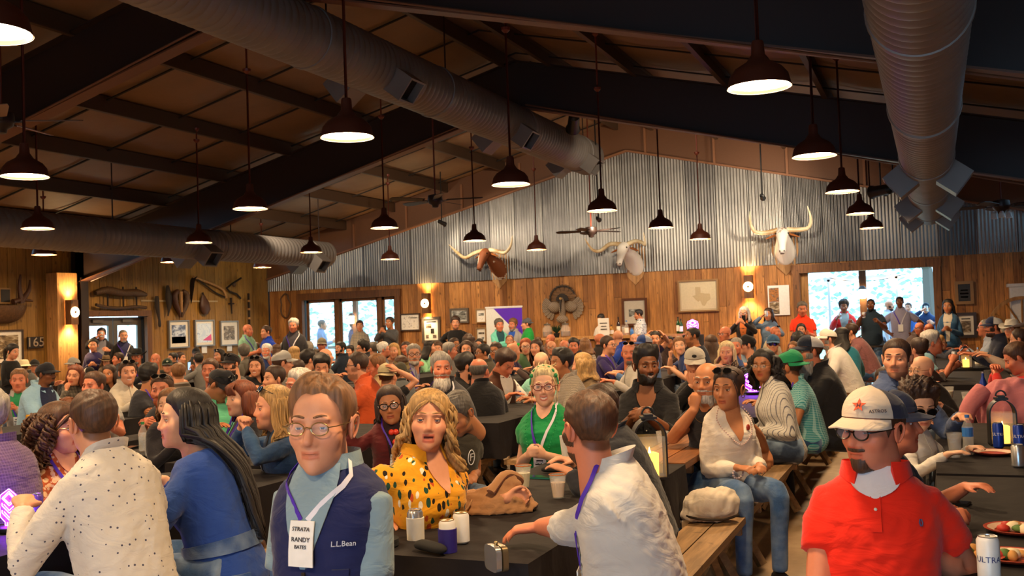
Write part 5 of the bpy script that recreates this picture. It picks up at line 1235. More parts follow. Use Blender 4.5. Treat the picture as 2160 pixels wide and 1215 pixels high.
        if hair in ('bun', 'pony'):
            b = MB(); c_ = (0, -.085, .085) if hair == 'bun' else (0, -.12, .02)
            b.ball(c_, (.05, .045, .045), 14, 10); 
            if hair == 'pony': b.tube(catmull([(0, -.1, .03), (0, -.15, .0), (0, -.15, -.1), (0, -.13, -.2)], 8), [.02, .035, .038, .036, .03, .024, .016, .004], 8)
            if lod == 0:
                for j in range(60):
                    a, e = rr_.uniform(0, 6.28), rr_.uniform(-1, 1.3); p = np.array(c_)+.045*np.array([math.cos(a)*math.cos(e), math.sin(a)*math.cos(e), math.sin(e)]); q = p+(p-np.array(c_))*.5+rr_.normal(size=3)*.018
                    b.tube(catmull([p, (p+q)/2+rr_.normal(size=3)*.01, q], 6), [.006, .006, .005, .004, .003, .001], 4)
                for sd in (-1, 1): b.tube(catmull([(sd*.06, .06, .06), (sd*.078, .05, .0), (sd*.08, .045, -.06), (sd*.076, .04, -.1)], 10), np.linspace(.004, .0012, 10), 4)
            MB().add(toh(np.concatenate(b.v)), b.f).build('hair_bun' if hair == 'bun' else 'ponytail', hmat, root, 180)
        if hair in ('bangs', 'vlong') and (extra or {}).get('bangs'):
            b = MB()
            for j in range(26):
                x0 = (j/25-.5)*.11; b.tube(catmull([(x0*.5, .05, .115), (x0*.8, .088, .085), (x0, .1-abs(x0)*.5, .045), (x0*1.05, .097-abs(x0)*.5, .03)], 7), [.006, .009, .009, .008, .007, .005, .002], 5)
            MB().add(toh(np.concatenate(b.v)), b.f).build('bangs', hmat, root, 180)
    # ---- hats
    def hatmesh(b, name, mat, sm_=50, nr=False): return MB().add(toh(np.concatenate(b.v)), b.f).build(name, mat, root, sm_, nr)
    if hat in ('cap', 'capb', 'visor'):
        sg = -1 if hat == 'capb' else 1; M1 = cloth(hatc); M2 = cloth(hatc2 or hatc); n, m_ = (40, 10) if lod == 0 else (20, 7)
        if hat != 'visor':
            R = []
            for i in range(m_):
                e = i/(m_-1)*1.5; R.append([(math.sin(a)*.0885*math.cos(e)**.8, sg*math.cos(a)*.108*math.cos(e)**.8-.012, .040+.012*sg*math.cos(a)*sg+.088*math.sin(e)) for a in np.arange(n)*2*PI/n][::1])
            half = MB().rings(R, True); crown = hatmesh(half, 'cap_crown', M1, 60, True)
            if hatc2:
                R2 = [[(math.sin(a)*.0905*math.cos(e)**.8, sg*math.cos(a)*.110*math.cos(e)**.8-.012, .0405+.012*math.cos(a)+.0895*math.sin(e)) for a in np.linspace(PI*.42, PI*1.58, 16)] for e in np.linspace(.0, 1.35, 7)]
                V2 = np.array(R2).reshape(-1, 3); MB().add(toh(V2), [(i*16+j, i*16+j+1, (i+1)*16+j+1, (i+1)*16+j) for i in range(6) for j in range(15)]).build('mesh_back', M2, root, 60)
            bt = MB().ball((0, -.012, .1285), .006, 8, 5); hatmesh(bt, 'cap_button', M1)
        else:
            R = [[(math.sin(a)*(.088+.003*q), math.cos(a)*(.106+.003*q)-.012, .045+.035*i) for a in np.arange(n)*2*PI/n] for i, q in ((0, 1), (1, 0))]; hatmesh(MB().rings(R, False), 'visor_band', M1, 60)
        bw_ = 1.15 if hat == 'visor' else 1.0; V2 = []; nb, mb_ = 15, 5
        for lay in (0, 1):
            for j in range(mb_):
                for i in range(nb):
                    a = (i/(nb-1)-.5)*2.5*bw_; f_ = j/(mb_-1); ext = f_*.072*bw_*max(0, math.cos(a/bw_*1.2))**.5
                    V2.append((math.sin(a)*(.088+ext*.35), sg*(math.cos(a)*(.107+ext)-.012)+(0), .0485-.012*(1-math.cos(a))*1.0-.22*ext-.10*abs(math.sin(a))*f_*.18-lay*.004))
        N = nb*mb_; Fb = [(i+j*nb, i+1+j*nb, i+1+(j+1)*nb, i+(j+1)*nb) for j in range(mb_-1) for i in range(nb-1)]; Fb += [tuple(q+N for q in f[::-1]) for f in Fb]
        Fb += [((mb_-1)*nb+i, (mb_-1)*nb+i+1, N+(mb_-1)*nb+i+1, N+(mb_-1)*nb+i) for i in range(nb-1)]+[(j*nb+c_, (j+1)*nb+c_, N+(j+1)*nb+c_, N+j*nb+c_) for j in range(mb_-1) for c_ in (0, nb-1)]
        hatmesh(MB().add(V2, Fb), 'cap_brim', cloth((extra or {}).get('brim', hatc)), 60, True)
        if (extra or {}).get('logo'):
            lc = extra['logo']; b = MB().ball((0, .099*sg, .082), (.02, .006, .014), 10, 6); hatmesh(b, 'cap_logo', plain('logo_'+lc, lc, .6))
    elif hat == 'cowboy':
        M1 = plain('felt_'+hatc, hatc, .85); b = MB()
        R = [[(math.sin(a)*.085*w_, math.cos(a)*.105*w_-.01, z-(.022*math.exp(-(math.sin(a)/.35)**2) if z > .13 else 0)) for a in np.arange(24)*2*PI/24] for z, w_ in ((.045, 1.06), (.08, 1.02), (.12, .95), (.15, .82), (.158, .55), (.15, .15))]
        b.rings(R); hatmesh(b, 'hat_crown', M1, 60, True)
        rows = [[(math.sin(a)*(.088+f_*.075), math.cos(a)*(.108+f_*.085)-.01, .05+f_*(.055*abs(math.sin(a))**2-.02*abs(math.cos(a)))-lay) for a in np.arange(28)*2*PI/28] for f_, lay in ((0, 0), (.5, 0), (1, 0), (1, .005), (.5, .005), (0, .005))]
        hatmesh(MB().rings(rows, False, True), 'hat_brim', M1, 60, True)
        b2 = MB().rings([[(math.sin(a)*.0925, math.cos(a)*.1135-.01, z) for a in np.arange(24)*2*PI/24] for z in (.052, .068)], False); hatmesh(b2, 'hat_band', M_ink2, 60)
    elif hat == 'bucket':
        M1 = plain('straw_'+hatc, hatc, .85)
        hatmesh(MB().rings([[(math.sin(a)*r_, math.cos(a)*r_*1.15-.01, z+.003*(i % 2)) for i, a in enumerate(np.arange(32)*2*PI/32)] for z, r_ in ((.02, .13), (.045, .1), (.1, .088), (.135, .07), (.14, .02))], True), 'hat_crown', M1, 30, True)
    elif hat == 'beanie':
        hatmesh(MB().rings([[(math.sin(a)*.09*w_, math.cos(a)*.11*w_-.012, z) for a in np.arange(24)*2*PI/24] for z, w_ in ((.03, 1), (.06, 1.02), (.1, .85), (.13, .45), (.135, .1))]), 'beanie', cloth(hatc), 60, True)
    if hat and hat != 'visor' and (extra or {}).get('side'): pass
    if (extra or {}).get('headband'):
        b = MB()
        for j in range(7): a = (j/6-.5)*2.2; b.ball((math.sin(a)*.085, .035+.01*math.cos(j), .03+.095*math.cos(a)), (.013, .012, .014), 7, 5)
        b.tube([(math.sin(a)*.088, .03, .02+.098*math.cos(a)) for a in np.linspace(-1.6, 1.6, 20)], .005, 6); hatmesh(b, 'headband', plain('headband_green', '1f8a4a', .5))
    # ---- glasses
    def glasses(kind, tr=None, rz_=1.0):
        fm = {'black': M_ink2, 'gold': M_gold, 'red': M_redrim, 'dark': M_ink2, 'cat': M_ink2, 'white': M_white}.get(kind, M_ink2); dark = kind in ('dark', 'white'); g = MB(); ln = MB(); rw, rh, tb = (.0235, .0165, .0016) if kind == 'gold' else ((.026, .019, .0026) if not dark else (.027, .02, .0022))
        for sx in (-1, 1):
            c_ = np.array([sx*.0325, .1005, .004]); th = np.linspace(0, 2*PI, 25)
            cat = (lambda t: (.006 if kind == 'cat' else 0)*max(0, math.sin(t))*max(0, math.cos(t)*sx))
            rim = [c_+np.array([math.cos(t)*(rw+cat(t)), -abs(math.cos(t)*sx*rw*.0)-.10*max(0, math.cos(t)*sx)*rw, math.sin(t)*rh+cat(t)]) for t in th]; g.tube(rim, tb*(1.35 if kind == 'cat' else 1), 5)
            ln.add(np.array([c_]+[c_+(r_-c_)*.97 for r_ in rim[:-1]]), [(0, i+1, (i+1) % 24+1) for i in range(24)])
            g.tube([(sx*(.0325+rw), .098, .008), (sx*.074, .085, .010), (sx*.082, .0, .012), (sx*.081, -.025, .0)], tb, 5)
        g.tube([(-.0325+rw*.9, .101, .006), (0, .105, .009), (.0325-rw*.9, .101, .006)], tb, 5)
        def place(b):
            V_ = np.concatenate(b.v)
            if tr is not None: V_ = (V_-np.array([0, 0, .0]))@rotx(.55).T+np.array([0, -.012, .062])
            return MB().add(toh(V_), b.f)
        e_ = place(g).build('glasses' if not dark else 'sunglasses', fm, root, 60); place(ln).build('lens', M_lens_dark if dark else M_lens, e_)
    if gl: glasses(gl)
    if top_gl: glasses('dark' if top_gl == '1' else top_gl, True)
    # ---- clothing
    cm = cloth(col, pat, c2)
    if fit is None: fit = .012
    loose = {'jacket': .02, 'sweater': .014, 'vest': .018, 'puff': .012, 'blouse': .02}.get(top, .010)
    tor = MB(); nseg = 30 if near else (22 if lod == 1 else 16); h1 = .545 if fem else .56
    if top in ('tee', 'sweater', 'puff'): h1 = .508 if fem else .535
    if vneck or top in ('blouse',): h1 = .53 if fem else .545
    rg = [r+O for r in T.rings(nseg, loose, None, h1)]
    if stand or (extra or {}).get('hem'): rg = [r+O for r in T.rings(nseg, loose, -.10, h1)]
    tor.rings(rg)
    body_sh = MB(); body_sh.add(np.concatenate(tor.v), tor.f)
    if slv.n: body_sh.add(np.concatenate(slv.v), slv.f)
    nm = {'tee': 't_shirt', 'polo': 'polo_shirt', 'shirt': 'shirt', 'rolled': 'shirt', 'jacket': 'jacket', 'vest': 'vest', 'sweater': 'sweater', 'blouse': 'blouse', 'puff': 'blouse'}.get(top, 'shirt')
    if lod < 2:
        me = remesh(body_sh, .0115 if near else .021, 7 if near else 3, .5, nm)
        if near:
            bv = np.zeros(len(me.vertices)*3); me.vertices.foreach_get('co', bv); bv = bv.reshape(-1, 3); nn = np.zeros(len(bv)*3); me.vertices.foreach_get('normal', nn); nn = nn.reshape(-1, 3)
            q = bv*np.array([1, 1, 1.7]); dsp = .003+.0045*wob(q, 24, seed)+.0028*wob(q, 52, seed+1)-.0045*np.abs(wob(q*np.array([.6, 1, 1.3]), 33, seed+2)); me.vertices.foreach_set('co', (bv+nn*dsp[:, None]*.8).ravel())
        sh = link(nm, me, cm, root)
    else: sh = body_sh.build(nm, cm, root, 70)
    # ---- collar
    if top in ('shirt', 'polo', 'jacket', 'rolled', 'vest') or (extra or {}).get('collar'):
        cb = MB(); gap = .30 if not vneck else .42; azs = np.linspace(gap, 2*PI-gap, 30 if near else 14); cc = cloth((extra or {}).get('collar', col), pat if not (extra or {}).get('collar') else '', c2)
        hb_ = h1-.03; lift = .012 if (vneck or inner) else 0; inner_ = T.pt(azs, np.full(len(azs), hb_), .006); topc = T.pt(azs, np.full(len(azs), h1), .0)
        up_ = np.array([0, -.10*math.sin(L), .042])*k; out_ = topc-T.pt(azs, np.full(len(azs), h1), -.03); out_ /= np.linalg.norm(out_, axis=1)[:, None]+1e-9
        base_ = T.pt(azs, np.full(len(azs), h1-.012), .002+lift)
        c1 = base_+up_*.75+out_*.006*k; front_w = np.exp(-((np.minimum(azs, 2*PI-azs)-gap)/.5)**2)[:, None]
        front_w = front_w*(.3 if top == 'vest' else 1); c2_ = base_+out_*(.016+.014*front_w)*k+np.array([0, 0, -.012])*k-front_w*np.array([0, 0, .026])*k; c3 = c2_-out_*.006*k
        R = [[base_[i]+O, c1[i]+O, c2_[i]+O, c3[i]+O] for i in range(len(azs))]; cb.rings(R, True); cb.build('collar', cc, root, 60, True)
    # ---- inner shirt panel / placket / lanyard
    if inner:
        w0 = .20 if top != 'vest' else .26; pv, pf = patch(T, rows_interp([(h1-.005, -.9, .9), (.49, -.42-w0*.4, .42+w0*.4), (.36, -w0-.1, w0+.1), (.18, -w0*.8, w0*.8), (.02, -w0*.5, w0*.5)] if top != 'vest' else [(h1-.005, -.9, .9), (.5, -.5, .5), (.45, -.34, .34), (.36, -.2, .2), (.26, -.02, .02)], 12), loose+(.006 if lod else .011))
        MB().add(pv+O, pf).build('inner_shirt', cloth(inner), root, 60)
    elif top in ('shirt', 'polo', 'rolled') and lod < 2:
        lo_ = .02 if top != 'polo' else .36; top0 = h1-.02 if not vneck else .5-vneck; hh = np.linspace(top0, lo_, 10); MB().rings([r+O for r in ribbon(T, np.zeros(10), hh, .034, loose+.006)]).build('placket', cloth(col, pat, c2), root, 60)
        bt = MB()
        for hh in np.arange(top0-.04, max(lo_, .1), -.085): p = T.pt(0, hh, loose+.011)+O; bt.ball(p, (.0055, .003, .0055), 8, 4)
        if bt.n and near: o = bt.build('buttons', plain('button_pearl', 'd8d2c4', .3), root); o['kind'] = 'stuff'
    if top == 'jacket' and not inner and lod < 2:
        MB().rings([r+O for r in ribbon(T, np.zeros(10), np.linspace(h1-.02, .02, 10), .012, loose+.006)]).build('zip', M_iron, root)
    if lan:
        for sd in (1, -1):
            lh = (extra or {}).get('lanh', .26); hh = np.array([h1+.0, .52, .48+(lh-.26)*.1, .43+(lh-.26)*.3, .37+(lh-.26)*.55, .31+(lh-.26)*.8, lh]); az = sd*np.array([1.35, 1.0, .62, .36, .2, .1, .03]); MB().rings([r+O for r in ribbon(T, az, hh, .018, loose+.011)]).build('lanyard', M_pur if (sd > 0 or lan == 1) else M_lanw, root, 60)
        hh = np.linspace(lh, lh-.13, 4); R = ribbon(T, np.zeros(4), hh, .085, loose+.017, .004); bd = MB().rings([r+O for r in R]).build('badge', M_badge, root)
        if lod < 2 and not (extra or {}).get('nobars'):
            for hh, wd in ((.025, .05), (.05, .065), (.07, .045), (.095, .06)): MB().rings([r+O for r in ribbon(T, np.zeros(2), np.array([lh-hh, lh-hh-.009]), wd, loose+.0225, .001)]).build('badge_print', pm_ink, bd)
    if top == 'vest' and inner:
        vs = MB()
        for sd in (1, -1):
            vs = MB(); pts_ = vest_sl[sd]; vs.tube([pts_[0]*.55+pts_[1]*.45, pts_[1], pts_[1]*.45+pts_[2]*.55, pts_[1]*.22+pts_[2]*.78], np.array([.056, .062, .07, .073])*k*np.sqrt(fat), 16)
            link('shirt_sleeve', remesh(vs, .012, 4), cloth(inner), root) if near else vs.build('shirt_sleeve', cloth(inner), root, 70)
        pass
        MB().rings([r+O for r in ribbon(T, np.zeros(8), np.linspace(.25, .0, 8), .012, loose+.007)]).build('zip', M_iron, root)
    # ---- legs
    lg = MB(); sh_ = []; lm = cloth(legs, 'denim', '8aa0b8') if legs in ('2b3950', '3a5a86', '27466e') else cloth(legs)
    for sd in (1, -1):
        hp = np.array([sd*.09, 0, -.0])*k+O
        if stand: kn = np.array([sd*.10, .03, -.44])*k+O; an = np.array([sd*.11, .0, -.84])*k+O; foot = np.array([0, 1., 0])
        else:
            sp = .12 if legpose == 'sit' else .2; kn = np.array([sd*sp, .42, .01])*k+O; an = np.array([sd*sp, .40, 0])*k; an[2] = .09-root.location.z; foot = np.array([0, 1., 0])
            if legpose == 'tuck': an[1] -= .22*k
        g = k*np.sqrt(fat)
        lg.tube(catmull([hp+np.array([0, -.06*k if not stand else 0, 0.0]), hp*.5+kn*.5, kn, kn*.5+an*.5, an+np.array([0, 0, .0])], 12), np.interp(np.linspace(0, 1, 12), [0, .25, .5, .75, 1], [.105, .088, .066, .055, .05])*g, 12 if near else 8)
        s_ = MB(); fl = .26*k; s_.rings([[an+np.array([hw*math.cos(t), f_, z0+max(-.5, math.sin(t))*hz])*1.0 for t in np.arange(10)*2*PI/10] for f_, hw, hz, z0 in ((-.075, .025, .03, -.06), (-.05, .038, .05, -.05), (0, .042, .055, -.045), (.08, .046, .04, -.055), (.15, .045, .032, -.062), (.185, .025, .02, -.066))]); sh_.append(s_)
    if lod == 0:
        lg.ball(O+np.array([0, 0, -.0]), (.17*k*fat, .13*k*fat, .12*k), 16, 10); lme = remesh(lg, .016, 3, .5, 'trousers'); link('trousers', lme, lm, root)
    else: lg.ball(O, (.165*k*fat, .12*k*fat, .11*k), 12, 8); lg.build('trousers', lm, root, 70)
    for s_ in sh_: s_.build('shoe', M_shoe, root, 60, True)
    if stand:
        rb = T.rings(24, .004, .0, .0)[:1]; 
        MB().rings([r+O+np.array([0, 0, dz_*k]) for r in (T.rings(24, .016, .0, .0)[:1]) for dz_ in (-.115, -.08)], False).build('belt', M_shoe, root, 60)
    HELD.append((pose, root, grips, k))
    return dict(root=root, T=T, O=O, toh=toh, Rh=Rh, k=k, hs=hs, grips=grips, loose=loose, h1=h1, body=body, lod=lod)
# ================================================================ SEATING
ROWS = [.33, -1.82, -3.95, -6.1, -8.25, -10.4, -12.55, -14.7]
SEAT = .60
OCC = []
def P(x, y, h, hy, label, **kw):
    kw.setdefault('lean', rnd.choice((6, 10, 14, 18))); kw.setdefault('pose', rnd.choice(('table', 'clasp', 'table', 'lap')))
    d0 = kw.pop('d', 520.0/h); lock = kw.pop('lock', False)
    Hr = ray(x, y)/FPX; best = None
    if lock:
        Q_ = at_depth(x, y, d0); OCC.append((Q_[0], Q_[1])); return person(x, y, h, hy, label, d=d0, **kw)
    for f in np.linspace(.78, 1.25, 60):
        d = d0*f; X = Hr[0]*d; Y = Hr[1]*d; Z = CH+Hr[2]*d
        if Y > 19.3: continue
        phi = math.atan2(-Y, -X); hp = phi-math.radians(hy)
        for R_ in ROWS:
            for sd in (1, -1):
                sx = R_+sd*(SEAT-.10); dx = abs(X-sx)
                if dx > .16: continue
                ba = PI if sd > 0 else 0.0; rel = abs((hp-ba+PI) % (2*PI)-PI)
                c = abs(math.log(f))*5+dx*2+max(0, math.degrees(rel)-80)/45+abs(Z-1.2)*4+sum(max(0, .5-math.hypot(X-a, Y-b))*9 for a, b in OCC)
                if best is None or c < best[0]: best = (c, d, ba, phi, hp, rel, X, Y)
    if best is None:
        d = d0; X, Y = Hr[0]*d, Hr[1]*d; OCC.append((X, Y)); return person(x, y, h, hy, label, d=d, **kw)
    c, d, ba, phi, hp, rel, X, Y = best; OCC.append((X, Y))
    if 'by' not in kw:
        by = math.degrees(phi-ba); rel = ((hp-ba+PI) % (2*PI))-PI
        if abs(rel) > math.radians(75): by -= math.degrees(rel-math.copysign(math.radians(75), rel))
        kw['by'] = by
    return person(x, y, h, hy, label, d=d, **kw)
def Q(x, y, h, hy, label, Yw=None, **kw):
    kw.setdefault('pose', 'down'); kw.setdefault('lean', 0); kw['stand'] = True
    d = kw.pop('d', None)
    if Yw: r_ = ray(x, y); d = Yw/r_[1]*FPX
    return person(x, y, h, hy, label, d=d or 520.0/h, **kw)
NAVY, BLK, GRY, LGR, WHT = '22284a', '1b1a1c', '55555a', '9a9890', 'd8d4cc'
PURP, LBL, BLU, MINT, GRN, RED, TAN, OLV = '3a2a60', '8fb0cc', '2c4a8c', '7fcfae', '1f9a50', 'a81f18', 'a08a66', '4c4636'
# ---------------- foreground
FG = {}
FG['vest'] = P(680, 900, 182, 22, 'older man in navy fleece vest and pale blue shirt with thin glasses', lock=True, d=3.05, kfix=1.0, by=34, lean=2, hair='side', hc='lbrown', gl='gold', top='vest', col='1d2350', inner='8098a4', skin='fair', lan=2, pose='lap', fat=1.0, mouth='n', extra=dict(iris='blue', collar='8098a4', high=1, lanh=.40, nobars=1), arms=(('l', (.17, .10, -.12), (.1, -1, 0), .3, (-1, 0, 0)), ('l', (-.15, .14, -.12), (-.1, -1, 0), .3, (1, 0, 0))))
FG['yellow'] = P(905, 890, 118, 0, 'woman in yellow cowgirl print shirt with wavy blonde hair at the black table', lock=True, by=-38, roll=-4, pitch=6, sex='f', hair='wavy', hc='blond', top='puff', col='e8a01c', pat='print', vneck=.13, mouth='o', gaze=-10, lean=4, extra=dict(iris='blue', collar='e8a01c'), arms=(('w', on_z(812, 1098, .80), (.5, -.5, -.8), .3, (.3, -1, 0), (0, 0, -1)), ('w', on_z(1066, 1052, .84), (.5, -.6, -.6), .9, (.6, .7, 0), (1, -.3, 0))), fat=1.02, skin='fair')
FG['olive'] = P(968, 872, 82, 38, 'man in olive grey t shirt bending his head down beside the woman in yellow', lock=True, by=-20, pitch=-38, hair='short', hc='salt', top='tee', col='3a352a', lean=22, skin='tan', pose='lap', beard='stub', fat=1.08)
FG['green'] = P(1149, 816, 78, 6, 'smiling woman in bright green blouse with red glasses and green headband', lock=True, by=20, sex='f', hair='bun', hc='lblond', top='puff', vneck=.05, col='0f8a48', gl='red', mouth='t', lan=2, pose='hold', lean=3, fat=1.14, skin='pale', extra=dict(headband=1))
FG['whiteback'] = P(196, 893, 124, 158, 'man in white shirt with tiny leaf print seen from behind at the left', lock=True, by=150, hair='short', hc='brown', top='shirt', col='cfc8bd', pat='dots', c2='4a4a5c', pose='table', lean=24, skin='fair', extra=dict(hem=1), legs='3a5a86')
FG['longhair'] = P(388, 885, 112, 82, 'woman with very long straight black hair in blue top and jeans', lock=True, by=125, sex='f', hair='xlong', hc='black', top='sweater', col='2a4a94', pose='table', lean=20, legs='3a5a86', skin='pale')
FG['redman'] = P(1842, 908, 158, 38, 'man in orange red polo with tan cap and dark glasses at the right', lock=True, by=2, pitch=-2, hair='short', hc='brown', hat='cap', hatc='c9b8a4', hatc2='1c2038', beard='goatee', gl='black', top='polo', col='e0240c', lean=-5, fat=1.04, skin='red', mouth='n', legs='27466e', gaze=8, vneck=.035, extra=dict(collar='e0240c', under='d8d2d4'), arms=(('w', at_depth(1772, 1310, 2.95), (.35, -.8, -.3), .4), ('w', on_z(1938, 1168, .86), (.5, -.6, -.6), .8, (-.9, -.35, -.25), (0, 0, -1))))
FG['greyman'] = P(1243, 905, 148, 148, 'man in pale grey shirt with thinning brown hair seen from behind with arm on table', lock=True, by=96, hair='rec', hc='brown', beard='short', top='rolled', col='c3c0ba', lean=17, fat=1.12, skin='red', lan=1, arms=(('l', (.12, .22, .10), (.4, -.9, -.4), .4, (0, 0, -1)), ('w', on_z(1105, 1120, .81), (.6, -.4, -.6), .35, (-1, -.25, -.12), (0, 0, -1))), extra=dict(hem=1))
FG['darkjacket'] = P(1262, 868, 100, 138, 'man in dark charcoal jacket behind the pale grey shirt, facing away', lock=True, by=100, hair='short', hc='dbrown', top='jacket', col='2c2d33', pose='table', lean=24, fat=1.05, extra=dict(hem=1), legs='22242c')
FG['blouse'] = P(1537, 822, 82, 28, 'woman in white blouse with bead necklace sitting sideways on the bench', lock=True, by=-26, sex='f', hair='bun', hc='dbrown', top='blouse', col='d9cec0', vneck=.17, pose='lap', lean=2, top_gl='1', skin='tan', legs='3a5a86', extra=dict(hem=1), mouth='n', legpose='sit')
FG['chinman'] = P(1492, 806, 78, 22, 'bald man in black t shirt resting his chin on his hand beside the white blouse', lock=True, by=40, hair='bald', hc='dbrown', beard='short', bc='lgrey', top='tee', col='1d1c22', lean=14, fat=1.22, skin='tan', arms=(('chin', .02), ('w', on_z(1638, 975, .58), (.8, -.2, .2), .3, (.3, -.5, -.8), (0, 0, -1))), legs='27466e')
FG['blackshirt'] = P(1363, 773, 70, -18, 'smiling bearded man with tall black hair in open black shirt', lock=True, by=8, hair='pomp', hc='black', beard='full', top='rolled', col='151417', vneck=.12, mouth='t', lean=6, pose='clasp', skin='brown', fat=1.05)
FG['greycap'] = P(1466, 764, 58, 2, 'man in pale grey cap and black shirt covering his mouth with a fist', lock=True, by=38, hat='cap', hatc='bdb6aa', top='shirt', col='17161a', pitch=-14, lean=14, fat=1.18, arms=(('chin', .0), None), extra=dict(logo='15151a'))
FG['glasseswoman'] = P(1611, 772, 62, 22, 'woman with dark curly hair and glasses in striped shirt', lock=True, d=8.0, by=70, sex='f', hair='curlylong', hc='black', gl='gold', top='shirt', col='c9c5bc', pat='stripe', c2='6a6a72', lean=14, fat=1.0, skin='olive', extra=dict(hem=1))
FG['greencap'] = P(1662, 775, 64, 102, 'man in green cap and teal plaid shirt with purple lanyard', lock=True, d=8.5, by=75, hat='capb', hatc='1f8a5a', beard='short', hc='dbrown', top='polo', col='2f8f98', pat='check', c2='bfe8e4', lean=14, fat=1.2, skin='tan', lan=1, legs='27466e', extra=dict(hem=1))
FG['trucker'] = P(1707, 742, 60, 66, 'grey bearded man in navy and grey mesh cap and black shirt', lock=True, by=75, hat='cap', hatc='1c2233', hatc2='b8b6b4', beard='long', bc='grey', top='shirt', col='1c1b1e', lean=16, fat=1.2, skin='red', legs='22242c')
FG['slick'] = P(1892, 758, 78, 12, 'young man with slicked dark hair and stubble gazing to the side', lock=True, by=-30, hair='slick', hc='dbrown', beard='stub', top='shirt', col='4a5a80', gaze=20, lean=6, skin='fair')
FG['laugh'] = P(1944, 783, 62, 42, 'laughing bald man with thin glasses in black leather jacket', lock=True, by=20, hair='bald', gl='gold', mouth='t', top='jacket', col='1e1c1c', lean=22, fat=1.1, skin='pale')
FG['curly'] = P(1938, 858, 88, -22, 'person with short dark curly hair and sunglasses in white shirt behind the red polo', lock=True, by=-58, sex='f', hair='curly', hc='dbrown', gl='dark', top='shirt', col='d6d0c8', pitch=-16, lean=10, skin='pale', pose='table')
FG['navycap'] = P(1884, 893, 118, -78, 'man in navy cap and dark teal shirt mostly hidden behind the red polo', lock=True, by=-70, hat='cap', hatc='1a2440', top='tee', col='123450', lean=8, skin='red', fat=1.1, arms=(('w', on_z(2040, 1125, .80), (.6, -.3, -.6), .5, (.9, .35, .1), (-.3, .7, -.5)), None))
FG['darkhairw'] = P(1872, 812, 66, 35, 'woman with dark brown hair half hidden behind the tan cap', lock=True, by=0, sex='f', hair='bob', hc='dbrown', top='sweater', col='24302c', skin='tan')
FG['curlybrown'] = P(128, 905, 98, -50, 'woman with bushy brown curls and glasses in orange floral blouse', lock=True, by=-35, sex='f', hair='curlylong', hc='brown', gl='gold', top='blouse', col='a8502a', pat='floral', c2='e0b890', lan=1, lean=6, skin='fair', vneck=.08)
FG['purpleback'] = P(-30, 882, 105, 150, 'man in purple checked shirt cut off by the left edge', lock=True, by=130, hair='shag', hc='grey', top='shirt', col='5a4468', pat='check', c2='7a6488', lean=10, fat=1.12)
FG['denimblonde'] = P(575, 862, 84, 78, 'blonde woman in denim jacket with sunglasses on her head and clasped hands', lock=True, by=70, sex='f', hair='long', hc='blond', top='jacket', col='1e3a60', pat='denim', c2='3a5a80', top_gl='1', pose='pray', lean=14, skin='fair', extra=dict(hem=1))
FG['bangs'] = P(507, 842, 68, 62, 'woman with long auburn hair and bangs in dark top with lanyard', lock=True, by=75, sex='f', hair='vlong', hc='auburn', top='sweater', col='1f1c22', lan=1, lean=8, skin='pale', extra=dict(bangs=1))
FG['cateye'] = P(824, 856, 74, 6, 'woman with cat eye glasses and dark red cardigan playing with her long dark hair', lock=True, by=-12, sex='f', hair='long', hc='dbrown', gl='cat', top='jacket', col='5a1a1c', lan=2, inner='2a1418', roll=6, lean=4, skin='tan', extra=dict(nobars=1), arms=(('w', at_depth(742, 895, 7.0), (.9, 0, -.8), .8, (.1, .2, .9), (.4, -.2, 0)), None))
FG['brownface'] = P(358, 855, 62, 24, 'long haired woman partly hidden behind the black haired woman', lock=True, d=7.2, by=-20, sex='f', hair='long', hc='lbrown', top='sweater', col='232026', lean=12, skin='pale')
FG['redbeard'] = P(342, 824, 62, 18, 'red bearded man with sunglasses on his head looking at the camera', lock=True, d=8.7, by=30, hair='short', hc='brown', beard='full', bc='red', top='tee', col='2a2a2e', top_gl='1', skin='red')
FG['darkcurl'] = P(318, 795, 48, -108, 'man in dark grey t shirt with folded arms and dark hair facing away', lock=True, by=-62, hair='thick', hc='black', top='tee', col='35353c', lean=10, fat=1.2, lan=1, pose='cross', skin='tan')
FG['older'] = P(629, 815, 64, 62, 'older man with swept back long grey hair', lock=True, by=70, hair='shag', hc='lgrey', top='shirt', col='6a665c', skin='red', mouth='s', lean=8)
FG['greygolf'] = P(198, 815, 56, 42, 'heavy man in light grey polo with short brown hair, eyes half shut', lock=True, by=20, hair='short', hc='brown', top='polo', col='9a9894', fat=1.22, skin='red', mouth='s', lean=6)
FG['mintcap'] = P(464, 812, 62, -58, 'man in black cap and mint green pullover looking down', lock=True, by=-18, hat='cap', hatc='16161c', top='sweater', col='6ac79c', pitch=-34, top_gl='1', lan=1, lean=12, fat=1.1, skin='tan', extra=dict(collar='6ac79c'))
FG['hoodie'] = P(40, 803, 46, 8, 'young man in oatmeal hoodie and purple lanyard by the gold can', lock=True, by=20, hair='short', hc='lbrown', top='sweater', col='a8a096', lan=2, inner='2f8f5a', pose='clasp', skin='red', lean=10, extra=dict(collar='a8a096'))
FG['orange'] = P(753, 772, 50, 88, 'big man in orange shirt with dark framed glasses in profile', lock=True, by=95, hair='short', hc='dbrown', gl='black', top='polo', col='d0582c', fat=1.25, lean=18, skin='fair', beard='stub', extra=dict(hem=1))
FG['campback'] = P(818, 795, 50, -152, 'man in cream cap and black shirt from behind, hand on his head', lock=True, by=-160, hat='capb', hatc='c2b28a', top='tee', col='1c1a1c', lean=10, arms=(('head',), None))
FG['greybeard'] = P(931, 778, 60, -8, 'man with long grey beard and combed grey hair in charcoal jacket', lock=True, by=28, hair='side', hc='grey', beard='long', bc='lgrey', top='jacket', col='3c3a40', lan=2, lean=10, fat=1.12, skin='red', gaze=-15)
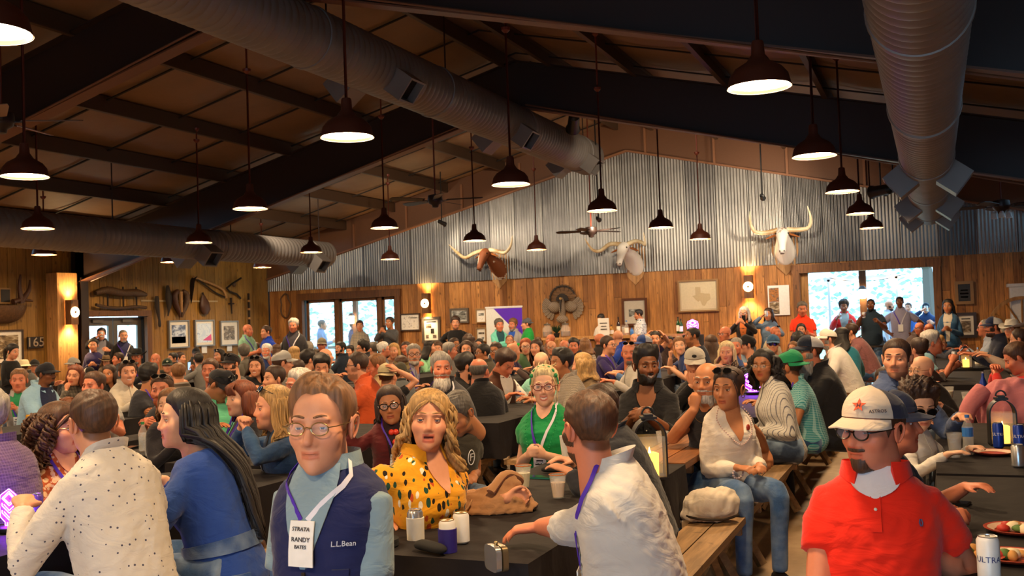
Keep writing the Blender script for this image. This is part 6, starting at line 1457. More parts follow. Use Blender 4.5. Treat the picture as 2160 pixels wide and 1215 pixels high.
FG['bigback'] = P(1011, 784, 54, -158, 'balding man in black jacket seen from behind in the middle', lock=True, by=165, hair='ring', hc='salt', top='jacket', col='1b1a1d', lean=16, fat=1.24, skin='red')
FG['blackbeard'] = P(985, 773, 48, -98, 'dark bearded man in black shirt in profile beside the balding back', lock=True, by=-60, hair='thick', hc='black', beard='full', top='shirt', col='17161a', lean=12)
FG['scarf'] = P(1064, 768, 54, -46, 'man in brown vest and white shirt looking down', lock=True, d=10.7, by=-40, pitch=-32, hair='thick', hc='dbrown', top='vest', col='4a2a1c', inner='d8d4cc', lean=14, skin='red')
FG['baldback'] = P(1142, 766, 46, 178, 'bald man in mint shirt from behind, leaning over the table', lock=True, by=170, hair='bald', top='polo', col='8fd0c0', lean=20, fat=1.2, skin='pale')
FG['pattern'] = P(1184, 767, 56, 62, 'dark haired smiling man in patterned grey beige shirt', lock=True, by=80, hair='side', hc='black', beard='goatee', top='shirt', col='b4a898', pat='check', c2='6a6058', lean=14, fat=1.1, skin='tan', mouth='t')
FG['shaggy'] = P(1227, 772, 48, 112, 'woman with shaggy blonde hair in tan jacket in front of purple sweater man', lock=True, by=90, sex='f', hair='shagf', hc='blond', top='jacket', col='a08a6c', lean=16)
FG['blondejeanback'] = None
# ---------------- left crowd
P(97, 790, 44, -58, 'man in charcoal cap and navy vest over pale blue sleeves', hat='cap', hatc='1c1c22', top='jacket', col='8fb4cc', inner='1c2340', skin='brown', beard='goatee', hc='black')
P(158, 793, 40, 24, 'auburn haired woman leaning on her hand in plaid jacket', sex='f', hair='bob', hc='auburn', top='jacket', col='5a5248', pat='plaid', c2='2a2622', arms=(('chin',), None), roll=-8)
P(230, 790, 36, 24, 'dark haired woman with golden lit face beside the grey polo man', sex='f', hair='long', hc='dbrown', top='sweater', col=BLK, skin='tan')
P(269, 787, 48, -12, 'smiling man in cream knit shirt with sunglasses on short hair', hair='short', hc='brown', top='shirt', col='c9bfae', top_gl='1', mouth='t', fat=1.1)
P(23, 784, 33, 4, 'ruddy man in dark teal top with sunglasses pushed on grey hair', hair='buzz', hc='grey', top='shirt', col='1f4a44', top_gl='1', skin='red')
P(50, 774, 24, 170, 'person wearing a cream ribbed straw bucket hat', hat='bucket', hatc='e8dcb4', top='shirt', col='4a4a4a')
P(73, 773, 26, 10, 'man in black cap and white collar by the left wall', hat='cap', hatc='1a1a1c', top='shirt', col='aebccc')
P(27, 742, 29, -45, 'woman in black with dark hair tied back under the left picture', sex='f', hair='pony', hc='black', top='sweater', col='151416', pitch=-14, d=15, lock=True, stand=True, pose='hold', lean=6)
P(155, 770, 28, 60, 'man in light grey cap and dark jacket under the post', hat='cap', hatc='8e8c88', top='jacket', col='26262a', d=16)
P(187, 790, 28, 150, 'person in black and white cap behind the grey polo man', hat='capb', hatc='141416', hatc2='d8d4cc', top='shirt', col='2a2a2e')
P(224, 764, 22, 0, 'woman in brown felt hat below the purple sweater woman', sex='f', hair='long', hc='brown', hat='cowboy', hatc='6a543a', top='shirt', col='5a4a3a')
P(249, 758, 26, 72, 'ruddy man with dark hair facing the left wall', hair='short', hc='dbrown', top='shirt', col='3c4048', skin='red')
P(289, 753, 28, 10, 'man in wide black cowboy hat with lanyard', hat='cowboy', hatc='0e0d0e', top='shirt', col='22242c', lan=1, skin='red', beard='goatee', bc='grey')
P(328, 760, 28, 8, 'bald ruddy man left of the dark green cap', hair='bald', top='shirt', col='6a5a4a', skin='red')
P(353, 772, 27, 0, 'man in dark green cap with pale badge', hat='cap', hatc='14281c', top='shirt', col='2a2e2a', extra=dict(logo='c8d0c0'))
P(376, 788, 40, 172, 'man with sandy crew cut from behind in brown striped jacket', hair='short', hc='lbrown', top='sweater', col='4a4038', pat='hstripe', c2='8a8078', fat=1.1)
P(364, 757, 24, 58, 'dark haired man in profile under the blue map print', hair='short', hc='black', top='shirt', col='3a3a40')
P(381, 756, 24, -62, 'second dark haired man under the blue map print facing right', hair='short', hc='dbrown', top='shirt', col='54483c')
P(375, 744, 16, 0, 'pale bald man far back against the left wall', hair='bald', top='shirt', col='8a8078')
P(443, 782, 46, 18, 'smiling tanned man with brown hair in navy and purple', hair='short', hc='brown', top='polo', col='2c2c54', mouth='t', skin='red', lan=1)
P(419, 760, 27, 175, 'dark haired man in grey jacket photographing with a phone', hair='short', hc='black', top='jacket', col='6a6a6a', pose='phone')
P(414, 746, 22, 0, 'man in black cap far back below the white card', hat='cap', hatc='111114', top='shirt', col='3a342c')
P(462, 751, 26, 42, 'dark haired woman with sunglasses on her head below the sepia print', sex='f', hair='bob', hc='black', top='sweater', col='1e1c20', top_gl='1')
P(489, 768, 40, 50, 'bearded man in black cap and big grey t shirt', hat='cap', hatc='17161a', beard='full', hc='dbrown', top='tee', col='5c5a58', fat=1.2, top_gl='1')
P(515, 745, 27, 176, 'person with bushy grey brown hair from behind by the mint polo', hair='curly', hc='salt', top='shirt', col='5a564e')
P(540, 774, 40, 14, 'smiling dark haired woman with sunglasses in her hair', sex='f', hair='long', hc='dbrown', top='sweater', col='17161a', top_gl='1', mouth='t')
P(539, 733, 20, 70, 'ruddy man between the mint and blue polo men', hair='short', hc='brown', top='shirt', col='4a4a54', skin='red')
P(546, 752, 24, 20, 'brown haired man below the royal blue polo', hair='thick', hc='brown', top='shirt', col='54606a')
P(563, 742, 29, 20, 'white bearded man in dark blue shirt', hair='side', hc='white', beard='full', bc='white', top='shirt', col='263a70', skin='red')
P(582, 740, 24, 150, 'brown haired woman turned away beside the white bearded man', sex='f', hair='long', hc='brown', top='sweater', col='3a3236')
P(601, 738, 27, -12, 'grey haired man with ruddy face left of the long blonde hair', hair='thick', hc='grey', top='shirt', col='5a6a7a', skin='red')
P(622, 748, 30, -130, 'woman with long pale blonde hair from behind', sex='f', hair='vlong', hc='blond', top='sweater', col='6a5c50')
P(596, 766, 46, -102, 'heavy man in light grey cap and grey tee facing right', hat='cap', hatc='a6a49f', top='tee', col='77756f', fat=1.15)
P(578, 800, 52, 64, 'man in purple t shirt with hand on his mouth', hair='short', hc='dbrown', top='tee', col='2c1f5c', arms=(('chin',), None), fat=1.1)
P(629, 780, 38, 175, 'dark haired head from behind above the older grey haired man', hair='short', hc='dbrown', top='shirt', col='2c2a2e')
P(653, 760, 38, -104, 'dark haired man in profile facing right in black', hair='thick', hc='black', top='shirt', col='202024')
P(650, 738, 25, 170, 'curly grey haired person from behind under the window', hair='curly', hc='grey', top='shirt', col='6a645c')
P(679, 728, 27, 8, 'man in faded camouflage cap under the glass doors', hat='cap', hatc='6a6250', top='shirt', col='5a5048', skin='red')
P(688, 752, 32, -92, 'bald man in grey tee bending forward', hair='bald', top='tee', col='7c7a74', fat=1.2, lean=24)
P(679, 774, 46, 2, 'dark bearded man drinking from a bottle, head bowed', hair='thick', hc='black', beard='full', top='tee', col='56524a', lan=1, pitch=-20, pose='drink', fat=1.1)
P(718, 736, 27, 52, 'dark bearded man in dark blue shirt under the glass doors', hair='short', hc='black', beard='full', top='shirt', col='1f2a3c')
P(738, 742, 22, 30, 'small dark haired person next to the bearded man in dark blue', hair='thick', hc='black', top='shirt', col='20262c')
P(764, 736, 28, 70, 'man with dark curly hair and glasses in profile', hair='curly', hc='black', gl='black', top='shirt', col='3c3c44')
P(793, 773, 48, 82, 'balding man in khaki shirt leaning in with bowed head', hair='rec', hc='lbrown', top='shirt', col='b09a70', pitch=-14, fat=1.1, skin='red')
P(787, 737, 29, 124, 'dark grey haired man turned away near the glass doors', hair='short', hc='salt', top='shirt', col='42424a')
P(810, 738, 28, -88, 'white haired man in glasses facing right', hair='thick', hc='white', gl='black', top='shirt', col='6c6a72', skin='red')
P(831, 741, 30, 10, 'blonde woman left of the grey bearded man in plaid', sex='f', hair='long', hc='blond', top='sweater', col='8a6a5a', mouth='s')
P(857, 736, 28, 24, 'dark haired man tilting his head near the sconce', hair='short', hc='dbrown', top='shirt', col='4a3c3a', roll=14, skin='red')
P(873, 748, 42, -6, 'grey bearded man with dark glasses in pale plaid shirt', hair='short', hc='grey', beard='full', bc='lgrey', gl='black', top='shirt', col='b8b4c0', pat='check', c2='6a6a8a', lan=1)
P(847, 774, 40, -12, 'woman in wide straw visor and sunglasses looking down', sex='f', hair='long', hc='brown', hat='visor', hatc='7c6a40', top='tee', col='5a7a94', gl='dark', pitch=-16)
P(842, 788, 42, -120, 'man in olive green cap leaning beside the straw visor', hat='cap', hatc='3f3d30', top='jacket', col='5c6064')
# ---------------- middle crowd
P(907, 733, 25, -88, 'black haired woman in pale green top near the framed board', sex='f', hair='long', hc='black', top='sweater', col='8ac49a')
P(924, 736, 25, 8, 'brown haired man next to the woman in pale green', hair='side', hc='brown', top='shirt', col='3c3a40')
P(950, 741, 31, -80, 'grey haired man in profile in grey jacket', hair='thick', hc='grey', top='jacket', col='7a7672', skin='red')
P(959, 727, 26, -42, 'brown haired man with glasses below the man in black', hair='short', hc='dbrown', gl='black', top='shirt', col='4a3830', skin='tan')
P(984, 738, 34, 4, 'woman with dark curls laughing in the middle of the hall', sex='f', hair='curlylong', hc='dbrown', top='sweater', col='5a4a50', mouth='t')
P(988, 717, 24, 172, 'curly dark haired woman from behind below the landscape photo', sex='f', hair='curlylong', hc='dbrown', top='sweater', col='3c2c2c')
P(1011, 727, 22, 20, 'dark haired woman in shadow right of the curly hair', sex='f', hair='bob', hc='black', top='sweater', col='2a2428')
P(1018, 745, 35, 70, 'tanned man with glasses and slick black hair in profile', hair='slick', hc='black', gl='black', top='shirt', col='4a4438', skin='tan')
P(1046, 741, 34, 30, 'man with square glasses and short dark hair facing left', hair='short', hc='dbrown', gl='black', top='shirt', col='44506a', skin='tan')
P(1075, 720, 24, 2, 'pale man with thin hair under the purple banner', hair='rec', hc='lbrown', top='shirt', col='7a5a50')
P(1083, 741, 38, -112, 'bald man in large dark purple polo facing right', hair='bald', top='polo', col='2b2350', fat=1.2)
P(1109, 732, 33, 2, 'red haired woman with glasses smiling beside the bald purple polo', sex='f', hair='long', hc='red', gl='black', top='blouse', col='4a6a4a', mouth='t', skin='pale')
P(1131, 735, 33, 22, 'woman with straight dark hair beside the red haired woman', sex='f', hair='vlong', hc='dbrown', top='sweater', col='4c3c3a', mouth='s')
P(1135, 722, 20, 0, 'small man far back right of the green jacket', hair='short', hc='brown', top='shirt', col='5a4a40')
P(1161, 717, 23, 60, 'bald head far back under the turkey', hair='bald', top='shirt', col='6a4c3c', skin='red')
P(1163, 734, 29, 8, 'bald man with glasses below the turkey', hair='bald', gl='black', top='shirt', col='6a5a50')
P(1190, 733, 30, 18, 'grey balding man with round face left of the plaid jacket', hair='ring', hc='grey', top='shirt', col='7a7066', skin='red')
P(1211, 731, 31, 8, 'dark haired ruddy man beside the plaid jacket', hair='side', hc='black', top='shirt', col='3a3640', skin='red')
P(1234, 730, 30, 175, 'woman from behind in brown and white plaid jacket', sex='f', hair='bob', hc='lbrown', top='jacket', col='6a5a4a', pat='plaid', c2='c8bca8')
P(1200, 712, 20, 40, 'bald man far back by the drink jars', hair='bald', top='shirt', col='5a4438')
P(1283, 729, 37, -58, 'man with glasses in dark purple quarter zip holding a gold can', hair='short', hc='dbrown', gl='black', top='sweater', col='2a1f56', lan=1, pose='cup')
P(1267, 718, 28, -88, 'bald man in shadow left of the purple quarter zip', hair='bald', top='shirt', col='2c2628', skin='red')
P(1303, 712, 30, 150, 'bald man in royal blue shirt from behind at the bar', hair='bald', top='shirt', col='1c3ca0')
P(1338, 716, 24, 2, 'bald man below the patterned bartender', hair='bald', top='shirt', col='5a5054')
P(1327, 746, 44, 2, 'goateed bald man in light grey shirt with sunglasses on his head', hair='bald', beard='goatee', hc='salt', top='shirt', col='bdb8b0', top_gl='1', skin='red', pose='table', fat=1.1)
P(1358, 728, 38, 62, 'person in blue and grey trucker cap and denim shirt', hat='cap', hatc='26407a', hatc2='9a9ea8', top='shirt', col='4a6a9a')
P(1382, 716, 32, 2, 'dark haired man in purple with both hands behind his head', hair='slick', hc='black', top='tee', col='2a2048', arms=(('head',), ('head',)))
P(1434, 730, 36, 2, 'smiling fair man in blue shirt raising a fist', hair='short', hc='lbrown', top='polo', col='25386c', mouth='t', arms=(('fist',), None), roll=8, skin='pale')
P(1413, 722, 22, 10, 'small dark face between the raised arms', hair='short', hc='black', top='shirt', col='3a2a2a', skin='tan')
P(1460, 709, 37, 72, 'big man with buzz cut in navy sweater by the far purple sign', hair='buzz', hc='black', beard='stub', top='sweater', col='1f2338', fat=1.2, skin='tan')
P(1500, 727, 36, 172, 'woman with long brown hair from behind beside the navy sweater', sex='f', hair='vlong', hc='brown', top='sweater', col='4c3a30')
P(1529, 705, 34, 44, 'bald ruddy man with glasses under the sconce', hair='bald', gl='black', top='shirt', col='4c3c40', skin='red')
P(1533, 744, 42, 10, 'woman with long pale blonde hair right of the grey cap', sex='f', hair='vlong', hc='lblond', top='sweater', col='c0a090', mouth='s')
P(1553, 731, 34, 8, 'grey haired man in blue shirt behind the pale blonde', hair='short', hc='grey', top='shirt', col='2c4c8c', skin='red')
P(1576, 728, 38, 80, 'young man in black cap and pale shirt in profile', hat='cap', hatc='121214', top='shirt', col='8aa0b4', hc='black')
P(1631, 726, 36, 2, 'man in blue cap and sunglasses in tan jacket', hat='cap', hatc='3a6288', gl='dark', top='jacket', col='a08c70', inner='c9c4ba', fat=1.1)
P(1636, 702, 26, -60, 'ruddy man with sunglasses on his head behind the blue cap', hair='bald', top='jacket', col='a89a80', top_gl='1', skin='red')
P(1673, 735, 26, 20, 'woman with tousled light hair and purple scarf', sex='f', hair='shagf', hc='lbrown', top='blouse', col='5a2a90')
P(1684, 714, 28, 170, 'woman with dark curls from behind below the orange red polo', sex='f', hair='curlylong', hc='black', top='sweater', col='241c28')
P(1690, 696, 24, 0, 'dark haired person peering out below the orange red polo', sex='f', hair='bob', hc='black', top='sweater', col='2a2628')
P(1745, 716, 40, 72, 'man in white cap and white shirt leaning on the aisle bench', hat='cap', hatc='d8d2c6', top='shirt', col='d2cdc6', lean=26, fat=1.15, beard='short', bc='grey', legs='6a4a28')
P(1778, 713, 38, -128, 'woman with long dark hair and teal scarf from behind on the aisle bench', sex='f', hair='long', hc='black', top='blouse', col='2f7f94', lean=14)
P(1794, 700, 32, 88, 'man in dusty pink checked shirt hunched on the aisle bench', hair='short', hc='dbrown', top='shirt', col='8a5a5c', pat='check', c2='6a4448', lean=28, fat=1.15, legs='27466e')
# ---------------- right tables
P(1937, 738, 44, 128, 'dark haired woman with shiny hair clips turned away', sex='f', hair='bun', hc='dbrown', top='sweater', col='3a2a28')
P(1967, 724, 44, -98, 'grey haired man in aqua polo with navy collar facing right', hair='thick', hc='lgrey', top='polo', col='8ab8c8', skin='red', pose='cup', lean=16, extra=dict(collar='1c2440'))
P(1939, 693, 25, 32, 'bald man with glasses beyond the slick haired man', hair='bald', gl='black', top='shirt', col='4a3c3a', skin='red')
P(1960, 697, 28, 175, 'reddish bald head from behind near the denim woman', hair='ring', hc='red', top='shirt', col='6a6c7c', skin='red')
P(1983, 724, 30, -88, 'blonde woman in sunglasses facing right at the far table', sex='f', hair='long', hc='blond', gl='dark', top='blouse', col='a08c9c')
P(1960, 683, 15, 175, 'dark head far back in front of the doorway', hair='short', hc='black', top='shirt', col='2c2c34')
P(2078, 692, 33, 82, 'balding man in glasses and light checked shirt at the right table', hair='rec', hc='grey', gl='black', top='shirt', col='aab4c4', pat='check', c2='7a88a4', skin='red')
P(2096, 690, 38, 80, 'bearded man in navy and white mesh cap at the right table', hat='cap', hatc='1e2a4c', hatc2='d8d8d4', beard='full', hc='dbrown', top='shirt', col='20263a', skin='red')
P(2113, 702, 34, 60, 'woman in teal lace top at the right table', sex='f', hair='bun', hc='lgrey', top='blouse', col='1f7f74', skin='pale')
P(2134, 696, 34, 40, 'woman in white cowboy hat with dark band at the right edge', sex='f', hair='long', hc='lbrown', hat='cowboy', hatc='d6cfc2', top='blouse', col='b8a090')
P(2150, 716, 40, 98, 'brown haired man bending forward at the right edge', hair='rec', hc='dbrown', top='shirt', col='6a6a70', pitch=-14)
P(2146, 756, 60, 86, 'man in red sweater with raised clasped hands at the right edge', hair='short', hc='brown', top='sweater', col='c02018', pitch=-26, pose='pray', lean=14, lock=True, by=82, skin='red')
P(2024, 690, 22, -90, 'man in grey shirt behind the aqua polo man', hair='short', hc='brown', top='shirt', col='8a8478')
# ---------------- standing
Q(197, 729, 26, 8, 'woman in dark purple sweater standing by the double door', sex='f', hair='bun', hc='black', top='sweater', col='2a2250', pose='hold', skin='fair', fat=1.1)
Q(214, 705, 25, 8, 'man in plaid shirt and dark jacket holding a cup in the double door', hair='short', hc='black', top='jacket', col='26242a', inner='7a7a88', pose='drink')
Q(260, 709, 26, -12, 'man with grey goatee in black jacket and lanyard in the double door', hair='buzz', hc='salt', beard='goatee', bc='lgrey', top='jacket', col='151518', inner='2a2a50', lan=2)
Q(523, 697, 25, -48, 'bald man in mint polo standing by the left wall prints', hair='bald', top='polo', col='7fae94', lan=2, pose='hold', fat=1.15, skin='red')
Q(561, 701, 25, 62, 'man in royal blue polo standing left of the glass doors', hair='short', hc='dbrown', top='polo', col='1440c0', pose='hips')
Q(619, 688, 27, 18, 'grey haired man in black jacket with white stripes and lanyard', hair='thick', hc='lgrey', top='jacket', col='25242a', inner='3c3a44', lan=2, pose='down', skin='red', fat=1.1)
Q(680, 686, 22, -88, 'man in pale blue shirt outside the glass doors facing right', Yw=23.6, hair='short', hc='salt', top='shirt', col='7c94b4', pose='hold')
Q(747, 688, 21, -68, 'man in navy shirt outside the glass doors', Yw=23.7, hair='short', hc='black', top='shirt', col='2a3c64', skin='red')
Q(759, 688, 22, 2, 'man in tan plaid shirt by the glass doors', Yw=21.4, hair='short', hc='dbrown', top='shirt', col='c9b898', pat='plaid', c2='5a6a80')
Q(822, 681, 24, 32, 'man in grey sweater holding up a phone by the glass doors', Yw=21.2, hair='short', hc='black', top='sweater', col='4a4a4c', pose='phone', skin='tan')
Q(961, 682, 26, 2, 'man with dark hair in black long sleeve standing by the plank wall', Yw=20.6, hair='thick', hc='dbrown', beard='stub', top='sweater', col='121114', pose='behind', fat=1.1)
Q(1053, 687, 26, -18, 'man in aqua jacket standing before the banner', Yw=20.3, hair='shag', hc='salt', top='jacket', col='6ccab8', inner='1f4a54', pose='cross', skin='red')
Q(1082, 686, 24, 32, 'long haired man in grey checked shirt before the banner', Yw=20.9, hair='shag', hc='lbrown', beard='full', bc='grey', top='shirt', col='a8a4a4', inner='2c5ac0', skin='red')
Q(1110, 684, 23, 82, 'man in bright green jacket and grey cap before the banner', Yw=20.4, hat='capb', hatc='4c5058', top='jacket', col='128a38', pose='hold', fat=1.1)
Q(1268, 673, 19, 42, 'bartender in white shirt bending behind the menu card', Yw=20.8, hair='short', hc='black', top='shirt', col='cfcac4', pitch=-24, pose='hold', skin='tan')
Q(1347, 664, 21, 84, 'bartender in blue and white floral shirt behind the bar', Yw=20.9, hair='short', hc='black', beard='goatee', top='shirt', col='c9ccd0', pat='floral', c2='4a5a78', pose='hold', pitch=-10, skin='tan')
Q(1570, 662, 27, 14, 'white haired woman in black and orange jacket holding up a phone', Yw=20.0, sex='f', hair='bob', hc='white', gl='black', top='jacket', col='1e1a1c', inner='b0602c', pose='phone', skin='fair')
Q(1621, 664, 25, 22, 'woman in denim jacket sipping a drink under the white poster', Yw=20.3, sex='f', hair='long', hc='dbrown', top='jacket', col='6a84a4', pose='drink')
Q(1692, 652, 29, -6, 'man in orange red polo standing at the doorway', Yw=19.6, hair='short', hc='salt', top='polo', col='e63a18', pose='hold', pitch=-10, skin='red', fat=1.1)
Q(1780, 648, 24, 2, 'man in red jacket holding a drink outside the doorway', Yw=22.9, hair='curly', hc='black', top='jacket', col='b81c20', inner='8ab0c4', pose='cup', skin='brown')
Q(1837, 643, 24, 8, 'man in dark navy polo holding a can in the doorway', Yw=21.0, hair='buzz', hc='black', beard='full', top='polo', col='1f3040', pose='cup', skin='brown', legs='27466e', fat=1.1)
Q(1876, 645, 21, -70, 'bald bearded man in white shirt outside the doorway', Yw=24.2, hair='bald', beard='full', hc='dbrown', top='shirt', col='c8d4e4')
Q(1898, 638, 22, 2, 'man in pale lilac shirt with hands on hips in the doorway', Yw=21.6, hair='short', hc='black', top='polo', col='9c98b0', pose='hips', skin='brown', lan=2, legs='27466e')
Q(1916, 649, 19, 12, 'man in blue shirt outside behind the lilac shirt', Yw=24.6, hair='short', hc='brown', top='shirt', col='3a64a8')
Q(1953, 650, 20, 8, 'man in dark cap drinking outside at the right of the doorway', Yw=24.0, hat='cap', hatc='1a2430', top='shirt', col='1f3a64', pose='drink')
Q(2000, 647, 28, 12, 'woman with long dark hair in denim jacket standing by the framed photo', Yw=20.4, sex='f', hair='vlong', hc='black', top='jacket', col='2c5278', pat='denim', c2='5a86aa', inner='cfc4b4', pose='hold', legs='27466e', skin='tan')
print('people', NPEOPLE[0])
# ---------------- details on the people nearest the camera
def on_person(p, az, h, off=.012): return p['T'].pt(az, h, p['loose']+off)+p['O']
def chest_text(p, txt, az, h, size, col, off=.011):
    c = on_person(p, az, h, off); a = on_person(p, az+.03, h, off)-c; u_ = a/np.linalg.norm(a); b = on_person(p, az, h+.02, off)-c; v_ = b/np.linalg.norm(b)
    if az*0+math.cos(az) > 0: pass
    n_ = np.cross(u_, v_)
    M = np.eye(4); M[:3, 0] = -u_ if n_@(c-p['O']-np.array([0, 0, h])) < 0 else u_; M[:3, 1] = v_; M[:3, 2] = np.cross(M[:3, 0], v_); M[:3, 3] = c
    lettering(txt, size, plain('print_'+col, col, .5), p['root'], Matrix(M), .0008)
def beads(p, col, n, r, h0, spread, name='necklace'):
    b = MB()
    for i in range(n):
        t = i/(n-1)*2-1; az = t*spread; h = h0+(p['h1']-h0-.01)*abs(t)**1.3; b.ball(on_person(p, az, h, .02), r, 7, 5)
    o = b.build(name, plain(name+'_'+col, col, .3), p['root'], 180); o['kind'] = 'stuff'
for q_, h_ in (('vest', .40), ('cateye', .26)):
    for t_, dh, z_ in (('STRATA', .022, .017), ('RANDY' if q_ == 'vest' else 'RACHEL', .052, .019), ('BATES' if q_ == 'vest' else 'MUELLER', .073, .015)): chest_text(FG[q_], t_, 0.0, h_-dh, z_, '2a2630', .023)
beads(FG['blouse'], 'd8b8b0', 41, .0052, .30, .95); beads(FG['green'], '1f9a50', 45, .004, .16, .7, 'bead_string')
beads(FG['cateye'], 'e0402c', 5, .022, .36, .12, 'flower_pin')
p = FG['blouse']; MB().ball(on_person(p, -.32, .40, .02), (.014, .008, .02), 8, 6).build('lapel_pin', plain('pin_red', 'a03020', .4), p['root'], 180)
b = MB()
for sx in (-1, 1): b.tube([p['toh']((sx*.086, -.01, -.035))+.012*np.array([math.cos(a), 0, math.sin(a)]) for a in np.linspace(0, 6.28, 11)], .0025, 5)
b.build('earrings', M_gold, p['root'])
W = p['grips'][1][0]; b = MB()
for a in np.linspace(0, 6.28, 15)[:-1]: b.ball(W-p['grips'][1][1]*.085+.034*np.array([math.cos(a), .3*math.sin(a), math.sin(a)]), .008, 7, 5)
b.build('bead_bracelet', plain('bracelet', 'd8c0c0', .3), p['root'], 180)
p = FG['olive']; c = [on_person(p, -.35+.18*math.cos(a)/1.2, .36+.055*math.sin(a), .012) for a in np.linspace(0, 2*PI, 25)]; MB().tube(c, .003, 5).build('ring_print', M_white, p['root']); chest_text(p, 'F', -.35, .36, .07, 'd8d4cc')
p = FG['vest']; chest_text(p, 'L.L.Bean', -.62, .335, .022, 'c8ccd8'); pv, pf = patch(p['T'], [(.26, -.75, -.42), (.18, -.75, -.42), (.08, -.75, -.42)], p['loose']+.008); MB().add(pv+p['O'], pf).build('chest_pocket', cloth('1d2350'), p['root'])
p = FG['redman']; b = MB()
for sx in (-1, 1): b.tube(catmull([on_person(p, -.62+.03*sx*(1-abs(t)*.6), .39+.010*t, .011) for t in (-1, -.5, 0, .5, 1)], 8), .0025, 5)
b.build('chest_emblem', plain('emblem_grey', '40406a', .5), p['root'])
toh = p['toh']; R_ = p['Rh']; hs_ = p['hs']
def hat_text(p, txt, pos, nrm, size, col, name='lettering', up=(0, 0, 1)):
    nrm = np.array(nrm, float); nrm /= np.linalg.norm(nrm); u_ = np.cross(np.array(up, float), nrm); u_ /= np.linalg.norm(u_); v_ = np.cross(nrm, u_)
    M = np.eye(4); M[:3, 0] = p['Rh']@u_; M[:3, 1] = p['Rh']@v_; M[:3, 2] = p['Rh']@nrm; M[:3, 3] = p['toh'](pos); lettering(txt, size, plain('cap_'+col, col, .6), p['root'], Matrix(M), .0012)
hat_text(p, 'ASTROS', (-.071, .064, .070), (-.78, .62, .35), .0155, '26263a')
me_ = MB().prism(star_pts(.024, .010), 0, .002, 'XY'); 
nrm = np.array([-.25, .85, .48]); nrm /= np.linalg.norm(nrm); u_ = np.cross((0, 0, 1), nrm); u_ /= np.linalg.norm(u_); v_ = np.cross(nrm, u_); A = np.stack([p['Rh']@u_, p['Rh']@v_, p['Rh']@nrm], 1)
me_.v = [V@A.T+p['toh']((-.022, .086, .088)) for V in me_.v]; me_.build('cap_emblem', plain('emblem_orange', 'd8481c', .6), p['root']); hat_text(p, 'H', (-.0225, .0885, .0885), nrm, .020, '1c2038')
W, fd_, pn_ = p['grips'][-1]; MB().tube([W+.0*fd_+.011*np.array([math.cos(a), 0, math.sin(a)])-pn_*.03+fd_*.02 for a in np.linspace(0, 6.28, 13)], .003, 5).build('finger_ring', M_gold, p['root'])
p = FG['longhair']; T_ = p['T']
for sd in (-1, 1):
    pv, pf = patch(T_, [(.02, PI+sd*.62-.26, PI+sd*.62+.26), (-.03, PI+sd*.6-.26, PI+sd*.6+.26), (-.09, PI+sd*.55-.2, PI+sd*.55+.2)], .03); MB().add(pv+p['O'], pf).build('back_pocket', cloth('34548a', 'denim', '8aa0b8'), p['root'])
MB().rings([[q+p['O'] for q in T_.pt(np.arange(30)*2*PI/30, np.full(30, hh), off)] for hh, off in ((.09, .018), (.09, .026), (.14, .026), (.14, .018))], False, True).build('waistband', cloth('2c4a7c', 'denim', '8aa0b8'), p['root'], 60)
p = FG['chinman']; MB().tube([on_person(p, t*.9, .42+.10*abs(t)**1.2, .012) for t in np.linspace(-1, 1, 17)], .0022, 5).build('neck_chain', M_can if 'M_can' in globals() else M_gold, p['root'])
p = FG['greencap']; W, fd_, pn_ = p['grips'][-1]; c_ = W-fd_*.10-pn_*.03; x_, y_, _z = frame_of(fd_); b = MB(); b.rings([[c_+fd_*t+.034*(math.cos(a)*x_+math.sin(a)*y_) for a in np.linspace(0, 6.28, 15)[:-1]] for t in (-.008, .008)]); b.build('wrist_watch', M_gold, p['root'])

# ---------------- things held in hands
_held = {'woman in navy': 0}
def _short(l):
    w_ = l.split(); return ' '.join(w_[:9])
for pose_, root_, gr_, k_ in HELD:
    if pose_ not in ('phone', 'cup', 'drink'): continue
    g, fd_, pn_ = gr_[1]; l = root_['label'].split(' and ')[0].split(' with ')[0].split(' holding ')[0].split(' holding')[0]; l = ' '.join(l.split()[:9])
    M_ = np.array(root_.matrix_basis); wp = root_.location + Matrix.Rotation(root_.rotation_euler.z, 3, 'Z') @ Vector(tuple(g))
    if pose_ == 'phone':
        e = empty('phone', wp, root_.rotation_euler.z); tag(e, 'dark phone held up by the '+l, 'phone', 'phones held up')
        MB().box((-.06, .0, .03), (.075, .009, .15)).build('phone_case', plain('phone_body', '17171a', .2), e); MB().box((-.06, -.0055, .03), (.068, .002, .14)).build('screen', plain('phone_screen', '3a4a5a', .1, 0, '8fa8c0', .6), e)
    else:
        e = empty('drink_can', wp, root_.rotation_euler.z); tag(e, 'drink held by the '+l, 'can', 'drinks held in hands')
        m_ = plain('can_'+('gold' if 'quarter' in l else 'pale'), 'd89a20' if 'quarter' in l else 'c8ccd0', .3, .4)
        MB().lathe([(.025, -.05), (.033, -.042), (.033, .055), (.027, .066)], 14).build('can_body', m_, e, 40); MB().lathe([(.027, .065), (.028, .068), (.002, .066)], 14).build('can_lid', plain('can_top', 'b8b8b8', .3, .7), e)
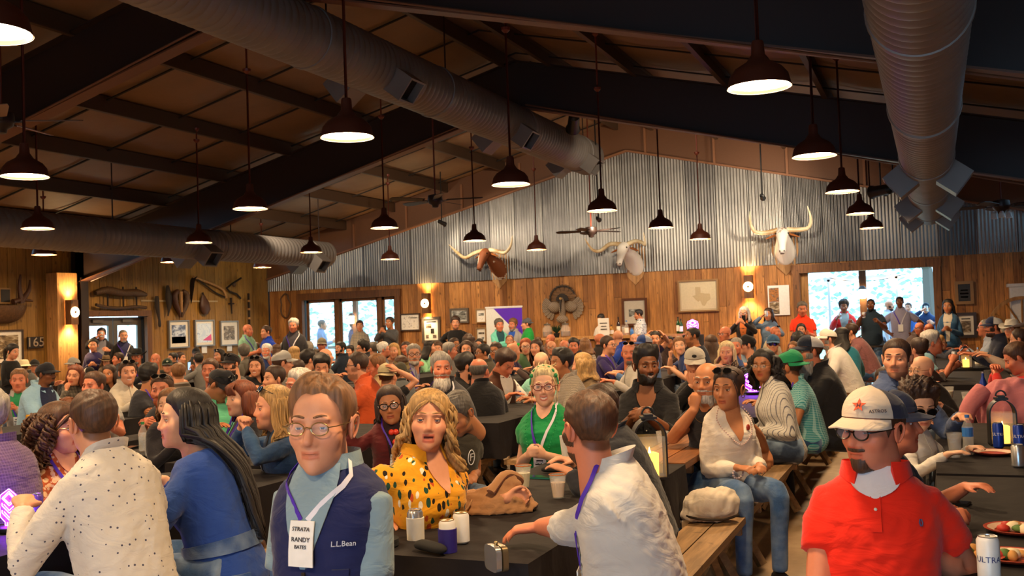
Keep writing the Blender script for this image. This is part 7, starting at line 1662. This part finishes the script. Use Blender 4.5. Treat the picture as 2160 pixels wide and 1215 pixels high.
# ================================================================ TABLES AND BENCHES
TH = .76
M_tbl = wood('picnic_top', '9a5f2c', '7a4820', '3a2010', 'Y'); M_bench = wood('bench_wood', 'b58e60', '94744e', '52402a', 'Y')
M_cloth = NT('black_cloth'); _v = M_cloth.coord(); M_cloth.setb(Base_Color=M_cloth.mix(M_cloth.noise(_v, 5, 3), lin('161214'), lin('1f1a1c')), Roughness=.75); M_cloth.b.inputs['Specular IOR Level'].default_value = .25
M_cloth.bump(M_cloth.noise(_v, 6, 4), .4, .02); M_cloth = M_cloth.m
def make_table(L):
    e = empty('picnic_table')
    for i in range(5): MB().box((-.32+.16*i, L/2, TH-.02), (.152, L, .04)).build('plank', M_tbl, e)
    for yy in (.35, L-.35):
        b = MB()
        for sg in (-1, 1): b.tube([(sg*.33, yy, 0.03), (-sg*.22, yy, TH-.05)], .045, 4)
        b.box((0, yy+.05, TH-.08), (.7, .06, .08)).build('trestle', M_bench, e)
    return e
def make_bench(L):
    e = empty('bench')
    for sg in (-1, 1): MB().box((sg*.073, L/2, .43), (.138, L, .04)).build('plank', M_bench, e)
    for yy in (.3, L-.3):
        b = MB()
        for sg in (-1, 1): b.tube([(sg*.13, yy, .03), (-sg*.08, yy, .41)], .035, 4)
        b.box((0, yy+.04, .385), (.26, .05, .05)); b.tube([(0, yy, .12), (0, yy+(.35 if yy < L/2 else -.35), .40)], .03, 4); b.build('trestle', M_bench, e)
    return e
T0 = make_table(2.42); B0 = make_bench(2.44); _ft = [True, True]
def table(X, Y, label, group=None):
    o = T0 if _ft[0] else dup(T0); _ft[0] = False; o.location = (X, Y, 0); tag(o, label, 'table', group); return o
def bench(X, Y, label, group=None):
    o = B0 if _ft[1] else dup(B0); _ft[1] = False; o.location = (X, Y, 0); tag(o, label, 'bench', group); return o
def cloth_over(X, Y, L, label, drop=.3, hw=.42, seed=0):
    """black cover draped over a table top: top sheet with hanging wavy sides"""
    r = random.Random(seed); per = []
    nx, ny = 14, 34; pts = [(-hw+2*hw*i/nx, 0) for i in range(nx)]+[(hw, L*i/ny) for i in range(ny)]+[(hw-2*hw*i/nx, L) for i in range(nx)]+[(-hw, L-L*i/ny) for i in range(ny)]
    n = len(pts); R = []
    for t in (0, .03, .3, .65, 1):
        row = []
        for i, (x, y) in enumerate(pts):
            ox = (1 if x >= hw-1e-6 else -1 if x <= -hw+1e-6 else 0); oy = (1 if y >= L-1e-6 else -1 if y <= 1e-6 else 0)
            wv = t*(.018+.022*math.sin(i*.9+seed)+.012*math.sin(i*2.3))
            row.append((x+ox*(.008+wv), y+oy*(.008+wv), TH+.012-.006*(t > 0)-drop*t))
        R.append(row)
    b = MB(); V = np.array(R).reshape(-1, 3); b.add(V, [(k*n+i, k*n+(i+1) % n, (k+1)*n+(i+1) % n, (k+1)*n+i) for k in range(4) for i in range(n)]+[tuple(range(n))])
    o = b.build('tablecloth', M_cloth, None, 50); o.location = (X, Y, 0); return tag(o, label, 'tablecloth', 'black table covers')
MX, LX, RX = -1.82, -3.95, .40
table(MX, 3.38, 'picnic table under the black cloth nearest the camera in the middle'); cloth_over(MX, 3.36, 2.46, 'black cloth over the nearest middle table with cans and tan hoodie', seed=1)
table(MX, 5.95, 'bare brown picnic table with a black lantern in the middle row'); 
o = MB().box((0, 1.25, TH+.006), (.34, 2.3, .008)).build('table_runner', M_cloth); o.location = (MX-.15, 5.98, 0); tag(o, 'narrow black runner along the bare brown lantern table', 'runner')
table(LX, 2.75, 'picnic table under the dark cloth with the purple sign at the left'); cloth_over(LX, 2.73, 2.46, 'dark cloth over the left table with the glowing purple sign', .5, seed=2)
table(-4.42, 5.35, 'picnic table under the clasped hands of the denim jacket woman'); cloth_over(-4.42, 5.33, 2.46, 'dark cloth under the clasped hands of the denim jacket woman', seed=3)
table(-5.74, 4.05, 'picnic table behind the black haired woman with bottle and cup'); cloth_over(-5.74, 4.03, 2.46, 'dark cloth on the left table with water bottle and cup', seed=9)
table(RX, 3.2, 'picnic table at the right edge with the red polo man'); cloth_over(RX, 3.18, 2.46, 'black cloth on the nearest right table with plates and tall can', .4, seed=4)
table(RX, 5.75, 'right row picnic table with lantern, water bottle and plate'); cloth_over(RX, 5.73, 2.46, 'black cloth on the right table with lantern and blue cans', .35, seed=5)
table(RX, 8.9, 'right row picnic table before the aqua polo man'); cloth_over(RX, 8.88, 2.46, 'black cloth on the right table with the metal pitcher', .45, seed=6)
cloth0 = [o_ for o_ in bpy.data.objects if o_.get('category') == 'tablecloth'][0]
table(RX, 12.2, 'far right picnic table with small black lantern'); cloth_over(RX, 12.18, 2.46, 'black cloth on the far right table with small lantern', .3, seed=7)
table(-8.2, 6.6, 'picnic table at the left edge with the gold can'); cloth_over(-8.2, 6.58, 2.46, 'dark cloth on the left edge table under the gold can', .35, seed=8)
bench(MX+.6, 3.7, 'weathered bench beside the nearest middle table, right side, with white bag'); bench(MX+.6, 6.25, 'weathered bench behind the white blouse woman'); bench(MX+.6, 8.85, 'weathered aisle bench under the white cap man', )
bench(MX+.6, 11.5, 'weathered aisle bench under the dusty pink shirt')
bench(MX-.6, 3.5, 'bench on the left side of the nearest middle table'); bench(LX+.6, 3.45, 'bench with the black chain purse behind the black haired woman')
bench(-3.84, 6.0, 'bench under the denim jacket woman'); bench(RX-.6, 3.0, 'bench under the red polo man'); bench(RX-.6, 5.6, 'bench under the slick haired man')
bench(RX-.6, 8.6, 'bench under the aqua polo man'); 
for i, R_ in enumerate(ROWS):
    Ys = {0: (15.3, 17.9), 1: (8.55, 11.15, 13.75, 16.35), 2: (7.95, 10.55, 13.15, 15.75)}.get(i, (5.6, 8.2, 10.8, 13.4, 16.0))
    for Y in Ys:
        if i > 4 and Y < 9 or (i == 4 and Y < 8) or i > 5 and Y < 11: continue
        table(R_, Y, 'picnic table among the crowd, row %d from the right, place %d from the camera' % (i+1, Ys.index(Y)+1), 'tables among the crowd')
        q_ = cloth0.copy(); C.objects.link(q_); q_.location = (R_, Y-.02, 0); tag(q_, 'black cloth over the crowd table, row %d from the right, place %d' % (i+1, Ys.index(Y)+1), 'tablecloth', 'black table covers')
        for sg in (-1, 1):
            if i == 1 and sg > 0 and Y < 13: continue
            bench(R_+sg*.6, Y, 'bench among the crowd, %s side of row %d from the right, place %d' % ('right' if sg > 0 else 'left', i+1, Ys.index(Y)+1), 'benches among the crowd')
# ================================================================ TABLE THINGS
M_can = plain('can_aluminium', 'c8c8c8', .25, .8); M_canw = plain('can_white', 'e4e2dc', .3); M_goldlid = plain('gold_lid', 'c8a050', .25, .8); M_canb = plain('can_blue', '1c3c9c', .3, .3); M_sleeve = plain('purple_sleeve', '2a1d78', .6); M_paper = plain('paper_wrap', 'e2dccf', .8)
M_nap = plain('black_napkin', '1a1a1b', .85); M_phone = plain('phone_black', '101114', .12); M_tealc = plain('phone_case_teal', '1f6a62', .4); M_cork = plain('brown_metal', '8a7656', .3, .7)
def can(x, y, label, mat, sleeve=None, lid=M_can, z=TH+.014, h=.122, r=.033, text=None, tcol='1c2c6c', P_=None, group=None):
    P = on_z(x, y, z) if P_ is None else np.array(P_); e = empty('drink_can', tuple(P)); tag(e, label, 'can', group)
    MB().lathe([(r*.75, 0), (r, .008), (r, h-.014), (r*.82, h-.003)], 20).build('can_body', mat, e, 40)
    MB().lathe([(r*.82, h-.004), (r*.84, h), (r*.76, h-.001), (r*.74, h-.005), (.002, h-.005)], 20).build('can_lid', lid, e, 40)
    MB().box((0, .006, h-.003), (.014, .022, .002)).build('ring_pull', lid, e)
    if sleeve: MB().lathe([(r*1.1, -.001), (r*1.12, h*.72), (r*1.02, h*.73), (r*1.02, .0)], 20).build('can_sleeve', sleeve, e, 40)
    if text:
        me = text_mesh(text, .026, .0); a0 = math.atan2(-P[1], -P[0]); V = np.zeros(len(me.vertices)*3); me.vertices.foreach_get('co', V); V = V.reshape(-1, 3)
        a = a0+V[:, 0]/r; me.vertices.foreach_set('co', np.stack([np.cos(a)*(r+.0008), np.sin(a)*(r+.0008), h*.55+V[:, 1]], 1).ravel()); link('lettering', me, plain('ink_'+tcol, tcol, .4), e)
    return e
can(877, 1137, 'silver can wrapped in white paper on the nearest middle table', M_can, M_paper); can(945, 1163, 'white can with gold lid in a purple sleeve', M_canw, M_sleeve, M_goldlid); can(974, 1145, 'white can with gold lid beside the purple sleeve', M_canw, None, M_goldlid)
g_ = FG['yellow']; 
can(1076, 1056, 'dark can with green lid held by the woman in yellow', plain('can_dark', '2a1a1c', .35), None, plain('green_lid', '3aa85a', .3, .6))
can(62, 898, 'gold can on the table before the oatmeal hoodie man', plain('can_gold', 'd89a20', .3, .3), z=TH+.014, P_=(on_z(62, 900, TH+.014)[0], on_z(62, 900, TH+.014)[1], TH+.014))
can(2088, 1235, 'tall white can lit purple on the nearest right table', M_canw, h=.155, r=.034, text='ULTRA')
can(2107, 945, 'blue and white can left of the right lantern', M_canb, h=.155, r=.031, text='ULTRA', tcol='e8e8f0'); can(2150, 950, 'blue and red can right of the right lantern', M_canb, h=.155, r=.031, text='ULTRA', tcol='e8e8f0'); can(2148, 985, 'silver can in front of the right lantern', M_can)
can(76, 1112, 'tall can lit purple beside the purple sign', plain('can_purple_lit', '6a4ab0', .3, .3), h=.155, r=.033)  # purple light of the sign is put into the can colour
def napkin(x, y, label, w_, l_, rz, roll=False):
    P = on_z(x, y, TH+.014); e = empty('napkin', tuple(P), rz); tag(e, label, 'napkin', 'black napkins')
    if roll: MB().tube(catmull([(-l_/2, 0, .02), (-l_/4, .004, .024), (l_/4, -.004, .024), (l_/2, 0, .02)], 9), [.012, .022, .027, .028, .028, .027, .026, .02, .01], 10, True, .75).build('napkin_roll', M_nap, e, 60)
    else:
        for k in range(2): MB().rings([[(math.cos(a)*w_/2*(1 if abs(math.cos(a)) < .75 else .95), math.sin(a)*l_/2, z) for a in np.linspace(0, 2*PI, 25)[:-1]] for z in (.004+.014*k, .012+.014*k, .016+.014*k)]).build('napkin_fold', M_nap, e, 60)
napkin(782, 1152, 'flat folded black napkin at the corner of the nearest middle table', .24, .17, .3); napkin(908, 1166, 'rolled black napkin beside the purple can sleeve', .1, .17, -.35, True); napkin(1178, 998, 'rolled black napkin beyond the two margarita cups', .1, .2, .1, True)
napkin(352, 1012, 'black napkin bundle left of the black haired woman', .2, .2, .4); napkin(345, 1035, 'black napkin on the bench side of the left table', .22, .18, .1)
def flat_phone(x, y, label, rz, mat=M_phone, case=None):
    P = on_z(x, y, TH+.014); e = empty('phone', tuple(P), rz); tag(e, label, 'phone', 'phones on tables'); MB().box((0, 0, .004), (.078, .158, .008)).build('phone_case', case or mat, e); MB().box((0, 0, .0085), (.072, .15, .002)).build('screen', M_phone, e)
flat_phone(935, 1088, 'black phone under the tan hoodie', 1.1); flat_phone(1138, 1008, 'teal cased phone near the green blouse woman', 1.5, case=M_tealc); flat_phone(2005, 1062, 'black phone on a tray at the right table', 1.35); flat_phone(275, 945, 'grey phone among napkins on the left table', .3)
def cup(x, y, label, rim=False, h=.115, z=TH+.014, liquid='d8d0b0', P_=None, mat=None):
    P = on_z(x, y, z) if P_ is None else np.array(P_); e = empty('plastic_cup', tuple(P)); tag(e, label, 'cup', 'clear plastic cups')
    MB().lathe([(.028, 0), (.0425, h), (.041, h), (.0265, .004), (.001, .004)], 22, cap=True).build('cup_wall', mat or M_clear, e, 40); MB().lathe([(.0425, h-.002), (.045, h), (.0425, h+.003), (.041, h)], 22, cap=False).build('cup_rim', plain('chili_salt', 'b86428', .8) if rim else M_clear, e, 40)
    if liquid:
        MB().lathe([(.0262, .006), (.036, h*.66), (.001, h*.66)], 16).build('drink', plain('drink_'+liquid, liquid, .2), e, 40); b = MB()
        for k in range(6): b.box((rnd.uniform(-.018, .018), rnd.uniform(-.018, .018), h*rnd.uniform(.5, .72)), (.018, .018, .018), np.array(Euler((rnd.random()*3, rnd.random()*3, 0)).to_matrix()))
        o = b.build('ice_cubes', M_clear, e); o['kind'] = 'stuff'
cup(1105, 1028, 'clear cup with ice and chili rim, left of two margaritas', True); cup(1178, 1050, 'clear cup with orange chili rim beside the pale grey shirt', True, liquid='d8b890')
cup(1398, 942, 'small clear cup by the black lantern', h=.1, liquid=None); cup(2015, 965, 'tall clear empty cup at the right table', h=.14, liquid=None); cup(2003, 842, 'clear cup of lemonade, left of two on the right table'); cup(2040, 855, 'clear cup of lemonade, right of two on the right table'); cup(1108, 850, 'clear cup of ice next to the small water bottle'); cup(1196, 970, 'tall white paper cup behind the pale grey shirt man', h=.15, liquid=None, mat=M_canw)
cup(315, 962, 'clear cup by the tall water bottle on the left table', liquid=None)
def water(x, y, label, z=TH+.014, cap='e8e8e8', h=.2):
    P = on_z(x, y, z); e = empty('water_bottle', tuple(P)); tag(e, label, 'bottle', 'water bottles'); r = .032
    MB().lathe([(r*.8, 0), (r, .01), (r*.96, h*.3), (r, h*.4), (r, h*.66), (r*.4, h*.88), (r*.38, h*.94)], 18).build('bottle_wall', M_clear, e, 40); MB().lathe([(r*.42, h*.92), (r*.43, h), (r*.1, h)], 12).build('cap', plain('cap_'+cap, cap, .4), e, 40)
    MB().lathe([(r*1.015, h*.38), (r*1.015, h*.64)], 18, cap=False).build('paper_label', M_bot['blue'] if cap != '3a8a4a' else M_clear, e); MB().lathe([(r*.9, .008), (r*.92, h*.62), (.001, h*.62)], 14).build('water', M_clear, e, 40)
water(302, 952, 'clear water bottle with green cap on the left table', cap='3a8a4a', h=.22); water(2043, 948, 'water bottle with blue label at the right table', cap='3a7ad0', h=.21); water(1094, 850, 'small water bottle with blue label behind the green blouse woman'); 
P = on_z(2075, 830, TH+.014); e = empty('glass_bottle', tuple(P)); tag(e, 'dark blue glass bottle beside the pink jacket', 'bottle'); MB().lathe([(.03, 0), (.034, .01), (.034, .11), (.014, .16), (.013, .21)], 14).build('glass', M_canb, e, 40); MB().lathe([(.015, .2), (.015, .215), (.002, .216)], 10).build('cap', M_can, e)
P = on_z(2087, 808, TH+.014); e = empty('metal_pitcher', tuple(P)); tag(e, 'shiny metal beaker on the right table', 'beaker'); MB().lathe([(.042, 0), (.05, .14), (.054, .145), (.048, .14), (.04, .01)], 18).build('beaker_wall', M_can, e, 40); MB().lathe([(.047, .12), (.001, .121)], 16).build('drink', plain('drink_dark', '2a1c14', .2), e)
P = on_z(2064, 772, TH+.014); e = empty('spirit_bottle', tuple(P)); tag(e, 'clear liquor bottle beside the small far lantern', 'bottle'); MB().lathe([(.04, 0), (.045, .01), (.045, .13), (.016, .18), (.015, .25)], 14).build('glass', M_clear, e, 40); MB().lathe([(.017, .24), (.017, .27), (.002, .27)], 10).build('cap', M_can, e); MB().lathe([(.046, .03), (.046, .1)], 14, cap=False).build('paper_label', M_mat, e)
M_wax = plain('led_candle', 'e8b858', .5, 0, 'ffb040', 1.2)
def lantern(x, y, label, s_=1.0, rz=.4):
    P = on_z(x, y, TH+.014); e = empty('table_lantern', tuple(P), rz); tag(e, label, 'lantern', 'black table lanterns'); w_, h = .075*s_, .27*s_
    prof = [(-w_, 0)]+[(-w_*math.cos(a), h*.68+w_*1.15*math.sin(a)) for a in np.linspace(0, PI, 13)]+[(w_, 0)]
    R = [[(x_*k_, yy, z_*(1 if k_ == 1 else .985)) for k_, yy in ((1, -.055*s_), (1, .055*s_), (.9, .055*s_), (.9, -.055*s_))] for x_, z_ in prof]
    MB().rings(R).build('arch_frame', M_blk, e, 30); MB().box((0, 0, .006), (w_*2, .12*s_, .012)).build('base', M_blk, e)
    zt = h*.68+w_*1.15; MB().box((0, 0, zt+.004), (.07*s_, .08*s_, .012)).box((0, 0, zt+.016), (.04*s_, .05*s_, .014)).build('top_cap', M_blk, e)
    MB().tube([(.028*s_*math.cos(a), 0, zt+.02+.032*s_*math.sin(a)) for a in np.linspace(0, PI, 12)], .005*s_, 6).build('ring_handle', M_blk, e)
    MB().lathe([(.04*s_, .012), (.042*s_, .11*s_), (.03*s_, .115*s_), (.006, .105*s_)], 18).build('candle', M_wax, e, 40); MB().lathe([(.004, .1*s_), (.007, .118*s_), (.001, .14*s_)], 8).build('flame', plain('candle_flame', 'ffd070', .4, 0, 'ffc050', 12), e)
    for yy in (-.05, .05): MB().box((0, yy*s_, h*.38), (w_*1.75, .003, h*.66)).build('pane', M_lens, e)
lantern(1372, 1008, 'black arched lantern with candle on the bare brown table', 1.2); lantern(2116, 938, 'black arched lantern with candle between blue cans at the right', 1.05, .1); lantern(2038, 776, 'small black arched lantern far down the right table', 1.05, .1)
M_plate = plain('plate_red', 'a8402c', .4); M_food = [plain('food_crust', 'c08a48', .8), plain('food_red', 'b02c1c', .6), plain('food_cream', 'e0cfa8', .7), plain('food_green', '4a6a28', .7)]
def plate(x, y, label, food=True):
    P = on_z(x, y, TH+.014); e = empty('paper_plate', tuple(P)); tag(e, label, 'plate', 'plates on the right tables'); MB().lathe([(.002, .004), (.075, .004), (.11, .018), (.118, .018), (.115, .014), (.08, 0), (.002, 0)], 28).build('plate_dish', M_plate, e, 40)
    MB().lathe([(.078, .0065), (.104, .0175)], 28, cap=False).build('plate_border', plain('plate_pattern', 'd8b8a0', .5), e)
    if food:
        for k in range(7): a = rnd.uniform(0, 6.28); r_ = rnd.uniform(0, .06); MB().ball((r_*math.cos(a), r_*math.sin(a), .02), (rnd.uniform(.018, .032), rnd.uniform(.015, .03), rnd.uniform(.012, .022)), 8, 6, np.array(Euler((0, 0, a)).to_matrix())).build('food_piece', M_food[k % 4], e, 180)
plate(2042, 1178, 'red patterned plate of food left of the tall white can'); plate(2135, 1180, 'red patterned plate of food right of the tall white can'); plate(2095, 958, 'empty red patterned plate before the right lantern', False); plate(2145, 1122, 'plate with bread by the outstretched hand', True); plate(1960, 808, 'plate beside the aqua polo man', True)
p = FG['navycap']; P = p['root'].location+Matrix.Rotation(p['root'].rotation_euler.z, 3, 'Z')@Vector(tuple(p['grips'][1][0])); e = empty('sandwich', tuple(P)); tag(e, 'small sandwich held over the right table', 'food'); MB().ball((0, 0, .012), (.045, .035, .02), 12, 7).build('bun', M_food[0], e, 180); MB().ball((0, 0, -.004), (.047, .037, .01), 12, 6).build('filling', M_food[3], e, 180); MB().ball((0, 0, -.016), (.045, .035, .014), 12, 6).build('bun', M_food[0], e, 180)
# wallet / clutch
P = on_z(1048, 1203, TH+.014); e = empty('clutch_purse', tuple(P), 2.4); tag(e, 'small bronze metal clutch standing on the corner of the black cloth', 'purse')
for sg in (-1, 1):
    b = MB(); b.rings([[(math.copysign(.055, math.cos(a))*abs(math.cos(a))**.4, sg*.013+yy, .045+math.copysign(.045, math.sin(a))*abs(math.sin(a))**.4) for a in np.linspace(0, 2*PI, 25)[:-1]] for yy in (-.01, 0, .01)]); b.build('shell', M_cork if sg < 0 else M_can, e, 40)
MB().ball((0, 0, .095), .008, 8, 6).build('clasp', M_gold, e, 180)
# tan hoodie heap
P = on_z(1005, 1075, TH+.014); e = empty('tan_hoodie', tuple(P), .15); tag(e, 'tan hooded sweatshirt heaped on the table beside the woman in yellow', 'sweatshirt')
b = MB(); prof = [(-.26, .05, .03), (-.18, .10, .06), (-.08, .13, .085), (.02, .14, .105), (.10, .13, .14), (.16, .11, .15), (.22, .08, .07), (.28, .04, .03)]
R = []
for i, (x_, w_, h_) in enumerate(prof):
    R.append([(x_+.03*math.sin(a), w_*math.cos(a), max(0, h_*(.95+.18*math.sin(5*a+i*1.3)+.1*math.sin(9*a+i))*math.sin(a)) if math.sin(a) > 0 else 0) for a in np.linspace(0, 2*PI, 41)[:-1]])
b.rings(R); me = remesh(b, .010, 2); V = np.zeros(len(me.vertices)*3); me.vertices.foreach_get('co', V); V = V.reshape(-1, 3); nn = np.zeros(len(V)*3); me.vertices.foreach_get('normal', nn)
V = V+nn.reshape(-1, 3)*(.010*wob(V*np.array([.5, 1, 1]), 42, 5)-.007*np.abs(wob(V, 60, 9)))[:, None]; V[:, 2] = np.maximum(V[:, 2], 0); me.vertices.foreach_set('co', V.ravel()); link('folded_body', me, cloth('a2764e'), e)
MB().tube(catmull([(.10, -.10, .10), (.15, -.02, .17), (.20, .05, .14), (.16, .12, .09)], 14), .024, 8, True, .7).build('hood_edge', cloth('a2764e'), e, 60)
for q in ([(-.02, -.13, .05), (-.08, -.14, .035), (-.13, -.13, .02)], [(.02, -.13, .07), (.0, -.15, .03), (-.03, -.16, .005)]): MB().tube(catmull(q, 8), .004, 6).build('drawstring', cloth('c89a6a'), e, 60)
# white bag beside the blouse woman
e = empty('white_bag', (MX+.58, 5.78, .45), .3); tag(e, 'soft white bag resting on the bench beside the blouse woman', 'bag')
b = MB(); b.ball((0, 0, .1), (.17, .11, .1), 20, 12); b.ball((.07, .02, .13), (.09, .08, .075), 14, 8); b.ball((-.1, 0, .05), (.1, .08, .05), 14, 8); me = remesh(b, .011, 3)
V = np.zeros(len(me.vertices)*3); me.vertices.foreach_get('co', V); V = V.reshape(-1, 3); nn = np.zeros(len(V)*3); me.vertices.foreach_get('normal', nn); V = V+nn.reshape(-1, 3)*(.010*wob(V, 38, 2)-.008*np.abs(wob(V, 30, 4)))[:, None]; V[:, 2] = np.maximum(V[:, 2], 0); me.vertices.foreach_set('co', V.ravel()); link('bag_body', me, cloth('d6c8b4'), e)
MB().tube(catmull([(-.16, -.04, .05), (-.08, -.11, .04), (.05, -.115, .035), (.15, -.06, .05)], 14), .007, 6).build('zip', M_iron, e); MB().tube(catmull([(-.15, 0, .06), (-.22, .03, .07), (-.24, .0, .02), (-.18, -.04, .012)], 12), .012, 6, True, .4).build('strap', cloth('d6c8b4'), e, 60)
# chain purse on the left bench
P = on_z(532, 1165, .47); e = empty('chain_purse', (P[0], P[1], .45), .4); tag(e, 'small black purse with gold chain on the left bench', 'purse')
MB().rings([[(.07*math.cos(a)*k_, yy, .055+.05*math.sin(a)*k_) for a in np.linspace(0, 2*PI, 21)[:-1]] for yy, k_ in ((-.03, .8), (-.02, 1), (.02, 1), (.03, .8))]).build('purse_body', M_leather, e, 50)
b = MB(); cp = catmull([(-.06, -.03, .09), (-.02, -.05, .14), (.05, -.05, .1), (.07, -.06, -.02), (.05, -.07, -.2), (.06, -.06, -.28)], 34)
for i in range(33): b.tube([cp[i], cp[i+1]], .004 if i % 2 else .0065, 5)
b.build('chain', M_gold, e)
P = on_z(462, 942, TH+.014); e = empty('handbag', (-4.72, 5.6, P[2]), .5); tag(e, 'soft black leather handbag on the table before the denim jacket woman', 'handbag'); b = MB(); b.ball((0, 0, .09), (.16, .08, .09), 16, 10); link('bag_body', remesh(b, .012, 2), M_blk, e); MB().tube(catmull([(-.13, 0, .13), (-.08, -.03, .2), (.06, -.03, .2), (.13, 0, .12)], 14), .008, 6).build('strap', M_blk, e, 60)
# pink jacket on the right
P = on_z(2125, 880, TH); e = empty('pink_jacket', (P[0]+.05, P[1], 0), .1); tag(e, 'pink jacket draped over the table at the right edge', 'jacket')
b = MB(); R = []
for i, (z_, w_, d_) in enumerate(((.35, .22, .16), (.55, .25, .17), (.8, .26, .17), (.95, .24, .15), (1.04, .16, .1), (1.07, .05, .04))): R.append([(w_*math.cos(a)*(1+.08*math.sin(6*a+i)), d_*math.sin(a)*(1+.1*math.sin(7*a+i)), z_) for a in np.linspace(0, 2*PI, 33)[:-1]])
b.rings(R); me = remesh(b, .02, 3); V = np.zeros(len(me.vertices)*3); me.vertices.foreach_get('co', V); V = V.reshape(-1, 3); nn = np.zeros(len(V)*3); me.vertices.foreach_get('normal', nn); V = V+nn.reshape(-1, 3)*(.02*wob(V*np.array([1, 1, .5]), 22, 3))[:, None]; me.vertices.foreach_set('co', V.ravel()); link('jacket_body', me, cloth('c8787c'), e)
MB().tube(catmull([(-.22, -.05, .98), (-.34, -.12, .85), (-.38, -.14, .7)], 10), [.07, .072, .072, .07, .068, .066, .064, .062, .06, .058], 10).build('sleeve', cloth('c8787c'), e, 60)
# ================================================================ NEON SIGNS
M_neon = plain('neon_tube', 'c070ff', .3, 0, '9a30ff', 22); M_acr = NT('acrylic'); M_acr.setb(Base_Color=(.55, .2, 1, 1), Roughness=.05, Alpha=.25); M_acr = M_acr.m
def neon(P, s_, rz, label):
    e = empty('neon_sign', tuple(P), rz); tag(e, label, 'neon sign', 'glowing purple layer signs'); r = .05*s_
    MB().lathe([(.055*s_, 0), (.06*s_, .006*s_), (.06*s_, .022*s_), (.05*s_, .026*s_), (.002, .026*s_)], 24).build('base', M_blk, e, 40)
    out = [(0, .19), (.062, .158), (.07, .125), (.062, .06), (.03, .04), (.03, .026), (-.03, .026), (-.03, .04), (-.062, .06), (-.07, .125), (-.062, .158)]
    MB().prism([(a*s_, b*s_) for a, b in out], -.003*s_, .003*s_).build('acrylic_plate', M_acr, e)
    T = MB()
    def loop(pts, rr=.0022): 
        q = [np.array((a*s_, -.004*s_, b*s_)) for a, b in pts]
        for i in range(len(q)-1): T.tube([q[i], q[i+1]], rr*s_, 5)
    loop(out+[out[0]], .0016)
    for k, z0 in enumerate((.145, .112, .08)):
        if k == 0: loop([(0, z0+.034), (.05, z0), (0, z0-.03), (-.05, z0), (0, z0+.034)]); loop([(0, z0+.024), (.036, z0), (0, z0-.02), (-.036, z0), (0, z0+.024)])
        else: loop([(-.05, z0+.012), (-.05, z0), (0, z0-.03), (.05, z0), (.05, z0+.012)]); loop([(-.036, z0+.006), (0, z0-.018), (.036, z0+.006)])
    loop([(-.015, .026), (-.015, .04)]); loop([(.015, .026), (.015, .04)])
    T.build('neon_tube', M_neon, e)
neon(on_z(22, 1121, TH+.014), 1.02, -.1, 'glowing purple stacked layers sign on the left table')
P = on_y(1462, 706, 19.6); neon(P, 1.6, 0, 'small purple neon sign far back behind the navy sweater man'); MB_ = MB().box((0, 0, P[2]/2), (.35, .35, P[2])); o = MB_.build('stand_box', M_dark); o.location = (P[0], 19.6, 0); tag(o, 'dark stand under the far purple sign', 'stand')
P = on_z(1588, 832, TH+.014); neon(P, 1.3, .2, 'purple neon sign behind the glasses woman in stripes')
